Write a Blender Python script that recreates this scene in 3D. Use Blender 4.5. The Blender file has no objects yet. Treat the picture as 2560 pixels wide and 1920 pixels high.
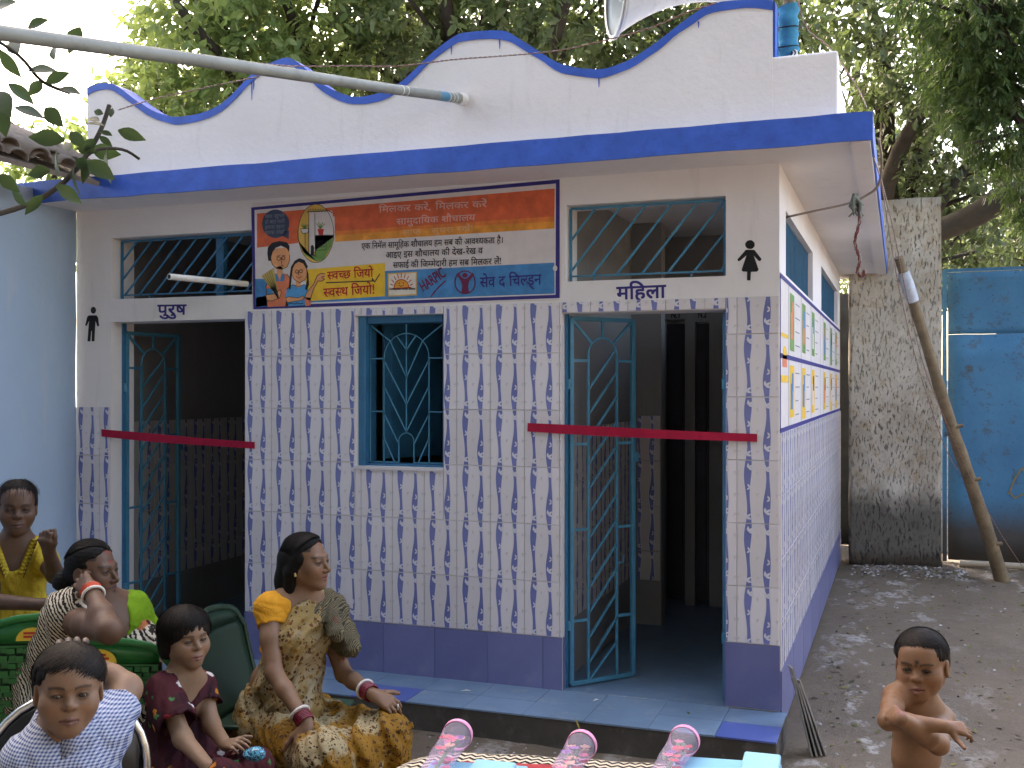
import bpy, bmesh, math, random
import numpy as np
from mathutils import Vector, Matrix, noise
R = math.radians
random.seed(7); rng = np.random.default_rng(7)
scene = bpy.context.scene
COL = scene.collection
# ---------------------------------------------------------------- camera, sky, sun, exposure
cam_d = bpy.data.cameras.new('camera'); cam = bpy.data.objects.new('camera', cam_d); COL.objects.link(cam)
cam.location = (0.533, -5.148, 1.64); cam.rotation_euler = (R(90), 0, R(20))
cam_d.sensor_width = 36; cam_d.lens = 37.46; cam_d.shift_y = 0.0035; cam_d.clip_start = 0.05; cam_d.clip_end = 900
scene.camera = cam
world = bpy.data.worlds.new('World'); scene.world = world; world.use_nodes = True
nt = world.node_tree; bg = nt.nodes['Background']
sky = nt.nodes.new('ShaderNodeTexSky'); sky.sky_type = 'NISHITA'; sky.sun_disc = False
SUN_EL, SUN_AZ = 46, -48            # azimuth measured from +y (behind the building), negative = left
sky.sun_elevation = R(SUN_EL); sky.sun_rotation = R(SUN_AZ)
sky.air_density = 1.0; sky.dust_density = 4.0; sky.ozone_density = 1.0
nt.links.new(sky.outputs[0], bg.inputs[0]); bg.inputs[1].default_value = 0.12
sd = bpy.data.lights.new('sun', 'SUN'); sd.energy = 1.2; sd.angle = R(12); sd.color = (1.0, .94, .84)
sun = bpy.data.objects.new('sun', sd); COL.objects.link(sun)
_d = Vector((math.sin(R(SUN_AZ))*math.cos(R(SUN_EL)), math.cos(R(SUN_AZ))*math.cos(R(SUN_EL)), math.sin(R(SUN_EL))))
sun.rotation_euler = _d.to_track_quat('Z', 'Y').to_euler()
scene.view_settings.view_transform = 'Standard'; scene.view_settings.look = 'None'
scene.view_settings.gamma = 1; scene.view_settings.use_curve_mapping = False
scene.view_settings.exposure = 3.72
scene.view_settings.use_white_balance = True; scene.view_settings.white_balance_temperature = 7900; scene.view_settings.white_balance_tint = 14
scene.render.engine = 'CYCLES'
scene.cycles.max_bounces = 8; scene.cycles.diffuse_bounces = 4; scene.cycles.transparent_max_bounces = 12
scene.cycles.use_denoising = True

# ---------------------------------------------------------------- helpers: objects
def link(o, parent=None):
    COL.objects.link(o)
    if parent is not None: o.parent = parent
    return o
def tag(o, label=None, cat=None, group=None, kind=None):
    if label: o['label'] = label
    if cat: o['category'] = cat
    if group: o['group'] = group
    if kind: o['kind'] = kind
    return o
def thing(name, label, cat, loc=(0,0,0), rz=0, group=None):
    o = bpy.data.objects.new(name, None); o.empty_display_size = .1; link(o)
    o.location = loc; o.rotation_euler = (0, 0, rz)
    return tag(o, label, cat, group)
def copy_tree(o, parent=None):
    c = o.copy(); COL.objects.link(c); c.parent = parent
    for ch in list(o.children): copy_tree(ch, c)
    return c
class MB:
    """mesh builder: verts, faces, material index per face, optional colour per vertex"""
    def __init__(s): s.v = []; s.f = []; s.m = []; s.smooth = []
    def add(s, vs, fs, mi=0, sm=False):
        b = len(s.v); s.v += [tuple(v) for v in vs]
        for f in fs: s.f.append(tuple(i+b for i in f)); s.m.append(mi); s.smooth.append(sm)
        return s
    def box(s, x0, x1, y0, y1, z0, z1, mi=0, M=None):
        vs = [(x,y,z) for z in (z0,z1) for y in (y0,y1) for x in (x0,x1)]
        if M is not None: vs = [tuple(M @ Vector(v)) for v in vs]
        return s.add(vs, [(0,2,3,1),(4,5,7,6),(0,1,5,4),(2,6,7,3),(0,4,6,2),(1,3,7,5)], mi)
    def bar(s, a, b, w, t=None, up=(0,1,0), mi=0):
        """rectangular bar from a to b, width w, thickness t along up"""
        a = Vector(a); b = Vector(b); t = t or w; d = (b-a); L = d.length; d.normalize()
        u = Vector(up); u = (u - d*u.dot(d)).normalized(); sd_ = d.cross(u)
        vs = []
        for p in (a, b):
            for i, j in ((-1,-1),(1,-1),(1,1),(-1,1)): vs.append(p + sd_*(i*w/2) + u*(j*t/2))
        return s.add(vs, [(0,3,2,1),(4,5,6,7),(0,1,5,4),(1,2,6,5),(2,3,7,6),(3,0,4,7)], mi)
    def tube(s, pts, r, n=8, mi=0, cap=True, sm=True):
        pts = [Vector(p) for p in pts]; N = len(pts)
        rs = r if hasattr(r, '__len__') else [r]*N
        vs = []; up = None
        for i, p in enumerate(pts):
            d = (pts[min(i+1,N-1)] - pts[max(i-1,0)]).normalized()
            if up is None:
                up = Vector((0,0,1)) if abs(d.z) < .9 else Vector((1,0,0))
            up = (up - d*up.dot(d)).normalized(); q = d.cross(up)
            for k in range(n):
                a = 2*math.pi*k/n; vs.append(p + up*(math.cos(a)*rs[i]) + q*(math.sin(a)*rs[i]))
        fs = [(i*n+k, i*n+(k+1)%n, (i+1)*n+(k+1)%n, (i+1)*n+k) for i in range(N-1) for k in range(n)]
        s.add(vs, fs, mi, sm)
        if cap: s.add(vs[:n], [tuple(range(n))[::-1]], mi); s.add(vs[-n:], [tuple(range(n))], mi)
        return s
    def lathe(s, prof, n=24, mi=0, M=None, sm=True, close=False):
        vs = []
        for r_, z_ in prof:
            for k in range(n):
                a = 2*math.pi*k/n; v = Vector((r_*math.cos(a), r_*math.sin(a), z_)); vs.append(M @ v if M is not None else v)
        fs = [(i*n+k, i*n+(k+1)%n, (i+1)*n+(k+1)%n, (i+1)*n+k) for i in range(len(prof)-1) for k in range(n)]
        return s.add(vs, fs, mi, sm)
    def build(s, name, mats, parent=None, recalc=True):
        me = bpy.data.meshes.new(name); me.from_pydata(s.v, [], s.f)
        mats = mats if isinstance(mats, (list, tuple)) else [mats]
        for m in mats: me.materials.append(m)
        me.polygons.foreach_set('material_index', s.m); me.polygons.foreach_set('use_smooth', s.smooth)
        if recalc:
            bm = bmesh.new(); bm.from_mesh(me); bmesh.ops.recalc_face_normals(bm, faces=bm.faces); bm.to_mesh(me); bm.free()
        me.update()
        return link(bpy.data.objects.new(name, me), parent)
def bevel(o, w=.004, seg=2):
    m = o.modifiers.new('bevel', 'BEVEL'); m.width = w; m.segments = seg; m.limit_method = 'ANGLE'; return o
def place(mesh_ob, name, parent, loc=(0,0,0), rot=(0,0,0)):
    o = bpy.data.objects.new(name, mesh_ob.data); link(o, parent); o.location = loc; o.rotation_euler = rot; return o

# ---------------------------------------------------------------- helpers: materials
class NT:
    def __init__(s, name):
        s.m = bpy.data.materials.new(name); s.m.use_nodes = True; s.t = s.m.node_tree; s.b = s.t.nodes['Principled BSDF']
        s.co = None
    def n(s, ty, **kw):
        nd = s.t.nodes.new(ty)
        for k, v in kw.items(): setattr(nd, k, v)
        return nd
    def l(s, a, b): s.t.links.new(a, b)
    def coord(s, kind='Object'):
        if s.co is None: s.co = s.n('ShaderNodeTexCoord')
        return s.co.outputs[kind]
    def mapping(s, scale=(1,1,1), rot=(0,0,0), loc=(0,0,0), kind='Object'):
        mp = s.n('ShaderNodeMapping'); s.l(s.coord(kind), mp.inputs[0])
        mp.inputs['Scale'].default_value = scale; mp.inputs['Rotation'].default_value = rot; mp.inputs['Location'].default_value = loc
        return mp.outputs[0]
    def noise(s, scale, detail=4, rough=.6, vec=None, dist=0):
        nd = s.n('ShaderNodeTexNoise'); nd.inputs['Scale'].default_value = scale; nd.inputs['Detail'].default_value = detail
        nd.inputs['Roughness'].default_value = rough; nd.inputs['Distortion'].default_value = dist
        s.l(vec if vec is not None else s.coord(), nd.inputs['Vector']); return nd.outputs['Fac']
    def ramp(s, fac, lo, hi, a=(0,0,0,1), b=(1,1,1,1)):
        r = s.n('ShaderNodeValToRGB'); s.l(fac, r.inputs[0])
        r.color_ramp.elements[0].position = lo; r.color_ramp.elements[1].position = hi
        r.color_ramp.elements[0].color = a; r.color_ramp.elements[1].color = b; return r.outputs[0]
    def mix(s, fac, a, b, mode='MIX'):
        m = s.n('ShaderNodeMix', data_type='RGBA', blend_type=mode)
        for inp, v in ((m.inputs[0], fac), (m.inputs[6], a), (m.inputs[7], b)):
            if isinstance(v, (int, float)): inp.default_value = v
            elif isinstance(v, tuple): inp.default_value = v if len(v) == 4 else (*v, 1)
            else: s.l(v, inp)
        return m.outputs[2]
    def math(s, op, a, b=0.0, c=None):
        m = s.n('ShaderNodeMath', operation=op)
        for inp, v in zip(m.inputs, (a, b, c)):
            if v is None: continue
            if isinstance(v, (int, float)): inp.default_value = v
            else: s.l(v, inp)
        return m.outputs[0]
    def bump(s, h, strength=.3, dist=.01):
        b = s.n('ShaderNodeBump'); b.inputs['Strength'].default_value = strength; b.inputs['Distance'].default_value = dist
        s.l(h, b.inputs['Height']); s.l(b.outputs[0], s.b.inputs['Normal']); return s
    def out(s, col, rough=.6, spec=.5):
        i = s.b.inputs
        if isinstance(col, tuple): i['Base Color'].default_value = (*col[:3], 1)
        else: s.l(col, i['Base Color'])
        if isinstance(rough, (int, float)): i['Roughness'].default_value = rough
        else: s.l(rough, i['Roughness'])
        i['Specular IOR Level'].default_value = spec
        return s.m
def c4(c, k=1.0): return (min(c[0]*k,1), min(c[1]*k,1), min(c[2]*k,1), 1)
def paint(name, c, rough=.55, var=.12, scale=3, bump=.15, bs=60, spec=.4, dirt=None, dirt_amt=.5):
    """painted or plain surface: tonal variation, fine relief and optional dirt patches"""
    t = NT(name); n1 = t.noise(scale, 5)
    col = t.mix(t.ramp(n1, .3, .7), c4(c, 1-var), c4(c, 1+var))
    if dirt:
        n2 = t.noise(scale*2.3, 8, .7)
        col = t.mix(t.math('MULTIPLY', t.ramp(n2, .52, .75), dirt_amt), col, c4(dirt))
    t.bump(t.noise(bs, 4), bump, .004)
    return t.out(col, rough, spec)
def plain(name, c, rough=.5, spec=.5, metal=0):
    t = NT(name); t.out(c, rough, spec); t.b.inputs['Metallic'].default_value = metal
    n = t.noise(25, 3); t.l(t.mix(t.ramp(n, .3, .7), c4(c, .9), c4(c, 1.08)), t.b.inputs['Base Color']); return t.m

def wall_mat(name, c, streak=(.45,.42,.38), amt=.38):
    t = NT(name)
    n1 = t.noise(1.3, 6, .6); n2 = t.noise(5, 8, .7, t.mapping((2.2,2.2,.35)))
    col = t.mix(t.ramp(n1, .3, .7), c4(c, .93), c4(c, 1.04))
    col = t.mix(t.math('MULTIPLY', t.ramp(n2, .56, .8), amt), col, c4(streak))
    n3 = t.noise(140, 2)
    col = t.mix(t.math('MULTIPLY', t.ramp(n3, .66, .72), .25), col, c4(streak, .8))
    t.bump(t.math('ADD', t.noise(35, 5), t.math('MULTIPLY', t.noise(3.5, 3), 2.5)), .35, .006)
    return t.out(col, .75, .25)
M = {}
M['white'] = wall_mat('white_limewash', (.77,.755,.77))
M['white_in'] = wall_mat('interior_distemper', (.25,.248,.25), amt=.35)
M['lightblue'] = wall_mat('light_blue_limewash', (.40,.54,.70), (.56,.60,.64), .75)
M['blue'] = paint('royal_blue_paint', (.03,.11,.50), .5, .16, 9, .5, 30, dirt=(.02,.05,.3), dirt_amt=.5)
M['teal'] = paint('blue_enamel', (.03,.17,.33), .38, .18, 6, .12, 60, dirt=(.012,.08,.17), dirt_amt=.5)
M['teal_l'] = paint('light_blue_enamel', (.045,.22,.35), .38, .15, 9, .12, 60, dirt=(.02,.1,.18), dirt_amt=.4)
M['glaze'] = paint('tile_glaze', (.71,.685,.725), .22, .03, 4, .03, 20, .5)
def vary(m, lo):
    nt_ = m.node_tree; b_ = nt_.nodes['Principled BSDF']; src = b_.inputs['Base Color'].links[0].from_socket
    oi = nt_.nodes.new('ShaderNodeObjectInfo'); rp = nt_.nodes.new('ShaderNodeValToRGB'); rp.color_ramp.elements[0].color = lo; rp.color_ramp.elements[1].color = (1,1,1,1)
    mx = nt_.nodes.new('ShaderNodeMix'); mx.data_type = 'RGBA'; mx.blend_type = 'MULTIPLY'; mx.inputs[0].default_value = 1
    nt_.links.new(oi.outputs['Random'], rp.inputs[0]); nt_.links.new(src, mx.inputs[6]); nt_.links.new(rp.outputs[0], mx.inputs[7]); nt_.links.new(mx.outputs[2], b_.inputs['Base Color'])
vary(M['glaze'], (.88,.87,.86,1))
M['tblue'] = paint('tile_blue_print', (.165,.19,.43), .25, .12, 12, .02, 20, .5)
M['tblue2'] = paint('tile_blue_print_light', (.17,.20,.50), .25, .1, 12, .02, 20, .5)
M['tleaf'] = paint('tile_leaf_print', (.62,.63,.70), .25, .05, 12, .02, 20, .5)
M['tgrey'] = paint('tile_grey_print', (.55,.535,.56), .25, .05, 12, .02, 20, .5)
M['grout'] = paint('grout', (.55,.54,.56), .85, .12, 12, .3, 80, .2)
M['dado'] = paint('violet_blue_tile', (.16,.175,.36), .3, .12, 3, .05, 25, .5, dirt=(.28,.3,.42), dirt_amt=.35)
M['floor_t'] = paint('blue_floor_tile', (.17,.26,.37), .35, .15, 3.5, .12, 30, .5, dirt=(.36,.40,.42), dirt_amt=.6)
M['floor_d'] = paint('deep_blue_floor_tile', (.08,.125,.38), .32, .12, 3.5, .1, 30, .5, dirt=(.3,.33,.4), dirt_amt=.3)
vary(M['dado'], (.78,.80,.84,1)); vary(M['floor_t'], (.78,.82,.86,1)); vary(M['tblue'], (.80,.82,.86,1))
M['cement'] = paint('wet_cement', (.07,.064,.058), .8, .25, 4, .7, 30, .3, dirt=(.2,.19,.18), dirt_amt=.5)
M['dark'] = plain('black_paint', (.012,.012,.014), .6, .3)
M['navy'] = paint('navy_brush_paint', (.035,.03,.20), .6, .2, 20, .1, 50, .3)
M['pvc'] = plain('white_pvc', (.62,.62,.58), .4, .5)
M['doorwood'] = paint('dark_stall_door', (.035,.035,.05), .5, .2, 5, .1, 30, .3)
# ================================================================= tiles with printed ribbons
def clip(poly, x0, x1, z0, z1):
    def cut(ps, ins, isec):
        o = []
        for i in range(len(ps)):
            a, b = ps[i-1], ps[i]; ia, ib = ins(a), ins(b)
            if ib:
                if not ia: o.append(isec(a, b))
                o.append(b)
            elif ia: o.append(isec(a, b))
        return o
    def at(k, v): return lambda a, b: tuple(a[j] + (b[j]-a[j])*(v-a[k])/(b[k]-a[k]) for j in (0,1))
    for k, v, s in ((0,x0,1),(0,x1,-1),(1,z0,1),(1,z1,-1)):
        poly = cut(poly, lambda p: (p[k]-v)*s >= 0, at(k, v))
        if len(poly) < 3: return []
    return poly
def leaf_poly(cx, cz, L, W, ang, n=6):
    c, s = math.cos(ang), math.sin(ang); o = []
    for i in range(n+1):
        t = i/n; o.append((t*L, W*math.sin(math.pi*t**.8)))
    for i in range(n-1, 0, -1):
        t = i/n; o.append((t*L, -W*math.sin(math.pi*t**.8)*.8))
    return [(cx + x*c - y*s, cz + x*s + y*c) for x, y in o]
def ribbon_tables():
    def A(v): return (.27, .038 + .052*(.5+.5*math.cos(2*math.pi*(v-.82)))**1.3, -.012*math.sin(2*math.pi*v), .018*math.sin(2*math.pi*(v+.1)))
    def B(v): return (.72, .038 + .052*(.5+.5*math.cos(2*math.pi*(v-.28)))**1.3, .010*math.sin(2*math.pi*v), -.018*math.sin(2*math.pi*(v+.1)))
    return A, B
def tile_pattern():
    """printed polygons of one tile in unit coordinates (u across, v up): list of (layer, material index, polygon)"""
    out = []; N = 14
    for fn, mot in zip(ribbon_tables(), (((.05,.90),(.0,.60),(-.01,.12)), ((.0,.88),(.02,.42),(.0,.20)))):
        for i in range(N):
            v0, v1 = i/N, (i+1)/N
            c0, h0, _, s0 = fn(v0); c1, h1, _, s1 = fn(v1)
            e = .022
            out.append((0, 2, [(c0-h0-e+s0, v0), (c0+h0+e+s0, v0), (c1+h1+e+s1, v1), (c1-h1-e+s1, v1)]))
            out.append((1, 1, [(c0-h0+s0, v0), (c0+h0+s0, v0), (c1+h1+s1, v1), (c1-h1+s1, v1)]))
        c = fn(0)[0]
        for k, (dx, v) in enumerate(mot):
            big = 1 if k != 1 else .75
            flip = -1 if k % 2 else 1
            for a, L in ((95,.10),(40,.115),(-15,.10)) if k != 1 else ((60,.10),(-40,.09)):
                ang = R(a)*1 if flip > 0 else math.pi - R(a)
                p = leaf_poly(0, 0, L*big*1.25, .030*big, ang)
                out.append((2, 2, [(c+dx+x*1.15-.04*flip, v+y*.72-.03) for x, y in p]))
    for cu in (.03, .50, .965):
        for v in (.13, .45, .8):
            for a in (20, 75, 130, 200):
                p = leaf_poly(0, 0, .055, .012, R(a + v*90))
                out.append((0, 3, [(cu+x*1.2, v+y*.8) for x, y in p]))
    return out
PATTERN = tile_pattern()
_tiles = {}
def tile_mesh(w, h, u0=0., u1=1., v0=0., v1=1., pattern=True, mats=None, key=''):
    k = (round(w,4), round(h,4), round(u0,3), round(u1,3), round(v0,3), round(v1,3), pattern, key)
    if k in _tiles: return _tiles[k]
    g = .0012; mb = MB()
    X0, X1, Z0, Z1 = u0*w+g, u1*w-g, v0*h+g, v1*h-g
    if pattern:
        c = .0015   # chamfered rim
        mb.add([(X0,0,Z0),(X1,0,Z0),(X1,0,Z1),(X0,0,Z1),(X0,-.005,Z0),(X1,-.005,Z0),(X1,-.005,Z1),(X0,-.005,Z1),
                (X0+c,-.007,Z0+c),(X1-c,-.007,Z0+c),(X1-c,-.007,Z1-c),(X0+c,-.007,Z1-c)],
               [(0,1,5,4),(1,2,6,5),(2,3,7,6),(3,0,4,7),(4,5,9,8),(5,6,10,9),(6,7,11,10),(7,4,8,11),(8,9,10,11)], 0)
        for lay, mi, poly in PATTERN:
            q = clip([(x*w, z*h) for x, z in poly], X0+c, X1-c, Z0+c, Z1-c)
            if len(q) >= 3: mb.add([(x, -.00725-.00015*lay, z) for x, z in q], [tuple(range(len(q)))], mi)
    else: mb.box(X0, X1, -.009, 0, Z0, Z1)
    me = bpy.data.meshes.new('tile'); me.from_pydata(mb.v, [], mb.f)
    for m in (mats or [M['glaze'], M['tblue'], M['tleaf'], M['tgrey']]): me.materials.append(m)
    me.polygons.foreach_set('material_index', mb.m)
    # all printed faces look out along -y
    bm = bmesh.new(); bm.from_mesh(me); bm.normal_update()
    for f in bm.faces:
        if abs(f.normal.y) > .9 and f.normal.y > 0 and f.calc_center_median().y < -.0069: f.normal_flip()
    bm.to_mesh(me); bm.free()
    _tiles[k] = me; return me
def put_tile(parent, me, x, y, z, rz=0, name='tile'):
    o = bpy.data.objects.new(name, me); link(o, parent); o.location = (x, y, z)
    o.rotation_euler = (0, R(random.uniform(-.18,.18)), rz + R(random.uniform(-.12,.12))); return o
def tile_field(parent, x0, x1, joints, w, grid0, holes=(), y=0, rz=0, pattern=True, mats=None, name='tile', key='', org=(0,0)):
    """tiles over [x0,x1] between successive joints (from the top down); holes are (xa,xb,za,zb); cropped to fit"""
    H0 = .29
    k0 = math.floor((x0-grid0)/w - 1e-6)
    xs = k0
    while grid0 + xs*w < x1 - 1e-4:
        gx = grid0 + xs*w; xs += 1
        for zt, zb in zip(joints[:-1], joints[1:]):
            full = max(zt-zb, H0) if pattern else zt-zb
            top_anchor = zt + (full-(zt-zb)) if zt == joints[0] else zt
            rects = [(max(gx, x0), min(gx+w, x1), zb, zt)]
            for (a, b, c, d) in holes:
                new = []
                for (p, q, r_, s_) in rects:
                    if b <= p+1e-4 or a >= q-1e-4 or d <= r_+1e-4 or c >= s_-1e-4: new.append((p,q,r_,s_)); continue
                    if a > p: new.append((p, a, r_, s_))
                    if b < q: new.append((b, q, r_, s_))
                    if c > r_: new.append((max(a,p), min(b,q), r_, c))
                    if d < s_: new.append((max(a,p), min(b,q), d, s_))
                rects = new
            zbase = zt - full if zt != joints[0] else zb
            for (p, q, r_, s_) in rects:
                if q-p < .006 or s_-r_ < .006: continue
                me = tile_mesh(w, full, (p-gx)/w, (q-gx)/w, (r_-zbase)/full, (s_-zbase)/full, pattern, mats, key)
                if rz == 0: put_tile(parent, me, gx, y, zbase, 0, name)
                else: put_tile(parent, me, org[0] + math.cos(rz)*gx, org[1] + math.sin(rz)*gx, zbase, rz, name)

def panel(x0, x1, z0, z1, holes, y0, y1, name, mat, parent, swap=False):
    """wall slab between y0 (front) and y1 with rectangular holes (xa,xb,za,zb); swap turns it to lie along y"""
    xs = sorted({x0, x1} | {v for h in holes for v in h[:2] if x0 < v < x1})
    zs = sorted({z0, z1} | {v for h in holes for v in h[2:] if z0 < v < z1})
    def solid(i, j):
        if not (0 <= i < len(xs)-1 and 0 <= j < len(zs)-1): return False
        cx, cz = (xs[i]+xs[i+1])/2, (zs[j]+zs[j+1])/2
        return not any(a < cx < b and c < cz < d for a, b, c, d in holes)
    mb = MB()
    def q(*vs): mb.add([(v[1], v[0], v[2]) if swap else v for v in vs], [(0,1,2,3)])
    for i in range(len(xs)-1):
        for j in range(len(zs)-1):
            if not solid(i, j): continue
            a, b, c, d = xs[i], xs[i+1], zs[j], zs[j+1]
            q((a,y0,c),(b,y0,c),(b,y0,d),(a,y0,d)); q((a,y1,c),(a,y1,d),(b,y1,d),(b,y1,c))
            if not solid(i-1, j): q((a,y0,c),(a,y0,d),(a,y1,d),(a,y1,c))
            if not solid(i+1, j): q((b,y0,c),(b,y1,c),(b,y1,d),(b,y0,d))
            if not solid(i, j-1): q((a,y0,c),(a,y1,c),(b,y1,c),(b,y0,c))
            if not solid(i, j+1): q((a,y0,d),(b,y0,d),(b,y1,d),(a,y1,d))
    o = mb.build(name, mat, parent)
    bm = bmesh.new(); bm.from_mesh(o.data); bmesh.ops.remove_doubles(bm, verts=bm.verts, dist=1e-5)
    bmesh.ops.recalc_face_normals(bm, faces=bm.faces); bm.to_mesh(o.data); bm.free()
    return o

# ================================================================= ground and platform
def ground():
    N = 180; me = bpy.data.meshes.new('ground'); v = []; f = []
    xs = np.concatenate([np.linspace(-300,-8,12,endpoint=False), np.linspace(-8,9,N), np.linspace(9,300,13)[1:]])
    ys = np.concatenate([np.linspace(-200,-6,8,endpoint=False), np.linspace(-6,11,N), np.linspace(11,300,13)[1:]])
    for y in ys:
        for x in xs:
            z = 0
            if -8 < x < 9 and -6 < y < 11:
                z = .030*noise.noise(Vector((x*.9, y*.9, 0))) + .014*noise.noise(Vector((x*3.3, y*3.3, 3))) + .008*noise.noise(Vector((x*9, y*9, 5)))
                if x < .06 and -.5 < y < 6: z = min(z, -.01)
            v.append((x, y, z-.012))
    nx = len(xs)
    f = [(j*nx+i, j*nx+i+1, (j+1)*nx+i+1, (j+1)*nx+i) for j in range(len(ys)-1) for i in range(nx-1)]
    me.from_pydata(v, [], f); me.polygons.foreach_set('use_smooth', [True]*len(f))
    t = NT('trodden_earth')
    c = t.coord()
    n1 = t.noise(.8, 8, .65); n2 = t.noise(6, 8, .7); n3 = t.noise(40, 6, .7)
    col = t.mix(t.ramp(n1, .35, .65), c4((.145,.108,.074)), c4((.215,.168,.120)))
    col = t.mix(t.math('MULTIPLY', t.ramp(n2, .45, .7), .6), col, c4((.22,.175,.135)))
    col = t.mix(t.math('MULTIPLY', t.ramp(n3, .55, .72), .55), col, c4((.06,.050,.04)))
    # lime powder thrown along the foot of the walls and in streaks
    sx = t.n('ShaderNodeSeparateXYZ'); t.l(c, sx.inputs[0])
    X_, Y_ = sx.outputs[0], sx.outputs[1]
    nl = t.noise(3.2, 9, .72, t.mapping((1.0, .55, 1), (0,0,R(35)))); nl2 = t.noise(26, 5, .7)
    patch = t.math('MULTIPLY', t.ramp(nl, .53, .59), t.ramp(nl2, .38, .54))
    near = t.ramp(t.math('ABSOLUTE', t.math('SUBTRACT', X_, .40)), .05, .75, (1,1,1,1), (0,0,0,1))
    far = t.ramp(t.math('ABSOLUTE', t.math('SUBTRACT', Y_, 4.9)), .0, .9, (1,1,1,1), (0,0,0,1))
    zone = t.math('MAXIMUM', near, far)
    front = t.ramp(t.math('ABSOLUTE', t.math('ADD', Y_, .9)), .1, .9, (.8,.8,.8,1), (.10,.10,.10,1))
    zone = t.math('MAXIMUM', zone, front)
    amt = t.math('MULTIPLY', patch, zone)
    col = t.mix(t.math('MULTIPLY', amt, .7), col, c4((.58,.55,.52)))
    t.bump(t.math('ADD', t.math('MULTIPLY', n2, 2.0), t.math('ADD', n3, t.noise(160, 4))), .8, .012)
    rough = t.ramp(n1, .35, .6, (.55,.55,.55,1), (.9,.9,.9,1))
    me.materials.append(t.out(col, rough, .35))
    o = link(bpy.data.objects.new('ground', me)); tag(o, kind='structure'); return o
ground()
PZ = .11
pf = MB().box(-4.135, .035, -.445, -.005, -.1, PZ-.006).build('platform', M['cement']); tag(pf, kind='structure'); bevel(pf, .008, 2)
random.seed(3)
edges = [-4.13 + i*.30 for i in range(14)] + [.035]
for j, (ya, yb) in enumerate(((-.45,-.23),(-.23,-.0))):
    for i in range(len(edges)-1):
        deep = (j == 0 and i == 13) or (j == 0 and i in (4,)) or (j == 0 and i == 0) or (j == 0 and i == 7)
        a, b = edges[i], edges[i+1]
        if i == 12 and j == 0: b -= .0
        o = MB().box(a+.0012, b-.0012, ya+.0012, yb-.0012, PZ-.006, PZ+random.uniform(.001,.0025)).build('floor_tile', M['floor_d'] if deep else M['floor_t'], pf)

# ================================================================= the toilet building
bld = thing('public_toilet', 'white single storey toilet block with blue wavy parapet trim and patterned tiles', 'building', (0,0,0))
XL, XR, ZT = -4.14, 0.0, 2.70
D1 = (-3.882, -2.945, PZ, 2.03); D2 = (-1.069, -.250, PZ, 2.015); WIN = (-2.245, -1.722, 1.215, 2.028)
V1 = (-3.88, -2.60, 2.165, 2.53); V2 = (-1.052, -.250, 2.175, 2.56)
TH = .20
panel(XL, XR, 0, ZT, [D1, D2, WIN, V1, V2], 0, TH, 'front_wall', M['white'], bld)
SV = [(.30, 2.05, 2.20, 2.52), (2.85, 5.0, 2.20, 2.52)]
panel(TH, 5.4, 0, ZT, SV, 0, -.18, 'side_wall', M['white'], bld, swap=True)
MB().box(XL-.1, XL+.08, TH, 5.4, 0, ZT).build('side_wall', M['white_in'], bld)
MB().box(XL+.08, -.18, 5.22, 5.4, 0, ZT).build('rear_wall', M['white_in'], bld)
# roof slab with its eave, sagging a little at the edges
rf = MB().box(-4.30, .415, -.345, 5.75, ZT, ZT+.10).build('roof_slab', M['white'], bld)
def wobbly_strip(p0, p1, z0, z1, out, th, n, mat, name, parent, amp=.006):
    mb = MB(); vs = []
    for i in range(n+1):
        t = i/n; p = Vector(p0).lerp(Vector(p1), t)
        w1 = amp*noise.noise(Vector((t*n*.35, 1, z0))); w2 = amp*noise.noise(Vector((t*n*.35, 9, z1)))
        for z, o_ in ((z0+w1, 0), (z0+w1, th), (z1+w2, th), (z1+w2, 0)):
            vs.append((p.x+out[0]*o_, p.y+out[1]*o_, z))
    fs = [(i*4+k, i*4+(k+1)%4, i*4+4+(k+1)%4, i*4+4+k) for i in range(n) for k in range(4)] + [(0,1,2,3), (n*4,n*4+3,n*4+2,n*4+1)]
    mb.add(vs, fs, 0); return mb.build(name, mat, parent)
wobbly_strip((-4.30,-.345,0), (.425,-.345,0), ZT-.004, ZT+.118, (0,-1), .012, 60, M['blue'], 'fascia', bld)
wobbly_strip((.415,-.343,0), (.415,5.75,0), ZT+.0, ZT+.112, (1,0), .010, 60, M['blue'], 'fascia', bld)
# drip line stained underside edge board on the right
MB().box(.33, .413, -.33, 5.7, ZT-.012, ZT-.0005).build('drip_band', M['white'], bld)
# parapet with its wavy crest
crest = [(-3.80,3.335),(-3.745,3.352),(-3.617,3.341),(-3.474,3.245),(-3.349,3.169),(-3.25,3.13),(-3.165,3.117),(-3.014,3.127),(-2.896,3.166),(-2.81,3.225),(-2.735,3.285),(-2.663,3.329),(-2.58,3.355),(-2.479,3.367),(-2.382,3.301),(-2.272,3.205),(-2.137,3.138),(-2.03,3.123),(-1.899,3.146),(-1.795,3.199),(-1.668,3.297),(-1.542,3.371),(-1.468,3.385),(-1.286,3.373),(-1.202,3.326),(-1.10,3.255),(-1.014,3.194),(-.93,3.16),(-.84,3.140),(-.763,3.135),(-.652,3.163),(-.57,3.205),(-.499,3.247),(-.42,3.30),(-.349,3.343),(-.264,3.379),(-.12,3.378),(0.0,3.362)]
cr = []
for i in range(len(crest)-1):      # light smoothing through the points
    p0 = crest[max(i-1,0)]; p1 = crest[i]; p2 = crest[i+1]; p3 = crest[min(i+2,len(crest)-1)]
    for k in range(3):
        t = k/3
        cr.append(tuple(.5*((2*p1[j]) + (-p0[j]+p2[j])*t + (2*p0[j]-5*p1[j]+4*p2[j]-p3[j])*t*t + (-p0[j]+3*p1[j]-3*p2[j]+p3[j])*t**3) for j in (0,1)))
cr.append(crest[-1])
PY0, PY1, PB = -.29, -.16, ZT+.10
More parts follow.
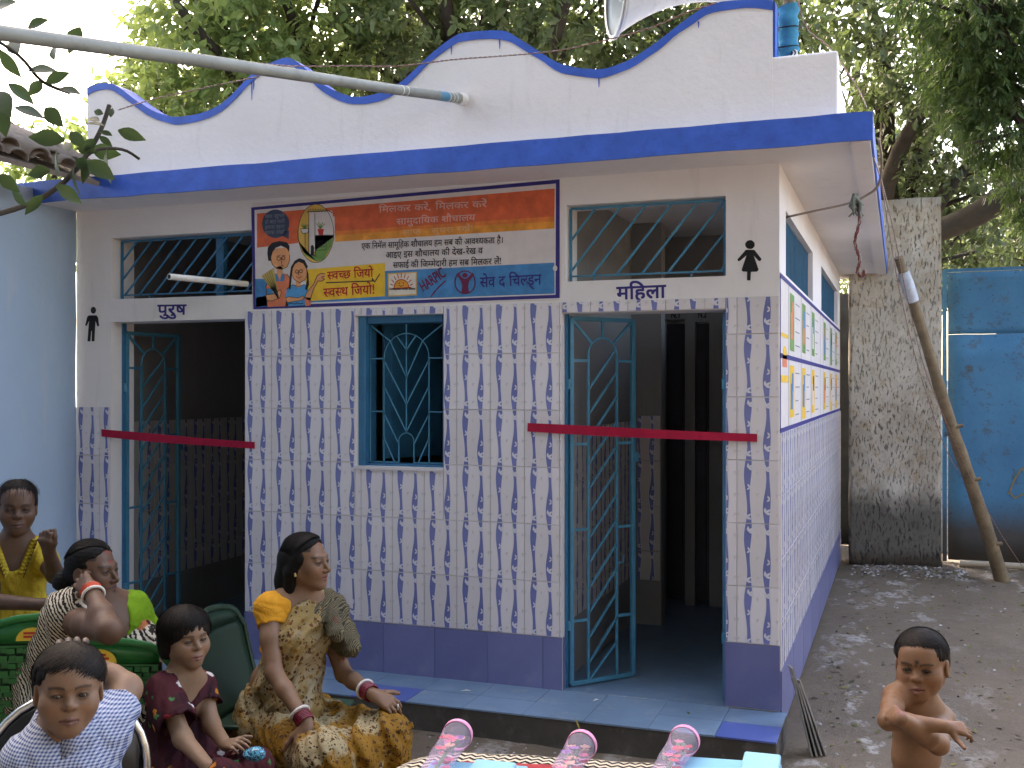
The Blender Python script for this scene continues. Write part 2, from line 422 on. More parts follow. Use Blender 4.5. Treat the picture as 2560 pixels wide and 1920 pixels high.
def strip(prof_lo, prof_hi, y0, y1, name, mat, parent):
    n = len(prof_lo); vs = []
    for (x, zl), (_, zh) in zip(prof_lo, prof_hi): vs += [(x,y0,zl),(x,y1,zl),(x,y1,zh),(x,y0,zh)]
    fs = [(i*4+k, i*4+4+k, i*4+4+(k+1)%4, i*4+(k+1)%4) for i in range(n-1) for k in range(4)] + [(0,1,2,3),(n*4-4,n*4-1,n*4-2,n*4-3)]
    return MB().add(vs, fs).build(name, mat, parent)
strip([(x, PB) for x, z in cr], [(x, z-.002) for x, z in cr], PY0, PY1, 'parapet', M['white'], bld)
tw = [.036 + .007*noise.noise(Vector((i*.31,0,0))) for i in range(len(cr))]
strip([(x, z-w) for (x, z), w in zip(cr, tw)], [(x, z+.004) for x, z in cr], PY0-.005, PY1+.004, 'parapet_trim', M['blue'], bld)
bevel(MB().box(-.03, .279, PY0+.0015, PY1-.0015, PB, 3.115).build('parapet_end', M['white'], bld), .012, 3)
MB().box(0.0008, .012, PY0+.006, PY1-.004, 3.117, 3.36).build('parapet_trim', M['blue'], bld)
bevel(MB().box(.16, .277, PY1+.002, 5.5, PB, 3.05).build('parapet_side', M['white'], bld), .01, 2)

for x_, z_, l_ in ((-2.71,3.27,.10),(-2.698,3.275,.05),(-1.30,3.34,.05),(-1.555,3.33,.04),(-.80,3.10,.045),(-.33,3.31,.03)):
    MB().tube([(x_,PY0-.0005,z_),(x_+.001,PY0-.0005,z_-l_*.6),(x_,PY0-.0003,z_-l_)],[.004,.003,.0015],5).build('paint_drip', M['blue'], bld)
# facade tiles, row joints from the top down
JL = [2.072, 1.815, 1.525, 1.235, .945, .655, .378]
JR = [2.072, 1.895, 1.595, 1.295, .995, .695, .425]
tile_field(bld, -2.945, -1.069, JL, .1875, -2.958, [WIN[:2] + (WIN[2], WIN[3])], y=-.001)
tile_field(bld, -.250, 0.004, JR, .197, -.197, y=-.001)
tile_field(bld, -1.069, -.250, [2.072, 2.0165], .190, -1.11, y=-.001)
tile_field(bld, -4.14, -3.882, [1.525, 1.235, .945, .655, .378], .1875, -4.15, y=-.001)
# left door jamb strip of tiles, bottom violet tiles
DM = [M['dado']]
tile_field(bld, -2.945, -1.069, [.376, PZ], .30, -2.97, pattern=False, mats=DM, name='skirting_tile', key='d', y=-.002)
tile_field(bld, -.250, .004, [.423, PZ+.008], .256, -.2515, pattern=False, mats=DM, name='skirting_tile', key='d', y=-.002)
tile_field(bld, -4.14, -3.882, [.376, PZ], .26, -4.142, pattern=False, mats=DM, name='skirting_tile', key='d', y=-.002)
# door jamb skirting
for xj, z1_, s in ((-1.069, .376, 1), (-.250, .423, -1), (-3.882,.376,1)):
    xa, xb = sorted((xj, xj+.007*s)); MB().box(xa, xb, .002, TH, PZ, z1_).build('skirting_tile', M['dado'], bld)
# side wall tiles (receding): run along +y
SJ = [1.425, 1.125, .825, .525, .30]
tile_field(bld, 0.006, 5.4, SJ, .20, 0.006, rz=R(90), org=(.001, 0))
for i in range(9):
    o = put_tile(bld, tile_mesh(.6, .30-.02, pattern=False, mats=DM, key='s'), .002, .004+i*.6, .02, R(90), 'skirting_tile')

# ---- window with its frame and grille
wy = .11
wf = MB()
for a, b, c, d in ((WIN[0],WIN[0]+.045,WIN[2],WIN[3]),(WIN[1]-.03,WIN[1],WIN[2],WIN[3]),(WIN[0]+.045,WIN[1]-.03,WIN[3]-.04,WIN[3]),(WIN[0]+.045,WIN[1]-.03,WIN[2],WIN[2]+.012)):
    wf.box(a, b, .03 if a == WIN[0] else .05, .16, c, d)
win = wf.build('window_frame', M['teal'], bld); bevel(win, .004)
MB().box(WIN[0]-.005, WIN[1]+.004, -.016, .10, WIN[2]-.016, WIN[2]-.0015).build('window_sill', M['glaze'], bld)
GX0, GX1, GZ0, GZ1 = WIN[0]+.05, WIN[1]-.034, WIN[2]+.02, WIN[3]-.045
gy = .075; cx = (GX0+GX1)/2
AX0, AX1 = GX0+.085, GX1-.085; AR = (AX1-AX0)/2; AZ = GZ1-.05-AR
def gbar(a, b, par, w=.007, y=gy, name='bar', mat=None, t=.006):
    return MB().bar((a[0], y, a[1]), (b[0], y, b[1]), w, t).build(name, mat or M['teal_l'], par)
def arc(cx_, cz, r, a0, a1, par, y, name='arch_bar', w=.0035, n=18):
    pts = [(cx_+r*math.cos(a0+(a1-a0)*i/n), y, cz+r*math.sin(a0+(a1-a0)*i/n)) for i in range(n+1)]
    return MB().tube(pts, w, 6).build(name, M['teal_l'], par)
gr = MB().tube([(GX0,gy,GZ0),(GX0,gy,GZ1),(GX1,gy,GZ1),(GX1,gy,GZ0)], .004, 6).build('grille', M['teal_l'], bld)
gbar((AX0,GZ0-.02),(AX0,AZ),gr); gbar((AX1,GZ0-.02),(AX1,AZ),gr)
arc(cx, AZ, AR, 0, math.pi, gr, gy)
h0 = .045; hz = GZ0+.115
gbar((GX0,GZ0),(cx-h0,GZ0),gr); gbar((cx+h0,GZ0),(GX1,GZ0),gr)
gbar((cx-h0,GZ0),(cx-h0,hz),gr); gbar((cx+h0,GZ0),(cx+h0,hz),gr); arc(cx, hz, h0, 0, math.pi, gr, gy, n=10)
gbar((cx,hz+h0),(cx,GZ1),gr)
for z in (AZ, GZ0+.275): gbar((GX0,z),(AX0,z),gr); gbar((AX1,z),(GX1,z),gr)
for s in (-1,1):
    e = AX0 if s < 0 else AX1
    gbar((cx+s*(GX1-GX0)/2,GZ1),(cx+s*AR*.72,AZ+AR*.70),gr)
    gbar((cx+s*AR*.72,AZ+AR*.70),(cx,GZ0+.46),gr)
    gbar((cx+s*AR*.42,AZ+AR*.90),(cx,GZ0+.61),gr)
    gbar((e,AZ-.01),(cx,GZ0+.315),gr)
    gbar((e,AZ-.15),(cx,GZ0+.165),gr)
    gbar((e,AZ-.30),(cx+s*h0,GZ0+.10),gr)
    gbar((e,AZ-.43),(cx+s*(h0+.025),GZ0),gr)
# shutter leaf seen behind the grille, opened inward
MB().box(0, .02, 0, .40, 0, .76).build('shutter', M['teal'], bld).location = (WIN[0]+.06, .2, WIN[2]+.03)
bpy.data.objects['shutter'].rotation_euler = (0,0,R(-28))
for k in range(2):
    s_ = MB().box(.0205,.026,.05,.35,.06+k*.36,.34+k*.36).build('shutter_panel', M['teal'], bpy.data.objects['shutter'])

# ---- ventilators: frame with slanting bars
def ventilator(v, y, n, slope, mat):
    x0, x1, z0, z1 = v; m = .012; zb = z0+.03
    f = MB(); w = .012
    f.bar((x0+m,y,zb-.028),(x0+m,y,z1-m),w,w); f.bar((x1-m,y,zb-.02),(x1-m,y,z1-m),w,w)
    f.bar((x0+m,y,z1-m),(x1-m,y,z1-m),w,w); f.bar((x0+m,y,zb),(x1-m,y,zb),w*.7,w)
    for k in (.17,.78): f.bar((x0+(x1-x0)*k,y,z0),(x0+(x1-x0)*k,y,zb),w*.7,w)
    fr = f.build('ventilator_frame', mat, bld); H = z1-m-zb
    xx = x0+m-H*slope; step = (x1-x0)/n
    while xx < x1-m:
        a = Vector((xx, zb)); b = Vector((xx+H*slope, z1-m))
        if a.x < x0+m: t = (x0+m-a.x)/(b.x-a.x); a = a.lerp(b, t)
        if b.x > x1-m: t = (x1-m-a.x)/(b.x-a.x); b = a.lerp(b, t)
        if (b-a).length > .03: gbar(a, b, fr, .011, y+.008, 'bar', mat)
        xx += step
    return fr
ventilator(V2, .05, 6.2, .82, M['teal_l']); ventilator(V1, .08, 12, .95, M['teal'])
MB().box(-3.22,-3.17,.11,.15,V1[2],V1[3]).build('mullion', M['teal'], bld)
for (a, b, c, d) in SV:
    f = MB()
    for (p, q) in (((a,c),(b,c)),((a,d),(b,d)),((a,c),(a,d)),((b,c),(b,d))): f.bar((-.04,p[0],p[1]),(-.04,q[0],q[1]),.018,.018,up=(1,0,0))
    fr = f.build('ventilator_frame', M['teal'], bld)
    y = a+.05
    while y < b-.03:
        MB().bar((-.04,y,c),(-.04,y,d),.012,.012,up=(1,0,0)).build('bar', M['teal'], fr); y += .075

# ---- gate leaves: local frame x from hinge, z up
def gate_leaf(w, h, loc, rz, par):
    o = bpy.data.objects.new('gate_leaf', None); link(o, par); o.location = loc; o.rotation_euler = (0,0,rz)
    b = .013
    f = MB()
    for (p, q) in (((0,0),(0,h)),((w,0),(w,h)),((0,0),(w,0)),((0,h),(w,h))): f.bar((p[0],0,p[1]),(q[0],0,q[1]),.022,.022)
    for z in (.16*h,.82*h): f.tube([(-.012,0,z-.025),(-.012,0,z+.025)],.016,8)
    bevel(f.build('frame', M['teal_l'], o), .002)
    x0, x1 = w*.27, w*.73; r_ = (x1-x0)/2; cz = h-.13-r_*.6
    def bb(a, c, t=.014): MB().bar((a[0],0,a[1]),(c[0],0,c[1]),t,.010).build('bar', M['teal_l'], o)
    bb((x0,0),(x0,cz)); bb((x1,0),(x1,cz))
    n = 12; pts = [(w/2+r_*math.cos(math.pi*i/n),0,cz+r_*1.0*math.sin(math.pi*i/n)) for i in range(n+1)]
    MB().tube(pts,.0065,6).build('arch_bar', M['teal_l'], o)
    bb((w/2,cz+r_),(w/2,h)); bb((0,h),(w/2-r_*.75,cz+r_*.66)); bb((w,h),(w/2+r_*.75,cz+r_*.66))
    for z in (.17*h,.42*h,.655*h,.885*h): bb((0,z),(x0,z)); bb((x1,z),(w,z))
    z = .02
    while z < cz-.02:
        bb((x0,max(z-.06,.0)),(x1,min(z+.16,cz+r_*.5)),.010); z += .128
    MB().box(w+.008,w+.03,-.012,.012,.60*h,.60*h+.05).build('latch', M['teal_l'], o)
    MB().tube([(x1,-.01,.32*h),(x1+.03,-.02,.32*h),(x1+.03,-.02,.34*h)],.005,6).build('latch', M['teal_l'], o)
    return o
gate_leaf(.385, 1.86, (-1.040, .055, PZ+.022), R(49.5), bld)
gate_leaf(.385, 1.86, (-.262, .05, PZ+.022), R(97), bld)
gate_leaf(.45, 1.83, (-3.868, .12, PZ+.03), R(86), bld)
gate_leaf(.45, 1.83, (-2.955, .215, PZ+.03), R(80), bld)
for x in (-1.060, -.256): MB().box(x-.006, x+.008, .03, .06, PZ+.003, 2.013).build('gate_frame', M['teal'], bld)
MB().box(-3.880,-3.868,.09,.12,PZ+.003,2.028).build('gate_frame', M['teal'], bld)

# ---- interior: floor, ceiling is the slab, partitions with tiles and stall doors
MB().box(XL+.08, -.18, .004, 5.22, PZ-.02, PZ+.004).build('interior_floor', M['floor_t'], bld)
IY = TH
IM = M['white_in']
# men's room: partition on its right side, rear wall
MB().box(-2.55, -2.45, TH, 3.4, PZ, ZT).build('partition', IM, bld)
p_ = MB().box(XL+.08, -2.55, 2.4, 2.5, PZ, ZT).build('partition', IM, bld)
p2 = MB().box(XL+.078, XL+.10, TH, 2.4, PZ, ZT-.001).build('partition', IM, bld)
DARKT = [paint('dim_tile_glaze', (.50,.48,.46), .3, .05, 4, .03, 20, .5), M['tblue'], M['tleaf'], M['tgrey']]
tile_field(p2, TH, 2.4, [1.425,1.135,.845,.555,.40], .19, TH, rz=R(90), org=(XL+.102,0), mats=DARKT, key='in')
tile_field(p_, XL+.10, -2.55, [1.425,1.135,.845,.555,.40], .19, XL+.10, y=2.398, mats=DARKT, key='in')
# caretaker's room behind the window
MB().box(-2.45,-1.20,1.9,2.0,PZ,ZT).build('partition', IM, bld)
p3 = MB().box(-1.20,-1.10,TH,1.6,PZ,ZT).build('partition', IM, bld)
tile_field(p3, TH, 1.6, [1.425,1.135,.845,.555,.42], .19, TH, rz=R(90), org=(-1.098,0), mats=DARKT, key='in')
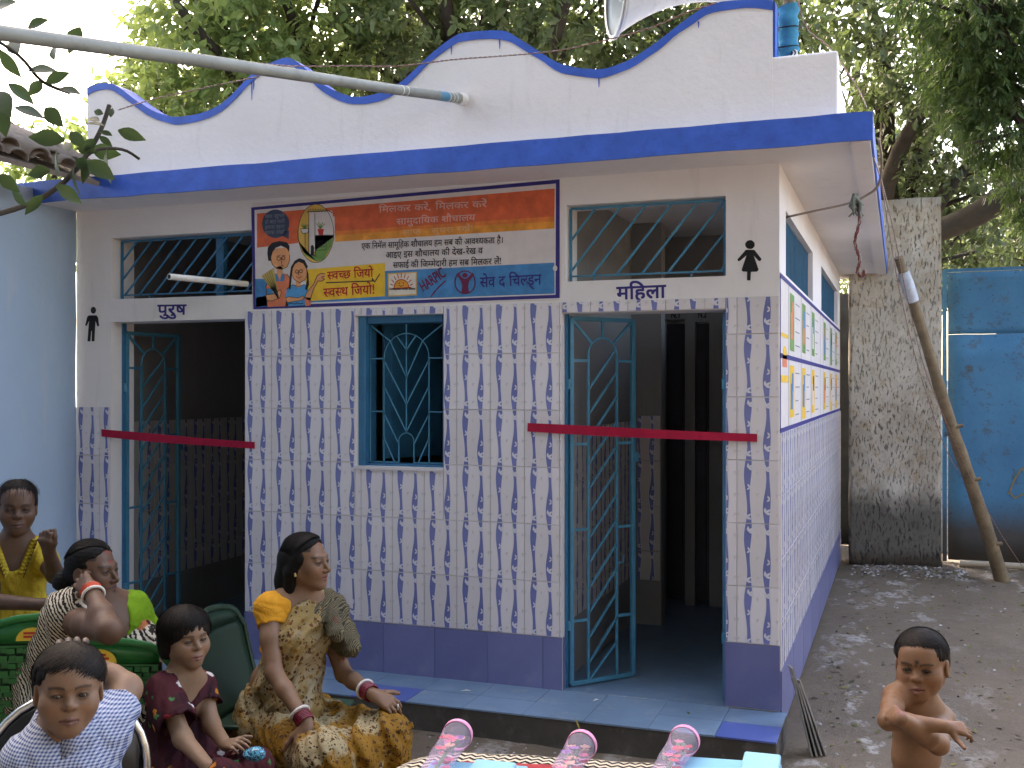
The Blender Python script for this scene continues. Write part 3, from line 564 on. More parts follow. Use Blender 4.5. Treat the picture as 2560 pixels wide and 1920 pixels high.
# women's room: tiled pier, then the stall fronts across the passage
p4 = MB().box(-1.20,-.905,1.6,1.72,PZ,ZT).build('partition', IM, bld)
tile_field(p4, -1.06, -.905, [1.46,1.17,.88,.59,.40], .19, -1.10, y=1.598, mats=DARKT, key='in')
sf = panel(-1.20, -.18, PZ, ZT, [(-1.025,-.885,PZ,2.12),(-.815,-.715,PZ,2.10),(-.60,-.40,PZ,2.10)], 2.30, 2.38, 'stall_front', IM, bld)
for x0_, x1_ in ((-1.025,-.885),(-.815,-.715),(-.60,-.40)):
    d_ = MB().box(x0_+.004, x1_-.004, 2.34, 2.37, PZ+.04, 2.09).build('stall_door', M['doorwood'], bld)
    MB().box(x0_+.025, x1_-.025, 2.325, 2.339, PZ+.2, 1.95).build('door_panel', M['doorwood'], d_)
SIGN_POLYS = [('navy', 0, [(-2.905, 2.656), (-1.083, 2.693), (-1.083, 2.093), (-2.891, 2.081)]), ('board', 1, [(-2.883, 2.64), (-1.103, 2.673), (-1.105, 2.11), (-2.875, 2.099)]), ('orange', 2, [(-2.866, 2.619), (-1.109, 2.648), (-1.111, 2.446), (-1.873, 2.44), (-2.368, 2.437), (-2.372, 2.576), (-2.483, 2.583), (-2.586, 2.572), (-2.6, 2.441), (-2.866, 2.427)]), ('orange2', 2.2, [(-2.372, 2.495), (-1.11, 2.507), (-1.111, 2.473), (-2.368, 2.463)]), ('orange3', 2.4, [(-2.369, 2.472), (-1.617, 2.482), (-1.111, 2.481), (-1.111, 2.446), (-1.873, 2.44), (-2.368, 2.437)]), ('sea', 2, [(-2.877, 2.252), (-2.69, 2.245), (-2.69, 2.094), (-2.873, 2.095)]), ('sea', 2, [(-2.065, 2.266), (-1.111, 2.273), (-1.109, 2.116), (-2.511, 2.11), (-2.877, 2.095), (-2.877, 2.145)]), ('yellow', 3, [(-2.567, 2.292), (-2.065, 2.309), (-2.064, 2.131), (-2.53, 2.117)]), ('bubble', 3, [(-2.657, 2.551), (-2.659, 2.533), (-2.666, 2.517), (-2.676, 2.502), (-2.69, 2.491), (-2.707, 2.482), (-2.725, 2.477), (-2.745, 2.476), (-2.765, 2.479), (-2.783, 2.486), (-2.8, 2.496), (-2.814, 2.509), (-2.825, 2.525), (-2.831, 2.542), (-2.834, 2.56), (-2.831, 2.578), (-2.825, 2.594), (-2.814, 2.609), (-2.8, 2.621), (-2.783, 2.629), (-2.765, 2.634), (-2.745, 2.635), (-2.725, 2.632), (-2.707, 2.625), (-2.69, 2.615), (-2.676, 2.601), (-2.666, 2.586), (-2.659, 2.569)]), ('bubble', 3, [(-2.69, 2.511), (-2.658, 2.514), (-2.66, 2.467), (-2.705, 2.487)]), ('ochre', 3, [(-2.377, 2.483), (-2.378, 2.456), (-2.383, 2.429), (-2.392, 2.404), (-2.403, 2.382), (-2.416, 2.363), (-2.432, 2.347), (-2.45, 2.336), (-2.468, 2.33), (-2.488, 2.328), (-2.507, 2.331), (-2.526, 2.339), (-2.544, 2.352), (-2.56, 2.369), (-2.574, 2.389), (-2.585, 2.413), (-2.593, 2.439), (-2.599, 2.466), (-2.6, 2.494), (-2.599, 2.522), (-2.593, 2.549), (-2.585, 2.575), (-2.574, 2.597), (-2.56, 2.616), (-2.544, 2.631), (-2.526, 2.642), (-2.507, 2.648), (-2.488, 2.65), (-2.468, 2.646), (-2.45, 2.638), (-2.432, 2.625), (-2.416, 2.608), (-2.403, 2.588), (-2.392, 2.564), (-2.383, 2.538), (-2.378, 2.511)]), ('board', 4, [(-2.53, 2.61), (-2.386, 2.608), (-2.376, 2.552), (-2.379, 2.463), (-2.53, 2.372)]), ('green', 4, [(-2.492, 2.477), (-2.379, 2.471), (-2.391, 2.415), (-2.437, 2.344), (-2.492, 2.361)]), ('green', 4, [(-2.596, 2.449), (-2.558, 2.373), (-2.483, 2.334), (-2.437, 2.342), (-2.497, 2.371), (-2.567, 2.39)]), ('ink|0.0040', 5, [(-2.532, 2.602), (-2.532, 2.372), (-2.492, 2.367), (-2.494, 2.599)]), ('ink|0.0040', 5, [(-2.544, 2.609), (-2.409, 2.609), (-2.386, 2.597)]), ('ink|0.0030', 5, [(-2.53, 2.626), (-2.536, 2.608)]), ('ink|0.0030', 5, [(-2.52, 2.625), (-2.526, 2.608)]), ('ink|0.0030', 5, [(-2.509, 2.625), (-2.516, 2.607)]), ('ink|0.0030', 5, [(-2.499, 2.624), (-2.505, 2.607)]), ('ink|0.0030', 5, [(-2.489, 2.624), (-2.495, 2.606)]), ('ink|0.0030', 5, [(-2.478, 2.623), (-2.485, 2.605)]), ('ink|0.0030', 5, [(-2.468, 2.622), (-2.475, 2.605)]), ('ink|0.0030', 5, [(-2.458, 2.622), (-2.465, 2.604)]), ('ink|0.0030', 5, [(-2.448, 2.621), (-2.454, 2.604)]), ('ink|0.0030', 5, [(-2.438, 2.621), (-2.444, 2.603)]), ('ink|0.0030', 5, [(-2.427, 2.62), (-2.434, 2.603)]), ('ink|0.0030', 5, [(-2.417, 2.62), (-2.424, 2.602)]), ('ink|0.0040', 5, [(-2.492, 2.477), (-2.377, 2.473)]), ('ink|0.0030', 5, [(-2.377, 2.483), (-2.378, 2.456), (-2.383, 2.429), (-2.392, 2.404), (-2.403, 2.382), (-2.416, 2.363), (-2.432, 2.347), (-2.45, 2.336), (-2.468, 2.33), (-2.488, 2.328), (-2.507, 2.331), (-2.526, 2.339), (-2.544, 2.352), (-2.56, 2.369), (-2.574, 2.389), (-2.585, 2.413), (-2.593, 2.439), (-2.599, 2.466), (-2.6, 2.494), (-2.599, 2.522), (-2.593, 2.549), (-2.585, 2.575), (-2.574, 2.597), (-2.56, 2.616), (-2.544, 2.631), (-2.526, 2.642), (-2.507, 2.648), (-2.488, 2.65), (-2.468, 2.646), (-2.45, 2.638), (-2.432, 2.625), (-2.416, 2.608), (-2.403, 2.588), (-2.392, 2.564), (-2.383, 2.538), (-2.378, 2.511), (-2.377, 2.483)]), ('red', 5, [(-2.477, 2.513), (-2.437, 2.511), (-2.444, 2.476), (-2.469, 2.477)]), ('board', 5, [(-2.584, 2.518), (-2.534, 2.518), (-2.537, 2.494), (-2.572, 2.493)]), ('ink|0.0030', 6, [(-2.584, 2.518), (-2.534, 2.518), (-2.537, 2.494), (-2.572, 2.493), (-2.584, 2.518)]), ('ink|0.0030', 6, [(-2.555, 2.492), (-2.555, 2.398)]), ('green|0.0050', 6, [(-2.46, 2.512), (-2.483, 2.542)]), ('green|0.0050', 6, [(-2.558, 2.519), (-2.581, 2.54)]), ('green|0.0050', 6, [(-2.46, 2.512), (-2.47, 2.548)]), ('green|0.0050', 6, [(-2.558, 2.519), (-2.57, 2.545)]), ('green|0.0050', 6, [(-2.46, 2.512), (-2.457, 2.54)]), ('green|0.0050', 6, [(-2.558, 2.519), (-2.559, 2.539)]), ('green|0.0050', 6, [(-2.46, 2.512), (-2.444, 2.546)]), ('green|0.0050', 6, [(-2.558, 2.519), (-2.548, 2.543)]), ('green|0.0050', 6, [(-2.46, 2.512), (-2.431, 2.539)]), ('green|0.0050', 6, [(-2.558, 2.519), (-2.536, 2.538)]), ('ink|0.0030', 5, [(-2.488, 2.444), (-2.423, 2.445), (-2.423, 2.396), (-2.488, 2.395)]), ('ink|0.0030', 5, [(-2.483, 2.427), (-2.437, 2.429), (-2.432, 2.413), (-2.478, 2.412)]), ('dark', 5, [(-2.52, 2.372), (-2.519, 2.421), (-2.509, 2.427), (-2.5, 2.416), (-2.499, 2.371)]), ('skin', 5, [(-2.775, 2.416), (-2.657, 2.419), (-2.654, 2.344), (-2.669, 2.312), (-2.705, 2.299), (-2.743, 2.307), (-2.767, 2.332), (-2.777, 2.374)]), ('dark', 6, [(-2.791, 2.35), (-2.798, 2.392), (-2.794, 2.425), (-2.767, 2.45), (-2.719, 2.458), (-2.671, 2.448), (-2.654, 2.427), (-2.657, 2.394), (-2.673, 2.415), (-2.709, 2.431), (-2.743, 2.421), (-2.762, 2.399), (-2.772, 2.373), (-2.773, 2.349)]), ('salmon', 4, [(-2.806, 2.209), (-2.762, 2.274), (-2.719, 2.281), (-2.671, 2.271), (-2.648, 2.245), (-2.648, 2.093), (-2.796, 2.092)]), ('skin', 5, [(-2.738, 2.315), (-2.7, 2.313), (-2.7, 2.264), (-2.719, 2.252), (-2.736, 2.265)]), ('collar', 6, [(-2.759, 2.274), (-2.731, 2.273), (-2.721, 2.233), (-2.748, 2.236)]), ('collar', 6, [(-2.705, 2.272), (-2.686, 2.271), (-2.69, 2.232), (-2.717, 2.233)]), ('ink|0.0035', 7, [(-2.712, 2.359), (-2.714, 2.354), (-2.718, 2.351), (-2.724, 2.35), (-2.73, 2.351), (-2.734, 2.355), (-2.735, 2.36), (-2.734, 2.365), (-2.73, 2.369), (-2.724, 2.37), (-2.718, 2.368), (-2.714, 2.364), (-2.712, 2.359)]), ('ink|0.0035', 7, [(-2.683, 2.361), (-2.684, 2.356), (-2.688, 2.353), (-2.693, 2.352), (-2.699, 2.353), (-2.702, 2.357), (-2.704, 2.361), (-2.702, 2.366), (-2.699, 2.369), (-2.693, 2.37), (-2.688, 2.369), (-2.684, 2.365), (-2.683, 2.361)]), ('ink|0.0035', 7, [(-2.707, 2.367), (-2.705, 2.33), (-2.7, 2.32)]), ('ink|0.0035', 7, [(-2.721, 2.314), (-2.705, 2.318), (-2.69, 2.315)]), ('ink|0.0030', 7, [(-2.738, 2.373), (-2.714, 2.378)]), ('ink|0.0030', 7, [(-2.702, 2.377), (-2.681, 2.373)]), ('ink|0.0030', 6, [(-2.775, 2.416), (-2.777, 2.374), (-2.767, 2.332), (-2.743, 2.307), (-2.705, 2.299), (-2.669, 2.312), (-2.654, 2.344), (-2.654, 2.377)]), ('ink|0.0035', 6, [(-2.762, 2.274), (-2.806, 2.209), (-2.798, 2.097)]), ('ink|0.0035', 6, [(-2.671, 2.271), (-2.648, 2.245)]), ('straw|0.0080', 7, [(-2.727, 2.14), (-2.83, 2.268)]), ('straw|0.0080', 7, [(-2.727, 2.14), (-2.821, 2.273)]), ('straw|0.0080', 7, [(-2.727, 2.14), (-2.812, 2.278)]), ('straw|0.0080', 7, [(-2.727, 2.14), (-2.804, 2.282)]), ('straw|0.0080', 7, [(-2.727, 2.14), (-2.795, 2.287)]), ('straw|0.0080', 7, [(-2.727, 2.14), (-2.786, 2.292)]), ('straw|0.0080', 7, [(-2.727, 2.14), (-2.778, 2.296)]), ('straw|0.0080', 7, [(-2.727, 2.14), (-2.769, 2.301)]), ('straw|0.0080', 7, [(-2.727, 2.14), (-2.76, 2.306)]), ('ink|0.0022', 7.5, [(-2.727, 2.14), (-2.825, 2.264)]), ('ink|0.0022', 7.5, [(-2.727, 2.14), (-2.811, 2.271)]), ('ink|0.0022', 7.5, [(-2.727, 2.14), (-2.798, 2.278)]), ('ink|0.0022', 7.5, [(-2.727, 2.14), (-2.784, 2.285)]), ('ink|0.0022', 7.5, [(-2.727, 2.14), (-2.771, 2.292)]), ('collar', 7, [(-2.804, 2.193), (-2.772, 2.196), (-2.755, 2.164), (-2.796, 2.157)]), ('skin', 7, [(-2.806, 2.158), (-2.755, 2.164), (-2.714, 2.186), (-2.705, 2.171), (-2.717, 2.14), (-2.762, 2.126), (-2.796, 2.126)]), ('ink|0.0030', 8, [(-2.806, 2.158), (-2.755, 2.164), (-2.714, 2.186), (-2.705, 2.171), (-2.717, 2.14), (-2.762, 2.126), (-2.796, 2.126)]), ('skin', 5, [(-2.643, 2.303), (-2.622, 2.339), (-2.577, 2.341), (-2.544, 2.307), (-2.537, 2.266), (-2.558, 2.234), (-2.591, 2.22), (-2.624, 2.24), (-2.641, 2.27)]), ('dark', 6, [(-2.652, 2.27), (-2.645, 2.311), (-2.622, 2.343), (-2.591, 2.357), (-2.558, 2.345), (-2.537, 2.307), (-2.547, 2.295), (-2.567, 2.326), (-2.596, 2.337), (-2.619, 2.325), (-2.633, 2.302), (-2.639, 2.261), (-2.648, 2.188), (-2.66, 2.188)]), ('dark', 6, [(-2.547, 2.307), (-2.534, 2.266), (-2.53, 2.208), (-2.544, 2.176), (-2.556, 2.185), (-2.544, 2.233)]), ('dress', 5, [(-2.673, 2.188), (-2.633, 2.212), (-2.596, 2.198), (-2.558, 2.211), (-2.539, 2.201), (-2.53, 2.135), (-2.558, 2.095), (-2.662, 2.093), (-2.679, 2.147)]), ('dress', 4, [(-2.681, 2.094), (-2.671, 2.139), (-2.549, 2.135), (-2.558, 2.095)]), ('skin', 6, [(-2.614, 2.232), (-2.581, 2.231), (-2.584, 2.198), (-2.6, 2.193), (-2.616, 2.203)]), ('ink|0.0035', 7, [(-2.597, 2.283), (-2.598, 2.278), (-2.602, 2.275), (-2.607, 2.274), (-2.612, 2.276), (-2.616, 2.279), (-2.617, 2.284), (-2.616, 2.288), (-2.612, 2.291), (-2.607, 2.292), (-2.602, 2.291), (-2.598, 2.288), (-2.597, 2.283)]), ('ink|0.0035', 7, [(-2.571, 2.284), (-2.572, 2.279), (-2.576, 2.276), (-2.581, 2.275), (-2.587, 2.276), (-2.59, 2.28), (-2.592, 2.284), (-2.59, 2.289), (-2.587, 2.292), (-2.581, 2.293), (-2.576, 2.292), (-2.572, 2.288), (-2.571, 2.284)]), ('ink|0.0035', 7, [(-2.596, 2.283), (-2.597, 2.267), (-2.592, 2.263)]), ('red|0.0040', 7, [(-2.61, 2.256), (-2.596, 2.245), (-2.577, 2.255)]), ('ink|0.0030', 6.5, [(-2.641, 2.27), (-2.624, 2.24), (-2.591, 2.22), (-2.558, 2.234), (-2.537, 2.266)]), ('skin', 7, [(-2.558, 2.136), (-2.544, 2.166), (-2.502, 2.208), (-2.478, 2.256), (-2.457, 2.267), (-2.429, 2.264), (-2.432, 2.25), (-2.446, 2.245), (-2.432, 2.234), (-2.451, 2.224), (-2.474, 2.227), (-2.502, 2.183), (-2.52, 2.134), (-2.525, 2.118)]), ('ink|0.0035', 8, [(-2.558, 2.136), (-2.544, 2.166), (-2.502, 2.208), (-2.478, 2.256), (-2.457, 2.267), (-2.429, 2.264)]), ('ink|0.0035', 8, [(-2.432, 2.25), (-2.451, 2.247), (-2.432, 2.234), (-2.451, 2.224), (-2.474, 2.227), (-2.502, 2.183), (-2.522, 2.126)]), ('salmon', 7, [(-2.56, 2.14), (-2.522, 2.135), (-2.519, 2.093), (-2.553, 2.09)]), ('skin', 7, [(-2.679, 2.139), (-2.662, 2.145), (-2.596, 2.137), (-2.567, 2.148), (-2.56, 2.136), (-2.577, 2.123), (-2.662, 2.114)]), ('ink|0.0030', 8, [(-2.679, 2.139), (-2.662, 2.145), (-2.596, 2.137), (-2.567, 2.148), (-2.56, 2.136), (-2.577, 2.123), (-2.662, 2.114)]), ('ink|0.0030', 7, [(-2.673, 2.188), (-2.633, 2.212), (-2.596, 2.198), (-2.558, 2.211)]), ('ink|0.0040', 7, [(-2.662, 2.104), (-2.643, 2.11), (-2.624, 2.103), (-2.605, 2.109), (-2.586, 2.103), (-2.567, 2.108)]), ('ochre', 4, [(-2.049, 2.253), (-1.876, 2.255), (-1.876, 2.13), (-2.046, 2.127)]), ('cream', 5, [(-2.042, 2.246), (-1.883, 2.249), (-1.883, 2.137), (-2.041, 2.133)]), ('sun', 6, [(-2.011, 2.171), (-2.011, 2.174), (-2.009, 2.184), (-2.006, 2.193), (-2.001, 2.201), (-1.994, 2.208), (-1.986, 2.213), (-1.976, 2.216), (-1.967, 2.217), (-1.957, 2.215), (-1.948, 2.212), (-1.939, 2.206), (-1.932, 2.199), (-1.927, 2.19), (-1.924, 2.181), (-1.923, 2.171), (-1.918, 2.171)]), ('red|0.0050', 7, [(-2.012, 2.171), (-2.011, 2.174), (-2.009, 2.184), (-2.006, 2.193), (-2.001, 2.201), (-1.994, 2.208), (-1.986, 2.213), (-1.976, 2.216), (-1.967, 2.217), (-1.957, 2.215), (-1.948, 2.212), (-1.939, 2.206), (-1.932, 2.199), (-1.927, 2.19), (-1.924, 2.181), (-1.923, 2.171), (-1.916, 2.171)]), ('red|0.0060', 7, [(-2.021, 2.17), (-1.909, 2.172)]), ('red|0.0050', 7, [(-2.017, 2.188), (-2.032, 2.195)]), ('red|0.0050', 7, [(-2.011, 2.204), (-2.024, 2.217)]), ('red|0.0050', 7, [(-1.999, 2.217), (-2.01, 2.235)]), ('red|0.0050', 7, [(-1.984, 2.225), (-1.989, 2.247)]), ('red|0.0050', 7, [(-1.967, 2.228), (-1.967, 2.25)]), ('red|0.0050', 7, [(-1.949, 2.224), (-1.944, 2.245)]), ('red|0.0050', 7, [(-1.934, 2.215), (-1.924, 2.232)]), ('red|0.0050', 7, [(-1.923, 2.201), (-1.909, 2.213)]), ('red|0.0050', 7, [(-1.917, 2.184), (-1.901, 2.19)]), ('ink', 7, [(-1.975, 2.196), (-1.976, 2.194), (-1.979, 2.193), (-1.981, 2.194), (-1.982, 2.197), (-1.981, 2.199), (-1.979, 2.201), (-1.976, 2.199)]), ('ink', 7, [(-1.952, 2.197), (-1.953, 2.194), (-1.955, 2.193), (-1.958, 2.195), (-1.959, 2.197), (-1.958, 2.2), (-1.955, 2.201), (-1.953, 2.2)]), ('ink|0.0035', 7, [(-1.982, 2.186), (-1.968, 2.179), (-1.953, 2.187)]), ('ink|0.0060', 5, [(-2.423, 2.215), (-2.136, 2.215), (-2.141, 2.229), (-2.126, 2.209), (-2.096, 2.25)]), ('maroon|0.0070', 5, [(-1.795, 2.12), (-1.778, 2.141), (-1.748, 2.171), (-1.711, 2.201)]), ('maroon|0.0060', 4, [(-1.543, 2.187), (-1.545, 2.175), (-1.548, 2.164), (-1.554, 2.153), (-1.562, 2.144), (-1.572, 2.137), (-1.582, 2.133), (-1.594, 2.131), (-1.606, 2.131), (-1.618, 2.134), (-1.629, 2.139), (-1.638, 2.147), (-1.646, 2.156), (-1.652, 2.167), (-1.656, 2.179), (-1.657, 2.191), (-1.656, 2.203), (-1.652, 2.215), (-1.646, 2.226), (-1.638, 2.234), (-1.629, 2.241), (-1.618, 2.246), (-1.606, 2.248), (-1.594, 2.248), (-1.582, 2.245), (-1.572, 2.239), (-1.562, 2.232), (-1.554, 2.222), (-1.548, 2.211), (-1.545, 2.2), (-1.543, 2.187)]), ('maroon', 5, [(-1.585, 2.226), (-1.586, 2.22), (-1.591, 2.216), (-1.597, 2.214), (-1.603, 2.214), (-1.609, 2.217), (-1.614, 2.221), (-1.615, 2.227), (-1.614, 2.233), (-1.609, 2.237), (-1.603, 2.239), (-1.597, 2.239), (-1.591, 2.236), (-1.586, 2.232)]), ('maroon', 5, [(-1.649, 2.234), (-1.638, 2.24), (-1.617, 2.215), (-1.6, 2.207), (-1.583, 2.214), (-1.557, 2.238), (-1.547, 2.228), (-1.577, 2.194), (-1.583, 2.169), (-1.577, 2.137), (-1.6, 2.13), (-1.621, 2.137), (-1.615, 2.17), (-1.622, 2.195)]), ('board', 6, [(-1.094, 2.244), (-1.097, 2.233), (-1.106, 2.229), (-1.115, 2.234), (-1.119, 2.244), (-1.115, 2.255), (-1.106, 2.259), (-1.097, 2.254)])]
SIGN_TEXTS = [('ink', 7, 'Development Action Society', (-2.039, 2.163), (-1.885, 2.16), 0.0104), ('fadew', 5, 'िमलकर करें, िमलकर करें', (-2.101, 2.613), (-1.477, 2.607), 0.032), ('fadew', 5, 'सामुदाियक शौचालय', (-1.996, 2.541), (-1.542, 2.54), 0.0304), ('fadeo', 5, 'साफ - सुथरा रखें!', (-1.961, 2.479), (-1.55, 2.483), 0.0272), ('ink', 5, 'एक िनमॅल सामूिहक शौचालय हम सब की आवश~यकता है।', (-2.206, 2.419), (-1.385, 2.415), 0.0296), ('ink', 5, 'आइए इस शौचालय की देख-रेख व', (-2.061, 2.365), (-1.5, 2.365), 0.0296), ('ink', 5, 'सफाई की िजम~मेदारी हम सब िमलकर लें!', (-2.017, 2.309), (-1.395, 2.306), 0.0296), ('redt', 5, 'स~वच~छ िजयो', (-2.418, 2.273), (-2.136, 2.279), 0.0416), ('redt', 5, 'स~वस~थ िजयो!', (-2.441, 2.181), (-2.123, 2.191), 0.0448), ('navy', 5, 'सेव द िचल~ड/न', (-1.517, 2.209), (-1.181, 2.214), 0.0496), ('fadeb', 5, 'क~या सुनते', (-2.813, 2.607), (-2.686, 2.607), 0.0176), ('fadeb', 5, 'हो बात मानी', (-2.813, 2.576), (-2.686, 2.575), 0.0176), ('fadeb', 5, 'हमारा रहना', (-2.813, 2.546), (-2.686, 2.546), 0.0176), ('fadeb', 5, 'साफ रखो', (-2.813, 2.516), (-2.686, 2.516), 0.0176), ('maroon', 5, 'HARPIC', (-1.841, 2.145), (-1.708, 2.227), 0.05)]
DOOR_TEXTS = [('navy', 0, 'पुरुष', (-3.548, 2.12), (-3.347, 2.117), 0.056, 1), ('navy', 0, 'मिहला', (-0.79, 2.135), (-0.544, 2.138), 0.06, 1)]
WOMAN_SIGN = [[(-0.114, 2.319), (-0.115, 2.312), (-0.118, 2.307), (-0.123, 2.302), (-0.129, 2.299), (-0.136, 2.299), (-0.143, 2.3), (-0.149, 2.303), (-0.154, 2.308), (-0.158, 2.314), (-0.159, 2.321), (-0.158, 2.327), (-0.154, 2.333), (-0.149, 2.338), (-0.143, 2.34), (-0.136, 2.341), (-0.129, 2.34), (-0.123, 2.336), (-0.118, 2.331), (-0.115, 2.325)], [(-0.156, 2.296), (-0.116, 2.294), (-0.082, 2.249), (-0.088, 2.239), (-0.096, 2.241), (-0.119, 2.267), (-0.096, 2.199), (-0.103, 2.19), (-0.132, 2.19), (-0.134, 2.149), (-0.15, 2.15), (-0.15, 2.191), (-0.17, 2.193), (-0.176, 2.2), (-0.153, 2.269), (-0.182, 2.245), (-0.193, 2.243), (-0.195, 2.252)]]
MAN_SIGN = [[(-3.992, 2.104), (-3.993, 2.097), (-3.996, 2.092), (-4.0, 2.087), (-4.006, 2.084), (-4.012, 2.083), (-4.018, 2.085), (-4.024, 2.088), (-4.028, 2.092), (-4.031, 2.098), (-4.032, 2.105), (-4.031, 2.111), (-4.028, 2.117), (-4.024, 2.121), (-4.018, 2.124), (-4.012, 2.125), (-4.006, 2.123), (-4.0, 2.12), (-3.996, 2.116), (-3.993, 2.11)], [(-4.047, 2.074), (-3.99, 2.073), (-3.977, 2.06), (-3.969, 2.008), (-3.982, 2.006), (-3.996, 2.039), (-4.0, 1.984), (-4.004, 1.917), (-4.025, 1.918), (-4.023, 1.979), (-4.028, 1.98), (-4.035, 1.917), (-4.056, 1.918), (-4.05, 1.985), (-4.044, 2.04), (-4.063, 2.01), (-4.074, 2.014), (-4.058, 2.065)]]
# ================================================================= painted lettering and pictures
def _text_source():
    c = bpy.data.curves.new('glyphs', 'FONT'); o = bpy.data.objects.new('glyphs', c); COL.objects.link(o); return c, o
_tc, _to = _text_source(); _gl = {}
SPACING_MATRA = 'ािीोौ'; MARKS = 'ुूेैंॅँ'
def glyph(ch):
    if ch in _gl: return _gl[ch]
    _tc.body = ch; bpy.context.view_layer.update()
    me = _to.evaluated_get(bpy.context.evaluated_depsgraph_get()).to_mesh()
    v = [(p.co.x, p.co.y) for p in me.vertices]; f = [tuple(p.vertices) for p in me.polygons]
    _gl[ch] = (v, f); return _gl[ch]
def text_polys(s):
    """glyph polygons laid out by hand: '~' after a consonant makes its half form, '/' adds the under-stroke"""
    out = []; x = 0; i = 0; deva = any('\u0900' < c < '\u097f' for c in s); last = 0
    if not deva:
        _tc.body = s; bpy.context.view_layer.update()
        me = _to.evaluated_get(bpy.context.evaluated_depsgraph_get()).to_mesh()
        v = [(p.co.x, p.co.y) for p in me.vertices]
        return [[v[j] for j in p.vertices] for p in me.polygons], max(a for a, b in v)
    while i < len(s):
        ch = s[i]
        if ch == ' ': x += .30; i += 1; continue
        if ch == '/':
            for a, b in (((-.42,-.02),(-.25,-.16)),((-.25,-.02-.14),(-.42+.34,-.30))):
                p = [(x+a[0],a[1]),(x+a[0]+.08,a[1]+.02),(x+b[0]+.05,b[1]+.04),(x+b[0]-.03,b[1])]; out.append(p)
            i += 1; continue
        v, f = glyph(ch); half = i+1 < len(s) and s[i+1] == '~'
        if not v: i += 1; continue
        mx = max(a for a, b in v)
        if half:
            cut = mx - (.16 if ch not in 'क' else .30)
            for q in f:
                c = clip([v[j] for j in q], -9, cut, -9, 9)
                if c: out.append([(a+x, b) for a, b in c])
            x += cut; i += 2; continue
        for q in f: out.append([(v[j][0]+x, v[j][1]) for j in q])
        if ch in MARKS: pass
        elif ch in '.,!-।': x += mx + .12
        elif ch == 'ि': x += .268
        else: x += mx - .005
        i += 1
    return out, x
def write(mb, s, a, b, h, y, mi=0, em=None, weight=0):
    """lay text from a to b (x,z) on the wall plane y; a is the head line (or base line for latin)"""
    polys, w = text_polys(s); deva = any('\u0900' < c < '\u097f' for c in s)
    ax, az = a; bx, bz = b; sx = math.hypot(bx-ax, bz-az)/w; sy = h/.62
    ux, uz = (bx-ax)/(sx*w), (bz-az)/(sx*w); top = .622 if deva else 0
    offs = [(0,0)] if not weight else [(0,0),(weight,0),(0,weight),(weight,weight)]
    for k_, (ox, oz) in enumerate(offs):
        for p in polys:
            vs = [(ax + ux*px*sx - uz*(pz-top)*sy + ox, y - .00004*k_, az + uz*px*sx + ux*(pz-top)*sy + oz) for px, pz in p]
            mb.add(vs, [tuple(range(len(vs)))], mi)
def stroke(mb, pts, w, y, mi=0):
    for a, b in zip(pts[:-1], pts[1:]):
        dx, dz = b[0]-a[0], b[1]-a[1]; L = math.hypot(dx, dz) or 1e-6
        nx, nz = -dz/L*w/2, dx/L*w/2; ex, ez = dx/L*w*.3, dz/L*w*.3
        mb.add([(a[0]-ex+nx,y,a[1]-ez+nz),(a[0]-ex-nx,y,a[1]-ez-nz),(b[0]+ex-nx,y,b[1]+ez-nz),(b[0]+ex+nx,y,b[1]+ez+nz)], [(0,1,2,3)], mi)
def sp(name, c, var=.12): return paint(name, c, .55, var, 14, .25, 40, .3)
SM = {'navy': M['navy'], 'board': sp('board_white', (.66,.62,.62), .06), 'orange': sp('brushed_orange', (.66,.13,.055), .2), 'orange2': sp('brushed_amber', (.72,.21,.05), .25),
 'orange3': sp('brushed_gold', (.74,.30,.05), .25), 'sea': sp('sea_blue', (.045,.22,.48), .2), 'yellow': sp('yolk_yellow', (.80,.50,.04)), 'bubble': sp('slate_bubble', (.05,.07,.13)),
 'ochre': sp('ochre', (.66,.42,.10)), 'green': sp('leaf_green_paint', (.15,.30,.08)), 'ink': sp('ink', (.02,.018,.03)), 'red': sp('red_paint', (.55,.04,.03)), 'redt': sp('red_lettering', (.50,.02,.02)),
 'dark': sp('hair_black', (.015,.015,.02)), 'skin': sp('painted_skin', (.72,.33,.15)), 'salmon': sp('salmon', (.70,.20,.10)), 'collar': sp('collar_blue', (.05,.22,.42)), 'straw': sp('straw', (.55,.42,.12)),
 'dress': sp('dress_blue', (.06,.30,.60)), 'cream': sp('cream_paint', (.68,.64,.55)), 'sun': sp('sun_orange', (.75,.32,.04)), 'fadew': sp('faded_white', (.66,.42,.38)), 'fadeo': sp('faded_amber', (.72,.40,.20)),
 'fadeb': sp('faded_grey', (.16,.19,.24)), 'maroon': sp('maroon_brush', (.16,.02,.07))}
sign = thing('painted_sign', 'wide painted hygiene message sign with cartoon couple, between ventilator and window', 'sign', (-2.0, 0, 2.085))
frames = {}
def part_of(m, l, pts):
    if m == 'navy' and l == 0: return 'frame'
    if m in ('orange','orange2','orange3','sea','yellow') or (m == 'board' and l == 1): return 'colour_field'
    cx_ = sum(p[0] for p in pts)/len(pts); cz_ = sum(p[1] for p in pts)/len(pts)
    if m.startswith('bubble'): return 'speech_bubble'
    if cx_ > -1.75: return 'child_emblem'
    if cx_ > -1.90: return 'brush_line'
    if cx_ > -2.12: return 'sun_emblem'
    if m == 'ink' and cx_ > -2.45 and cz_ < 2.3: return 'tick_line'
    if cz_ > 2.33 and cx_ > -2.66: return 'latrine_picture'
    return 'woman_figure' if cx_ > -2.675 else 'man_figure'
groups = {}
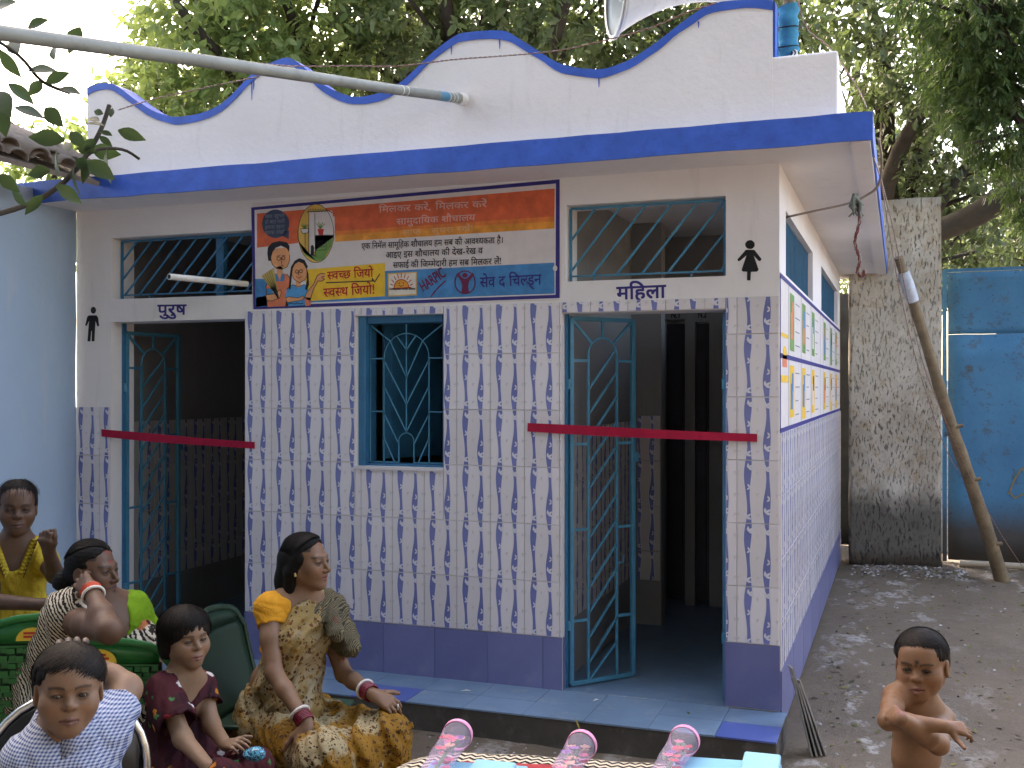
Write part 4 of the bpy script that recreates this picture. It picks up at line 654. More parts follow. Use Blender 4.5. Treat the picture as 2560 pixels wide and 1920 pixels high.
for m, l, pts in SIGN_POLYS:
    w = None
    if '|' in m: m, w = m.split('|'); w = float(w)
    pn = part_of(m, l, pts); mb, names = groups.setdefault(pn, (MB(), []))
    if m not in names: names.append(m)
    y = -.0035 - l*.00045; mi = names.index(m)
    if w: stroke(mb, pts, w, y, mi)
    else:
        mb.add([(x, y, z) for x, z in pts], [tuple(range(len(pts)))], mi)
# the painted board stands a few millimetres proud, plaster-thick
MB().box(-2.898,-1.090,-.0032,-.0005,2.083,2.68).build('board', SM['board'], sign)
for pn, (mb, names) in groups.items(): mb.build(pn, [SM[n] for n in names], sign, recalc=False)
let = {}
for m, l, s, a, b, h in SIGN_TEXTS:
    mb = let.setdefault(m, MB()); write(mb, s, a, b, h, -.0035 - l*.00045 - (.0012 if l >= 7 else 0.0004), 0, None, .0018 if m in ('redt','navy','maroon') else .0009)
for m, mb in let.items(): mb.build('lettering', SM[m], sign, recalc=False)
for o in sign.children: o.location = -Vector(sign.location)
for m, l, s, a, b, h, _ in DOOR_TEXTS:
    nm = 'women' if a[0] > -2 else 'men'
    o = thing('door_lettering', 'navy brush-painted word over the ' + nm + ("'s doorway at right" if a[0] > -2 else "'s doorway at left"), 'lettering', (a[0],0,a[1]))
    mb = MB(); write(mb, s, a, b, h, -.0016, 0, None, .0045); c = mb.build('lettering', M['navy'], o, recalc=False); c.location = -Vector(o.location)
for nm, P in (('woman', WOMAN_SIGN), ('man', MAN_SIGN)):
    mb = MB()
    for p in P: mb.add([(x, -.0015, z) for x, z in p], [tuple(range(len(p)))])
    o = mb.build('pictogram', M['dark'], recalc=False)
    tag(o, 'black painted pictogram of a %s beside the %s doorway' % (nm, 'right' if nm == 'woman' else 'left'), 'pictogram')
for i_, s_ in enumerate(('N.1','N.2')):
    mb = MB(); write(mb, s_, (-.985+.19*i_,2.128), (-.925+.19*i_,2.128), .040, 2.2975, 0, None, .002); mb.build('stall_number', M['dark'], bld, recalc=False)
bpy.data.objects.remove(_to)
MB().add([(-2.31,-.0095,.45),(-2.255,-.0095,.44),(-2.262,-.0095,.60),(-2.275,-.0095,.66),(-2.30,-.0095,.63)],[(0,1,2,3,4)]).build('cement_patch', M['glaze'], bld)
# information board painted on the side wall
ib = thing('information_board', 'white painted handwashing chart on the side wall in a navy border', 'sign', (0, 2.5, 1.43))
def sq(mb, y0, y1, z0, z1, lay, mi): mb.add([(.0012+.0005*lay,y0,z0),(.0012+.0005*lay,y1,z0),(.0012+.0005*lay,y1,z1),(.0012+.0005*lay,y0,z1)], [(0,1,2,3)], mi)
mb = MB(); random.seed(5)
sq(mb,.02,5.35,1.44,2.175,0,0)
for z in (1.434, 1.793, 2.172): sq(mb,.008,5.36,z-.012,z+.012,2,1)
for y in (.012,): sq(mb,y,y+.03,1.434,2.172,2,1)
cols = [.43,1.16,1.88,2.72,3.02,3.82,4.55,5.3]
for y in cols: sq(mb,y-.010,y+.010,1.44,2.17,1,2)
for i, y in enumerate(cols[:-1]):
    if i == 3: continue
    for zt, zh, mi in ((2.13,.28,3),(1.755,.27,4)):
        sq(mb,y+.06,y+.30,zt-zh-random.uniform(0,.03),zt,2,mi)
        sq(mb,y+.10,y+.22,zt-zh*.85,zt-zh*.35,3,random.choice((0,5,6)))
        sq(mb,y+.16,y+.25,zt-zh*.5,zt-zh*.15,3.5,random.choice((5,6,7)))
        for k in range(4): sq(mb,y+.36,y+.60+random.uniform(-.06,.04),zt-.04-k*.075,zt-.034-k*.075,2,2)
sq(mb,.05,.40,1.885,1.905,2,4); sq(mb,.05,.40,1.665,1.70,2,4); sq(mb,.12,.34,1.74,1.80,2,6)
mb.add([(.0025,.23-.09*math.cos(a*math.pi/10),1.80+.045*math.sin(a*math.pi/10)) for a in range(11)],[tuple(range(11))],4)
mb.build('chart', [SM['board'], M['navy'], SM['fadeb'], SM['green'], SM['yellow'], SM['sea'], SM['salmon'], SM['ink']], ib, recalc=False).location = (0,-2.5,-1.43)
CROWNS = {'fig_left': [(-5.73, 2.68, 3.73, 0.54, 0.43, 0.62), (-5.74, 3.74, 4.91, 0.87, 0.69, 0.78), (-5.19, 2.56, 4.75, 0.36, 0.29, 0.44), (-4.87, 3.53, 5.23, 0.87, 0.7, 0.83), (-6.51, 3.46, 4.5, 0.27, 0.22, 0.27), (-4.89, 3.09, 4.17, 0.71, 0.57, 0.38), (-6.42, 2.43, 3.32, 0.62, 0.5, 0.5)], 'fig_mid': [(-4.6, 4.69, 5.5, 1.05, 0.84, 0.91), (-3.4, 3.85, 5.29, 0.94, 0.75, 0.72), (-2.97, 5.07, 5.29, 1.08, 0.86, 0.8), (-4.09, 5.94, 5.38, 1.3, 1.04, 0.63), (-2.23, 3.95, 5.22, 0.66, 0.53, 0.5), (-4.07, 4.46, 4.76, 0.69, 0.55, 0.41)], 'fig_right': [(-1.91, 5.67, 5.35, 0.96, 0.76, 0.96), (-1.04, 4.71, 5.33, 0.81, 0.65, 0.68), (-0.56, 6.16, 5.64, 0.91, 0.73, 0.67), (-1.35, 6.94, 5.38, 0.83, 0.67, 0.47), (-1.69, 5.11, 4.84, 0.63, 0.51, 0.32)], 'right_far': [(0.33, 7.01, 5.52, 0.9, 0.72, 0.75), (0.71, 7.69, 4.65, 0.73, 0.58, 0.89), (1.05, 6.75, 5.07, 0.81, 0.65, 0.76), (0.46, 8.66, 4.0, 0.62, 0.5, 0.9), (1.3, 7.9, 4.29, 0.89, 0.71, 0.78), (1.26, 8.95, 3.71, 1.07, 0.86, 0.73), (-0.0, 9.55, 5.64, 0.43, 0.34, 0.73)], 'neem': [(1.29, 4.28, 4.54, 0.49, 0.39, 0.49), (1.03, 3.97, 4.77, 0.55, 0.44, 0.29), (1.42, 4.54, 4.0, 0.42, 0.34, 0.5), (1.01, 4.82, 4.39, 0.28, 0.22, 0.44), (1.71, 5.28, 3.51, 0.33, 0.26, 0.45)], 'far_low': [(1.42, 12.2, 3.57, 1.74, 1.39, 0.63), (2.41, 11.5, 3.71, 1.3, 1.04, 0.78), (0.65, 12.98, 3.69, 1.11, 0.89, 0.89)]}
LIMB_RIGHT = [(0.61, 7.01, 3.21), (1.02, 6.95, 3.33), (1.28, 6.83, 3.43), (1.53, 6.71, 3.56), (1.9, 6.63, 3.65), (2.43, 6.4, 3.89)]
LIMB_RIGHT2 = [(1.88, 6.84, 3.88), (1.46, 6.89, 3.54), (1.17, 7.21, 3.31)]
TRUNK_MID = [(-3.66, 5.56, 4.32), (-3.67, 5.56, 5.32), (-3.73, 5.54, 6.42)]
WIRE_A = [(-2.07, -1.2, 3.04), (-2.08, -0.88, 3.12), (-1.93, -0.62, 3.18), (-1.77, -0.45, 3.21), (-1.47, -0.45, 3.21), (-1.19, -0.45, 3.2), (-0.95, -0.47, 3.19), (-0.73, -0.5, 3.2), (-0.52, -0.48, 3.24), (-0.34, -0.46, 3.3), (-0.22, -0.47, 3.32)]
WIRE_B = [(-3.33, -0.59, 3.1), (-3.09, -0.61, 3.13), (-2.83, -0.62, 3.15), (-2.4, -0.68, 3.16)]
WIRE_C = [(0.1, -0.2, 3.39), (0.14, -0.18, 3.26), (0.23, -0.05, 3.2), (0.33, 0.31, 3.12), (0.39, 0.12, 2.95)]
WIRE_D = [(0.43, -0.4, 2.61), (0.45, 0.36, 2.63), (0.48, 1.86, 2.55), (0.54, 2.94, 2.29), (0.67, 3.41, 1.77), (0.86, 3.91, 1.19), (0.98, 4.17, 0.96)]
WIRE_E = [(0.45, 0.04, 2.61), (0.5, 1.54, 2.56), (0.58, 2.75, 2.27), (0.71, 3.33, 1.77), (0.93, 3.83, 1.23), (1.11, 4.11, 0.82), (1.32, 4.61, 0.43), (1.53, 5.01, 0.09)]
WIRE_F = [(0.45, -0.44, 2.68), (0.46, -0.28, 2.61), (0.44, -0.07, 2.55), (0.38, 0.07, 2.53), (0.3, 0.19, 2.52), (0.14, 0.35, 2.52), (-0.02, 0.45, 2.51)]
DANGLE = [(0.34, -0.0, 2.52), (0.36, 0.0, 2.42), (0.34, -0.0, 2.31), (0.36, 0.0, 2.23), (0.35, -0.0, 2.17), (0.37, 0.01, 2.15), (0.38, 0.01, 2.18)]
BRANCH1 = [(-1.92, -2.85, 2.11), (-1.89, -2.68, 2.18), (-1.84, -2.6, 2.25), (-1.84, -2.5, 2.35), (-1.83, -2.44, 2.45), (-1.84, -2.39, 2.54)]
BRANCH2 = [(-1.84, -2.6, 2.25), (-1.82, -2.49, 2.37), (-1.8, -2.38, 2.4), (-1.78, -2.32, 2.38)]
BRANCH3 = [(-2.89, -1.92, 3.06), (-2.73, -1.87, 2.95), (-2.65, -1.83, 2.85), (-2.54, -1.8, 2.8)]
BIG_LEAVES = [((-1.77, -2.48, 2.38), (-1.73, -2.46, 2.27)), ((-1.78, -2.42, 2.45), (-1.7, -2.4, 2.42)), ((-1.8, -2.43, 2.49), (-1.8, -2.43, 2.53)), ((-1.82, -2.44, 2.5), (-1.86, -2.45, 2.51)), ((-1.78, -2.48, 2.45), (-1.84, -2.5, 2.46)), ((-1.87, -2.4, 2.49), (-1.92, -2.42, 2.51)), ((-1.76, -2.47, 2.42), (-1.8, -2.48, 2.44)), ((-1.78, -2.53, 2.33), (-1.81, -2.54, 2.26)), ((-1.83, -2.55, 2.33), (-1.77, -2.53, 2.31)), ((-1.8, -2.59, 2.3), (-1.81, -2.6, 2.21)), ((-1.89, -2.41, 2.4), (-1.8, -2.38, 2.39)), ((-1.84, -2.6, 2.28), (-1.89, -2.62, 2.35)), ((-1.81, -2.65, 2.24), (-1.75, -2.63, 2.18)), ((-1.85, -2.72, 2.17), (-1.9, -2.73, 2.23)), ((-1.77, -2.9, 2.22), (-1.72, -2.88, 2.17)), ((-1.81, -2.7, 2.2), (-1.84, -2.71, 2.13)), ((-1.88, -2.52, 2.37), (-1.91, -2.53, 2.42)), ((-1.86, -2.51, 2.38), (-1.8, -2.48, 2.37)), ((-1.97, -2.44, 2.43), (-2.08, -2.48, 2.45)), ((-1.81, -2.49, 2.41), (-1.84, -2.5, 2.37)), ((-1.8, -2.48, 2.42), (-1.77, -2.47, 2.38)), ((-1.76, -2.58, 2.32), (-1.7, -2.56, 2.25)), ((-1.86, -2.62, 2.29), (-1.93, -2.64, 2.28)), ((-2.73, -1.87, 2.95), (-2.78, -1.89, 3.06)), ((-2.7, -1.85, 2.89), (-2.59, -1.82, 2.91)), ((-2.65, -1.83, 2.85), (-2.7, -1.85, 2.79)), ((-2.69, -1.96, 2.81), (-2.62, -1.93, 2.72)), ((-2.72, -1.97, 2.94), (-2.67, -1.95, 2.83)), ((-2.63, -1.83, 2.84), (-2.54, -1.8, 2.88)), ((-2.64, -2.05, 2.75), (-2.56, -2.02, 2.64)), ((-2.58, -1.81, 2.82), (-2.49, -1.78, 2.8)), ((-2.59, -2.03, 2.69), (-2.49, -1.99, 2.66)), ((-2.64, -2.05, 2.68), (-2.61, -2.04, 2.57)), ((-2.77, -1.78, 3.09), (-2.69, -1.74, 3.13)), ((-2.9, -1.82, 3.17), (-2.79, -1.78, 3.19)), ((-2.48, -1.99, 2.69), (-2.4, -1.96, 2.63)), ((-2.65, -1.62, 3.13), (-2.71, -1.65, 3.03)), ((-2.67, -1.74, 2.96), (-2.71, -1.75, 3.03)), ((-2.1, -2.28, 2.5), (-2.03, -2.25, 2.45))]
HORN = [(-0.74, -0.18, 3.54), (-0.28, 0.06, 3.54), (-0.11, 0.15, 3.55), (0.05, -0.01, 3.52), (0.05, -0.01, 3.29), (0.02, -0.07, 3.24)]
POLE = [(-1.47, -0.34, 3.04), (-1.86, -2.88, 2.63), (-1.75, -3.64, 2.45)]
STICKS = [(0.11, -0.41, 0.2), (0.16, -0.39, 0.23), (0.07, 0.32, 0.11), (0.14, 0.35, 0.16)]
RIBBONS = [[(-3.94, -0.012, 1.37), (-2.874, -0.012, 1.315)], [(-1.251, -0.012, 1.438), (-0.101, -0.012, 1.402)]]
# ================================================================= things fixed to or standing by the building
def vec(p): return Vector(p)
cement_old = None
def pillar_mat():
    t = NT('weathered_plaster')
    n1 = t.noise(2.2, 8, .65, t.mapping((1,1,.55))); n2 = t.noise(34, 6, .7, t.mapping((1.6,1.6,.42))); n3 = t.noise(9, 6, .75)
    col = t.mix(t.ramp(n1, .35, .65), c4((.34,.30,.24)), c4((.60,.57,.51)))
    col = t.mix(t.math('MULTIPLY', t.ramp(n3, .52, .66), .6), col, c4((.33,.24,.13)))
    col = t.mix(t.math('MULTIPLY', t.math('MULTIPLY', t.ramp(n2, .555, .64), t.ramp(t.noise(1.9, 4), .40, .62)), .85), col, c4((.07,.06,.05)))
    sx = t.n('ShaderNodeSeparateXYZ'); t.l(t.coord(), sx.inputs[0])
    low = t.ramp(t.math('ADD', sx.outputs[2], t.math('MULTIPLY', n1, .5)), .75, 1.15, (1,1,1,1), (0,0,0,1))
    col = t.mix(t.math('MULTIPLY', low, .85), col, c4((.075,.07,.062)))
    up = t.ramp(t.math('ADD', sx.outputs[2], t.math('MULTIPLY', n3, .9)), 2.1, 2.6)
    col = t.mix(t.math('MULTIPLY', t.math('MULTIPLY', up, t.ramp(t.noise(3, 5), .4, .6)), .7), col, c4((.10,.095,.075)))
    top = t.ramp(t.math('ADD', sx.outputs[2], t.math('MULTIPLY', t.noise(6, 6, .7), .45)), 3.38, 3.44)
    col = t.mix(top, col, c4((.55,.53,.50)))
    t.bump(t.math('SUBTRACT', n3, t.math('MULTIPLY', t.ramp(n2, .56, .64), 1.5)), .9, .02)
    return t.out(col, .9, .2)
def lumpy_box(x0, x1, y0, y1, z0, z1, n, amp, name, mat, parent=None):
    bm = bmesh.new(); bmesh.ops.create_cube(bm, size=1)
    bmesh.ops.subdivide_edges(bm, edges=bm.edges, cuts=n, use_grid_fill=True)
    for v in bm.verts:
        c = v.co; v.co = Vector((x0+(c.x+.5)*(x1-x0), y0+(c.y+.5)*(y1-y0), z0+(c.z+.5)*(z1-z0)))
        v.co += Vector((noise.noise(v.co*3.1), noise.noise(v.co*3.1+Vector((7,0,0))), noise.noise(v.co*4.3+Vector((0,9,0)))))*amp
    me = bpy.data.meshes.new(name); bm.to_mesh(me); bm.free(); me.materials.append(mat)
    me.polygons.foreach_set('use_smooth', [True]*len(me.polygons)); me.update()
    return link(bpy.data.objects.new(name, me), parent)
pl = lumpy_box(-.02, .785, -.15, .15, 0, 3.385, 22, .012, 'wall_pillar', pillar_mat())
pl.location = (.10, 5.45, 0); pl.rotation_euler = (0,0,R(3))
tag(pl, 'tall pitted plaster wall slab with a white capped top, left of the blue gate', 'wall')
# brick return glimpsed between slab and gate
br = thing('brick_pier', 'narrow whitewashed brick pier in the gap between plaster slab and blue gate', 'wall', (.93, 6.3, 0))
bm_ = paint('whitewashed_brick', (.5,.48,.45), .8, .2, 20, .6, 40, .2, dirt=(.2,.14,.1))
b0 = MB().box(0,.22,0,.11,0,.07).build('brick', bm_, br); b0.location = (-.10,0,0)
for k in range(1, 22): 
    o = place(b0, 'brick', br, (-.10+.008*(k%2)+random.uniform(-.003,.003), 0, k*.078)); o.rotation_euler = (0,0,R(20))
b0.rotation_euler = (0,0,R(20))
# blue sheet-metal gate
def gate_mat():
    t = NT('rusty_blue_sheet')
    n1 = t.noise(1.6, 6); n2 = t.noise(7, 9, .75); n3 = t.noise(28, 8, .75)
    col = t.mix(t.ramp(n1, .3, .7), c4((.035,.17,.34)), c4((.06,.25,.45)))
    col = t.mix(t.math('MULTIPLY', t.ramp(n2, .53, .66), .8), col, c4((.085,.07,.045)))
    col = t.mix(t.ramp(n3, .60, .66), col, c4((.03,.045,.055)))
    sx = t.n('ShaderNodeSeparateXYZ'); t.l(t.coord(), sx.inputs[0])
    low = t.ramp(t.math('ADD', sx.outputs[2], t.math('MULTIPLY', n2, .3)), .45, .75, (1,1,1,1), (0,0,0,1))
    col = t.mix(low, col, c4((.07,.072,.075)))
    t.bump(t.math('ADD', n1, t.math('MULTIPLY', n3, .15)), .5, .02); return t.out(col, .55, .4)
gm = gate_mat()
rw_ = lumpy_box(-3.2, .18, 6.4, 6.55, 0, 2.62, 10, .02, 'gap_shade_wall', paint('gap_shade_dark', (.05,.048,.042), .9, .3, 4, .8, 30, .1)); tag(rw_, 'wall added behind the toilet block, coloured dark for the shaded gap', 'wall')  # added backing wall; its dark colour stands for the shaded gap
gt = thing('sheet_gate', 'tall blue sheet metal gate, rust blotched and grey along the bottom', 'gate', (.93, 5.70, 0), R(-2))
for x0 in (0.03, 1.35, 2.67): 
    for z0, z1, dy in ((.02, 2.14, 0), (2.143, 2.72, .006)):
        s_ = lumpy_box(x0, x0+1.31, dy, dy+.012, z0, z1, 8, .006, 'metal_sheet', gm, gt)
fr = MB()
for x in (0.0, 1.33, 2.65): fr.bar((x,.03,0),(x,.03,2.75),.04,.04)
fr.bar((0,.03,1.2),(3.9,.03,1.2),.04,.04); fr.bar((0,.035,2.745),(3.9,.035,2.745),.03,.03)
fr.build('frame', gm, gt)
mbt = MB(); yl = paint('faded_yellow_letters', (.30,.24,.10), .7, .2, 20, .1, 40, .2)
def let_s(pts, w=.022): stroke(mbt, pts, w, -.012)
let_s([(1.10,1.86),(1.10,2.02),(1.20,2.02),(1.21,1.95),(1.10,1.94),(1.21,1.86)]); let_s([(1.24,1.76),(1.16,1.76),(1.16,1.71),(1.24,1.70),(1.24,1.65),(1.15,1.65)])
let_s([(1.12,1.42),(1.12,1.55),(1.26,1.56),(1.26,1.42),(1.12,1.42)]); let_s([(.55,.66),(.60,.80),(.66,.90),(.72,.80),(.70,.68),(.60,.62),(.55,.68)],.012)
mbt.build('lettering', yl, gt, recalc=False)
# bamboo pole leaning
bam = thing('bamboo_pole', 'leaning wooden pole tied to the eave, foot on the ground by the blue gate', 'pole', (1.359,4.886,0))
a, b = Vector((1.359,4.886,-.02)), Vector((.52,3.72,2.66)); pts = []; rs = []
for i in range(25):
    t = i/24; p = a.lerp(b, t) + Vector((.006*math.sin(t*9), .004*math.sin(t*5), .0)); pts.append(p-Vector(bam.location)); rs.append(.060-.026*t + (.005 if i % 5 == 0 else 0))
wood = paint('weathered_bamboo', (.20,.155,.10), .75, .25, 7, .6, 60, .25, dirt=(.05,.04,.03), dirt_amt=.7)
MB().tube(pts, rs, 14).build('pole', wood, bam)
for k in (3, 8, 12):
    p = pts[k]; MB().tube([p+Vector((.03,-.02,0)), p+Vector((.085,-.03,.012))], [.020,.014], 8).build('stub', wood, bam)
rag = paint('pale_rag', (.45,.50,.58), .9, .2, 20, .5, 60, .1)
MB().tube([p+Vector((0,0,0)) for p in pts[21:24]], [.046,.05,.044], 12).build('binding', rag, bam)
# steel pole from the parapet towards the camera
pm = paint('grey_pipe', (.22,.235,.215), .5, .14, 6, .15, 60, .4, dirt=(.10,.10,.09), dirt_amt=.5)
P0, P1, P2 = [Vector(p) for p in POLE]; P0 = Vector((-1.487,-.293,3.061))
dirp = (P1-P0).normalized(); P2 = P1 + dirp*2.2
po = thing('steel_pipe', 'long grey pipe running out from the parapet to the upper left', 'pipe', P0)
def rel(pts, o): return [Vector(p)-Vector(o.location) for p in pts]
MB().tube(rel([P0+dirp*.05, P0.lerp(P1,.3), P0.lerp(P1,.65)+Vector((0,0,.004)), P1, P2], po), .0225, 18).build('pipe', pm, po)
MB().tube(rel([P0, P0+dirp*.055], po), [.030,.030], 16).build('end_cap', M['pvc'], po)
for k in (.09,.12,.155,.52,.56): MB().tube(rel([P0+dirp*k, P0+dirp*(k+.005)], po), .0238, 16).build('wire_wrap', M['pvc'], po)
MB().tube(rel([P0+dirp*.16, P0+dirp*.24], po), .0229, 16).build('paint_patch', M['teal_l'], po)
# small PVC pipe at the men's ventilator
sa, sb = Vector((-2.915,-.03,2.222)), Vector((-2.978-.30,-.62,2.215)); 
A_, B_ = sa, Vector((-3.02,-.573,2.214)); dd = (B_-A_)
pv = thing('plastic_pipe', 'short white open plastic pipe sticking out beside the painted sign', 'pipe', A_)
prof = rel([A_, B_], pv); 
MB().tube(prof, .0165, 16, cap=False).build('pipe', M['pvc'], pv); MB().tube([prof[1]-dd.normalized()*.03, prof[1]], .0125, 16, cap=False).build('bore', M['dark'], pv)
MB().tube([prof[1]-dd.normalized()*.001, prof[1]+dd.normalized()*.0005], [.0163,.0163],16).build('rim', M['pvc'], pv); 
MB().tube([prof[1]+dd.normalized()*.0006, prof[1]+dd.normalized()*.0012], .0118, 16).build('mouth', M['dark'], pv)
# ribbons
rib_m = NT('crimson_satin'); n_ = rib_m.noise(9, 3, .5, rib_m.mapping((3,1,1)))
rib_m = rib_m.out(rib_m.mix(rib_m.ramp(n_, .3, .7), c4((.42,.008,.045)), c4((.33,.006,.035))), .6, .25)
for (a, b), lab in zip(RIBBONS, ("crimson ribbon stretched across the men's doorway at left", "crimson ribbon stretched across the women's doorway at right")):
    mb = MB(); n = 40; vs = []
    for i in range(n+1):
        t = i/n; x = a[0]+(b[0]-a[0])*t; z = a[2]+(b[2]-a[2])*t - .003*math.sin(math.pi*t); tw = .006*math.sin(t*7+a[0])
        w = .0215 + .0025*math.sin(t*5); y = -.016 - .010*math.sin(math.pi*t)
        vs += [(x-a[0], y+tw*.35, z-w-a[2]), (x-a[0], y, z-a[2]), (x-a[0], y-tw*.35, z+w-a[2])]
    fs = [(i*3+k, i*3+3+k, i*3+4+k, i*3+k+1) for i in range(n) for k in (0,1)]
    mb.add(vs, fs, 0, False); o = mb.build('ribbon', rib_m, recalc=False); o.location = (a[0],0,a[2])
    s = o.modifiers.new('thickness','SOLIDIFY'); s.thickness = .0006; tag(o, lab, 'ribbon', 'ribbons across the doorways')
# horn loudspeaker on the roof
hs = [Vector(p) for p in HORN]
hn = thing('horn_loudspeaker', 'grey horn loudspeaker on the parapet crest facing left', 'loudspeaker', hs[0])
ax = (hs[1]-hs[0]).normalized(); Mx = ax.to_track_quat('Z','Y').to_matrix().to_4x4()
L = (hs[1]-hs[0]).length
prof = []
for i in range(20):
    t = i/19; prof.append((.028+.185*(1-t)**2.3, L*t))
greyp = paint('grey_enamel_horn', (.50,.53,.50), .4, .08, 8, .05, 40, .5, dirt=(.25,.22,.18), dirt_amt=.4)
MB().lathe(prof, 36, M=Mx).build('bell', greyp, hn).modifiers.new('t','SOLIDIFY').thickness = .004
MB().lathe([(.20,.012),(.222,.006),(.228,-.006),(.218,-.014),(.205,-.008)], 36, M=Mx).build('rim', greyp, hn)
MB().lathe([(.02,.0),(.02,-.0),(.048,.02),(.05,L*.45),(.028,L*.5)], 20, M=Mx).build('throat', greyp, hn)
MB().lathe([(0,L*.98),(.055,L*.99),(.06,L*1.02),(.06,L*1.22),(.05,L*1.27),(0,L*1.28)], 20, M=Mx).build('driver', greyp, hn)
MB().tube(rel([hs[1]+Vector((0,0,-.02)), hs[1]+Vector((0,0,-.12))], hn), .01, 8).build('bracket', greyp, hn)
ps = thing('roof_post', 'short post wrapped in blue cloth at the right end of the parapet', 'post', (.05,-.10,3.10))
MB().tube([(0,0,-.28),(0.006,0,.2),(0,0,.6)], .028, 12).build('post', wood, ps)
bl = paint('blue_cloth_wrap', (.04,.24,.40), .8, .2, 14, .6, 40, .1)
mbw = MB(); pts = [(.004*math.sin(i*1.7), .003*math.cos(i), .02+i*.021) for i in range(14)]; mbw.tube(pts, [.046+.006*math.sin(i*2.1) for i in range(14)], 14); mbw.build('cloth', bl, ps)
for k in (.10,.19): MB().tube([(.052*math.cos(a*.42), .052*math.sin(a*.42), k+.003*math.sin(a)) for a in range(16)], .003, 5).build('cord', M['dark'], ps)
cw = thing('wire_coil', 'coil of white cable lying at the foot of the cloth wrapped post', 'cable', (.02,-.15,3.145))
for k in range(4): MB().tube([((.055+.006*k)*math.cos(a*.4+k), .03*math.sin(a*.4+k), (.028+.004*k)*math.sin(a*.4+k)+.015) for a in range(17)], .0055, 6).build('loop', M['pvc'] if k % 2 else M['dark'], cw)
# twisted flex cables
wr, ww = plain('red_flex', (.20,.045,.035), .5), plain('white_flex', (.28,.23,.20), .5)
def smooth_path(P, n):
    P = [Vector(p) for p in P]; out = []
    for i in range(len(P)-1):
        p0 = P[max(i-1,0)]; p1 = P[i]; p2 = P[i+1]; p3 = P[min(i+2,len(P)-1)]
        for k in range(n):
            t = k/n; out.append(.5*((2*p1)+(p2-p0)*t+(2*p0-5*p1+4*p2-p3)*t*t+(3*p1-p0-3*p2+p3)*t**3))
    out.append(P[-1]); return out
def flex(P, lab, n=14, r=.0021, tw=.0026, pitch=.05):
    pts = smooth_path(P, n); o = thing('flex_cable', lab, 'cable', pts[0], 0, 'twisted flex cables')
    fine = []; 
    for i in range(len(pts)-1):
        m = max(1, int((pts[i+1]-pts[i]).length/(pitch/6)))
        fine += [pts[i].lerp(pts[i+1], j/m) for j in range(m)]
    acc = 0
    A = []; Bp = []
    for i, p in enumerate(fine):
        if i: acc += (p-fine[i-1]).length
        a = 2*math.pi*acc/pitch; off = Vector((math.cos(a)*tw*.6, math.cos(a)*tw*.6, math.sin(a)*tw)); A.append(p+off-pts[0]); Bp.append(p-off-pts[0])
    MB().tube(A, r, 4).build('red_strand', wr, o); MB().tube(Bp, r, 4).build('white_strand', ww, o); return o
flex(WIRE_A, 'twisted red and white flex sagging along the parapet from pipe to loudspeaker')
flex(WIRE_B, 'short twisted flex slanting over the leftmost dip of the parapet')
flex(WIRE_C, 'flex running down from the cloth wrapped post to the eave corner')
flex(WIRE_D, 'twisted flex looping down from the eave corner beside the leaning pole')
flex(WIRE_E, 'long twisted flex hanging past the plaster slab down to the gate foot')
def cable(P, mat, r, lab, name='cable'):
    pts = smooth_path(P, 8); o = MB().tube([p-pts[0] for p in pts], r, 6).build(name, mat); o.location = pts[0]; return tag(o, lab, 'cable')
cable(WIRE_F, ww, .006, 'pale cable under the eave soffit running to the corner of the side wall')
dn = thing('hanging_wires', 'bundle of bare twisted wires in a green rag hanging under the eave', 'wires', DANGLE[0])
pts = [p-Vector(DANGLE[0]) for p in smooth_path(DANGLE, 5)]
for k in range(3): MB().tube([p+Vector((.006*math.sin(i*1.3+k*2), .006*math.cos(i*1.3+k*2), 0)) for i, p in enumerate(pts)], .0035, 5).build('wire', (wr,ww,wr)[k], dn)
gr_ = paint('green_rag', (.20,.24,.22), .9, .3, 30, .8, 60, .1)
for k in range(5): MB().tube([(random.uniform(-.012,.012), random.uniform(-.01,.01), .01), (random.uniform(-.03,.03), random.uniform(-.02,.02), -.04), (random.uniform(-.04,.04), random.uniform(-.02,.02), -.09)], [.006,.011,.003], 7).build('rag_strip', gr_, dn)
# neighbour's light blue building at left
nb = thing('neighbour_house', 'pale blue limewashed house wall with a clay tile roof at far left', 'building', (-4.6,-1.5,0))
lumpy_box(-.45, .474, -1.5, 1.482, 0, 2.78, 14, .005, 'wall', M['lightblue'], nb)
clay = paint('old_clay_tile', (.20,.165,.14), .85, .3, 6, .7, 40, .2, dirt=(.07,.06,.05), dirt_amt=.6)
clay2 = paint('pale_clay_tile', (.34,.27,.22), .85, .25, 6, .6, 40, .2, dirt=(.12,.1,.08), dirt_amt=.5)
random.seed(11)
pan = MB(); n = 7
vs = [(.075*math.cos(math.pi*k/(n-1))*s, y, .05*math.sin(math.pi*k/(n-1))+zt) for y, s, zt in ((0,1,0),(.34,.8,.0)) for k in range(n)] + [(.060*math.cos(math.pi*k/(n-1))*s, y, .036*math.sin(math.pi*k/(n-1))+zt) for y, s, zt in ((0,1,0),(.34,.8,.0)) for k in range(n)]
fs = [(k, k+1, n+k+1, n+k) for k in range(n-1)] + [(2*n+k+1, 2*n+k, 3*n+k, 3*n+k+1) for k in range(n-1)] + [(k+1,k,2*n+k,2*n+k+1) for k in range(n-1)]
pan.add(vs, fs, 0, True)
t0 = pan.build('roof_tile', clay, nb, recalc=True); t1 = place(t0, 'roof_tile', nb); t1.data = t0.data.copy(); t1.data.materials[0] = clay2
base = Vector((.62, -1.6, 2.80))
random.seed(12)
first = True
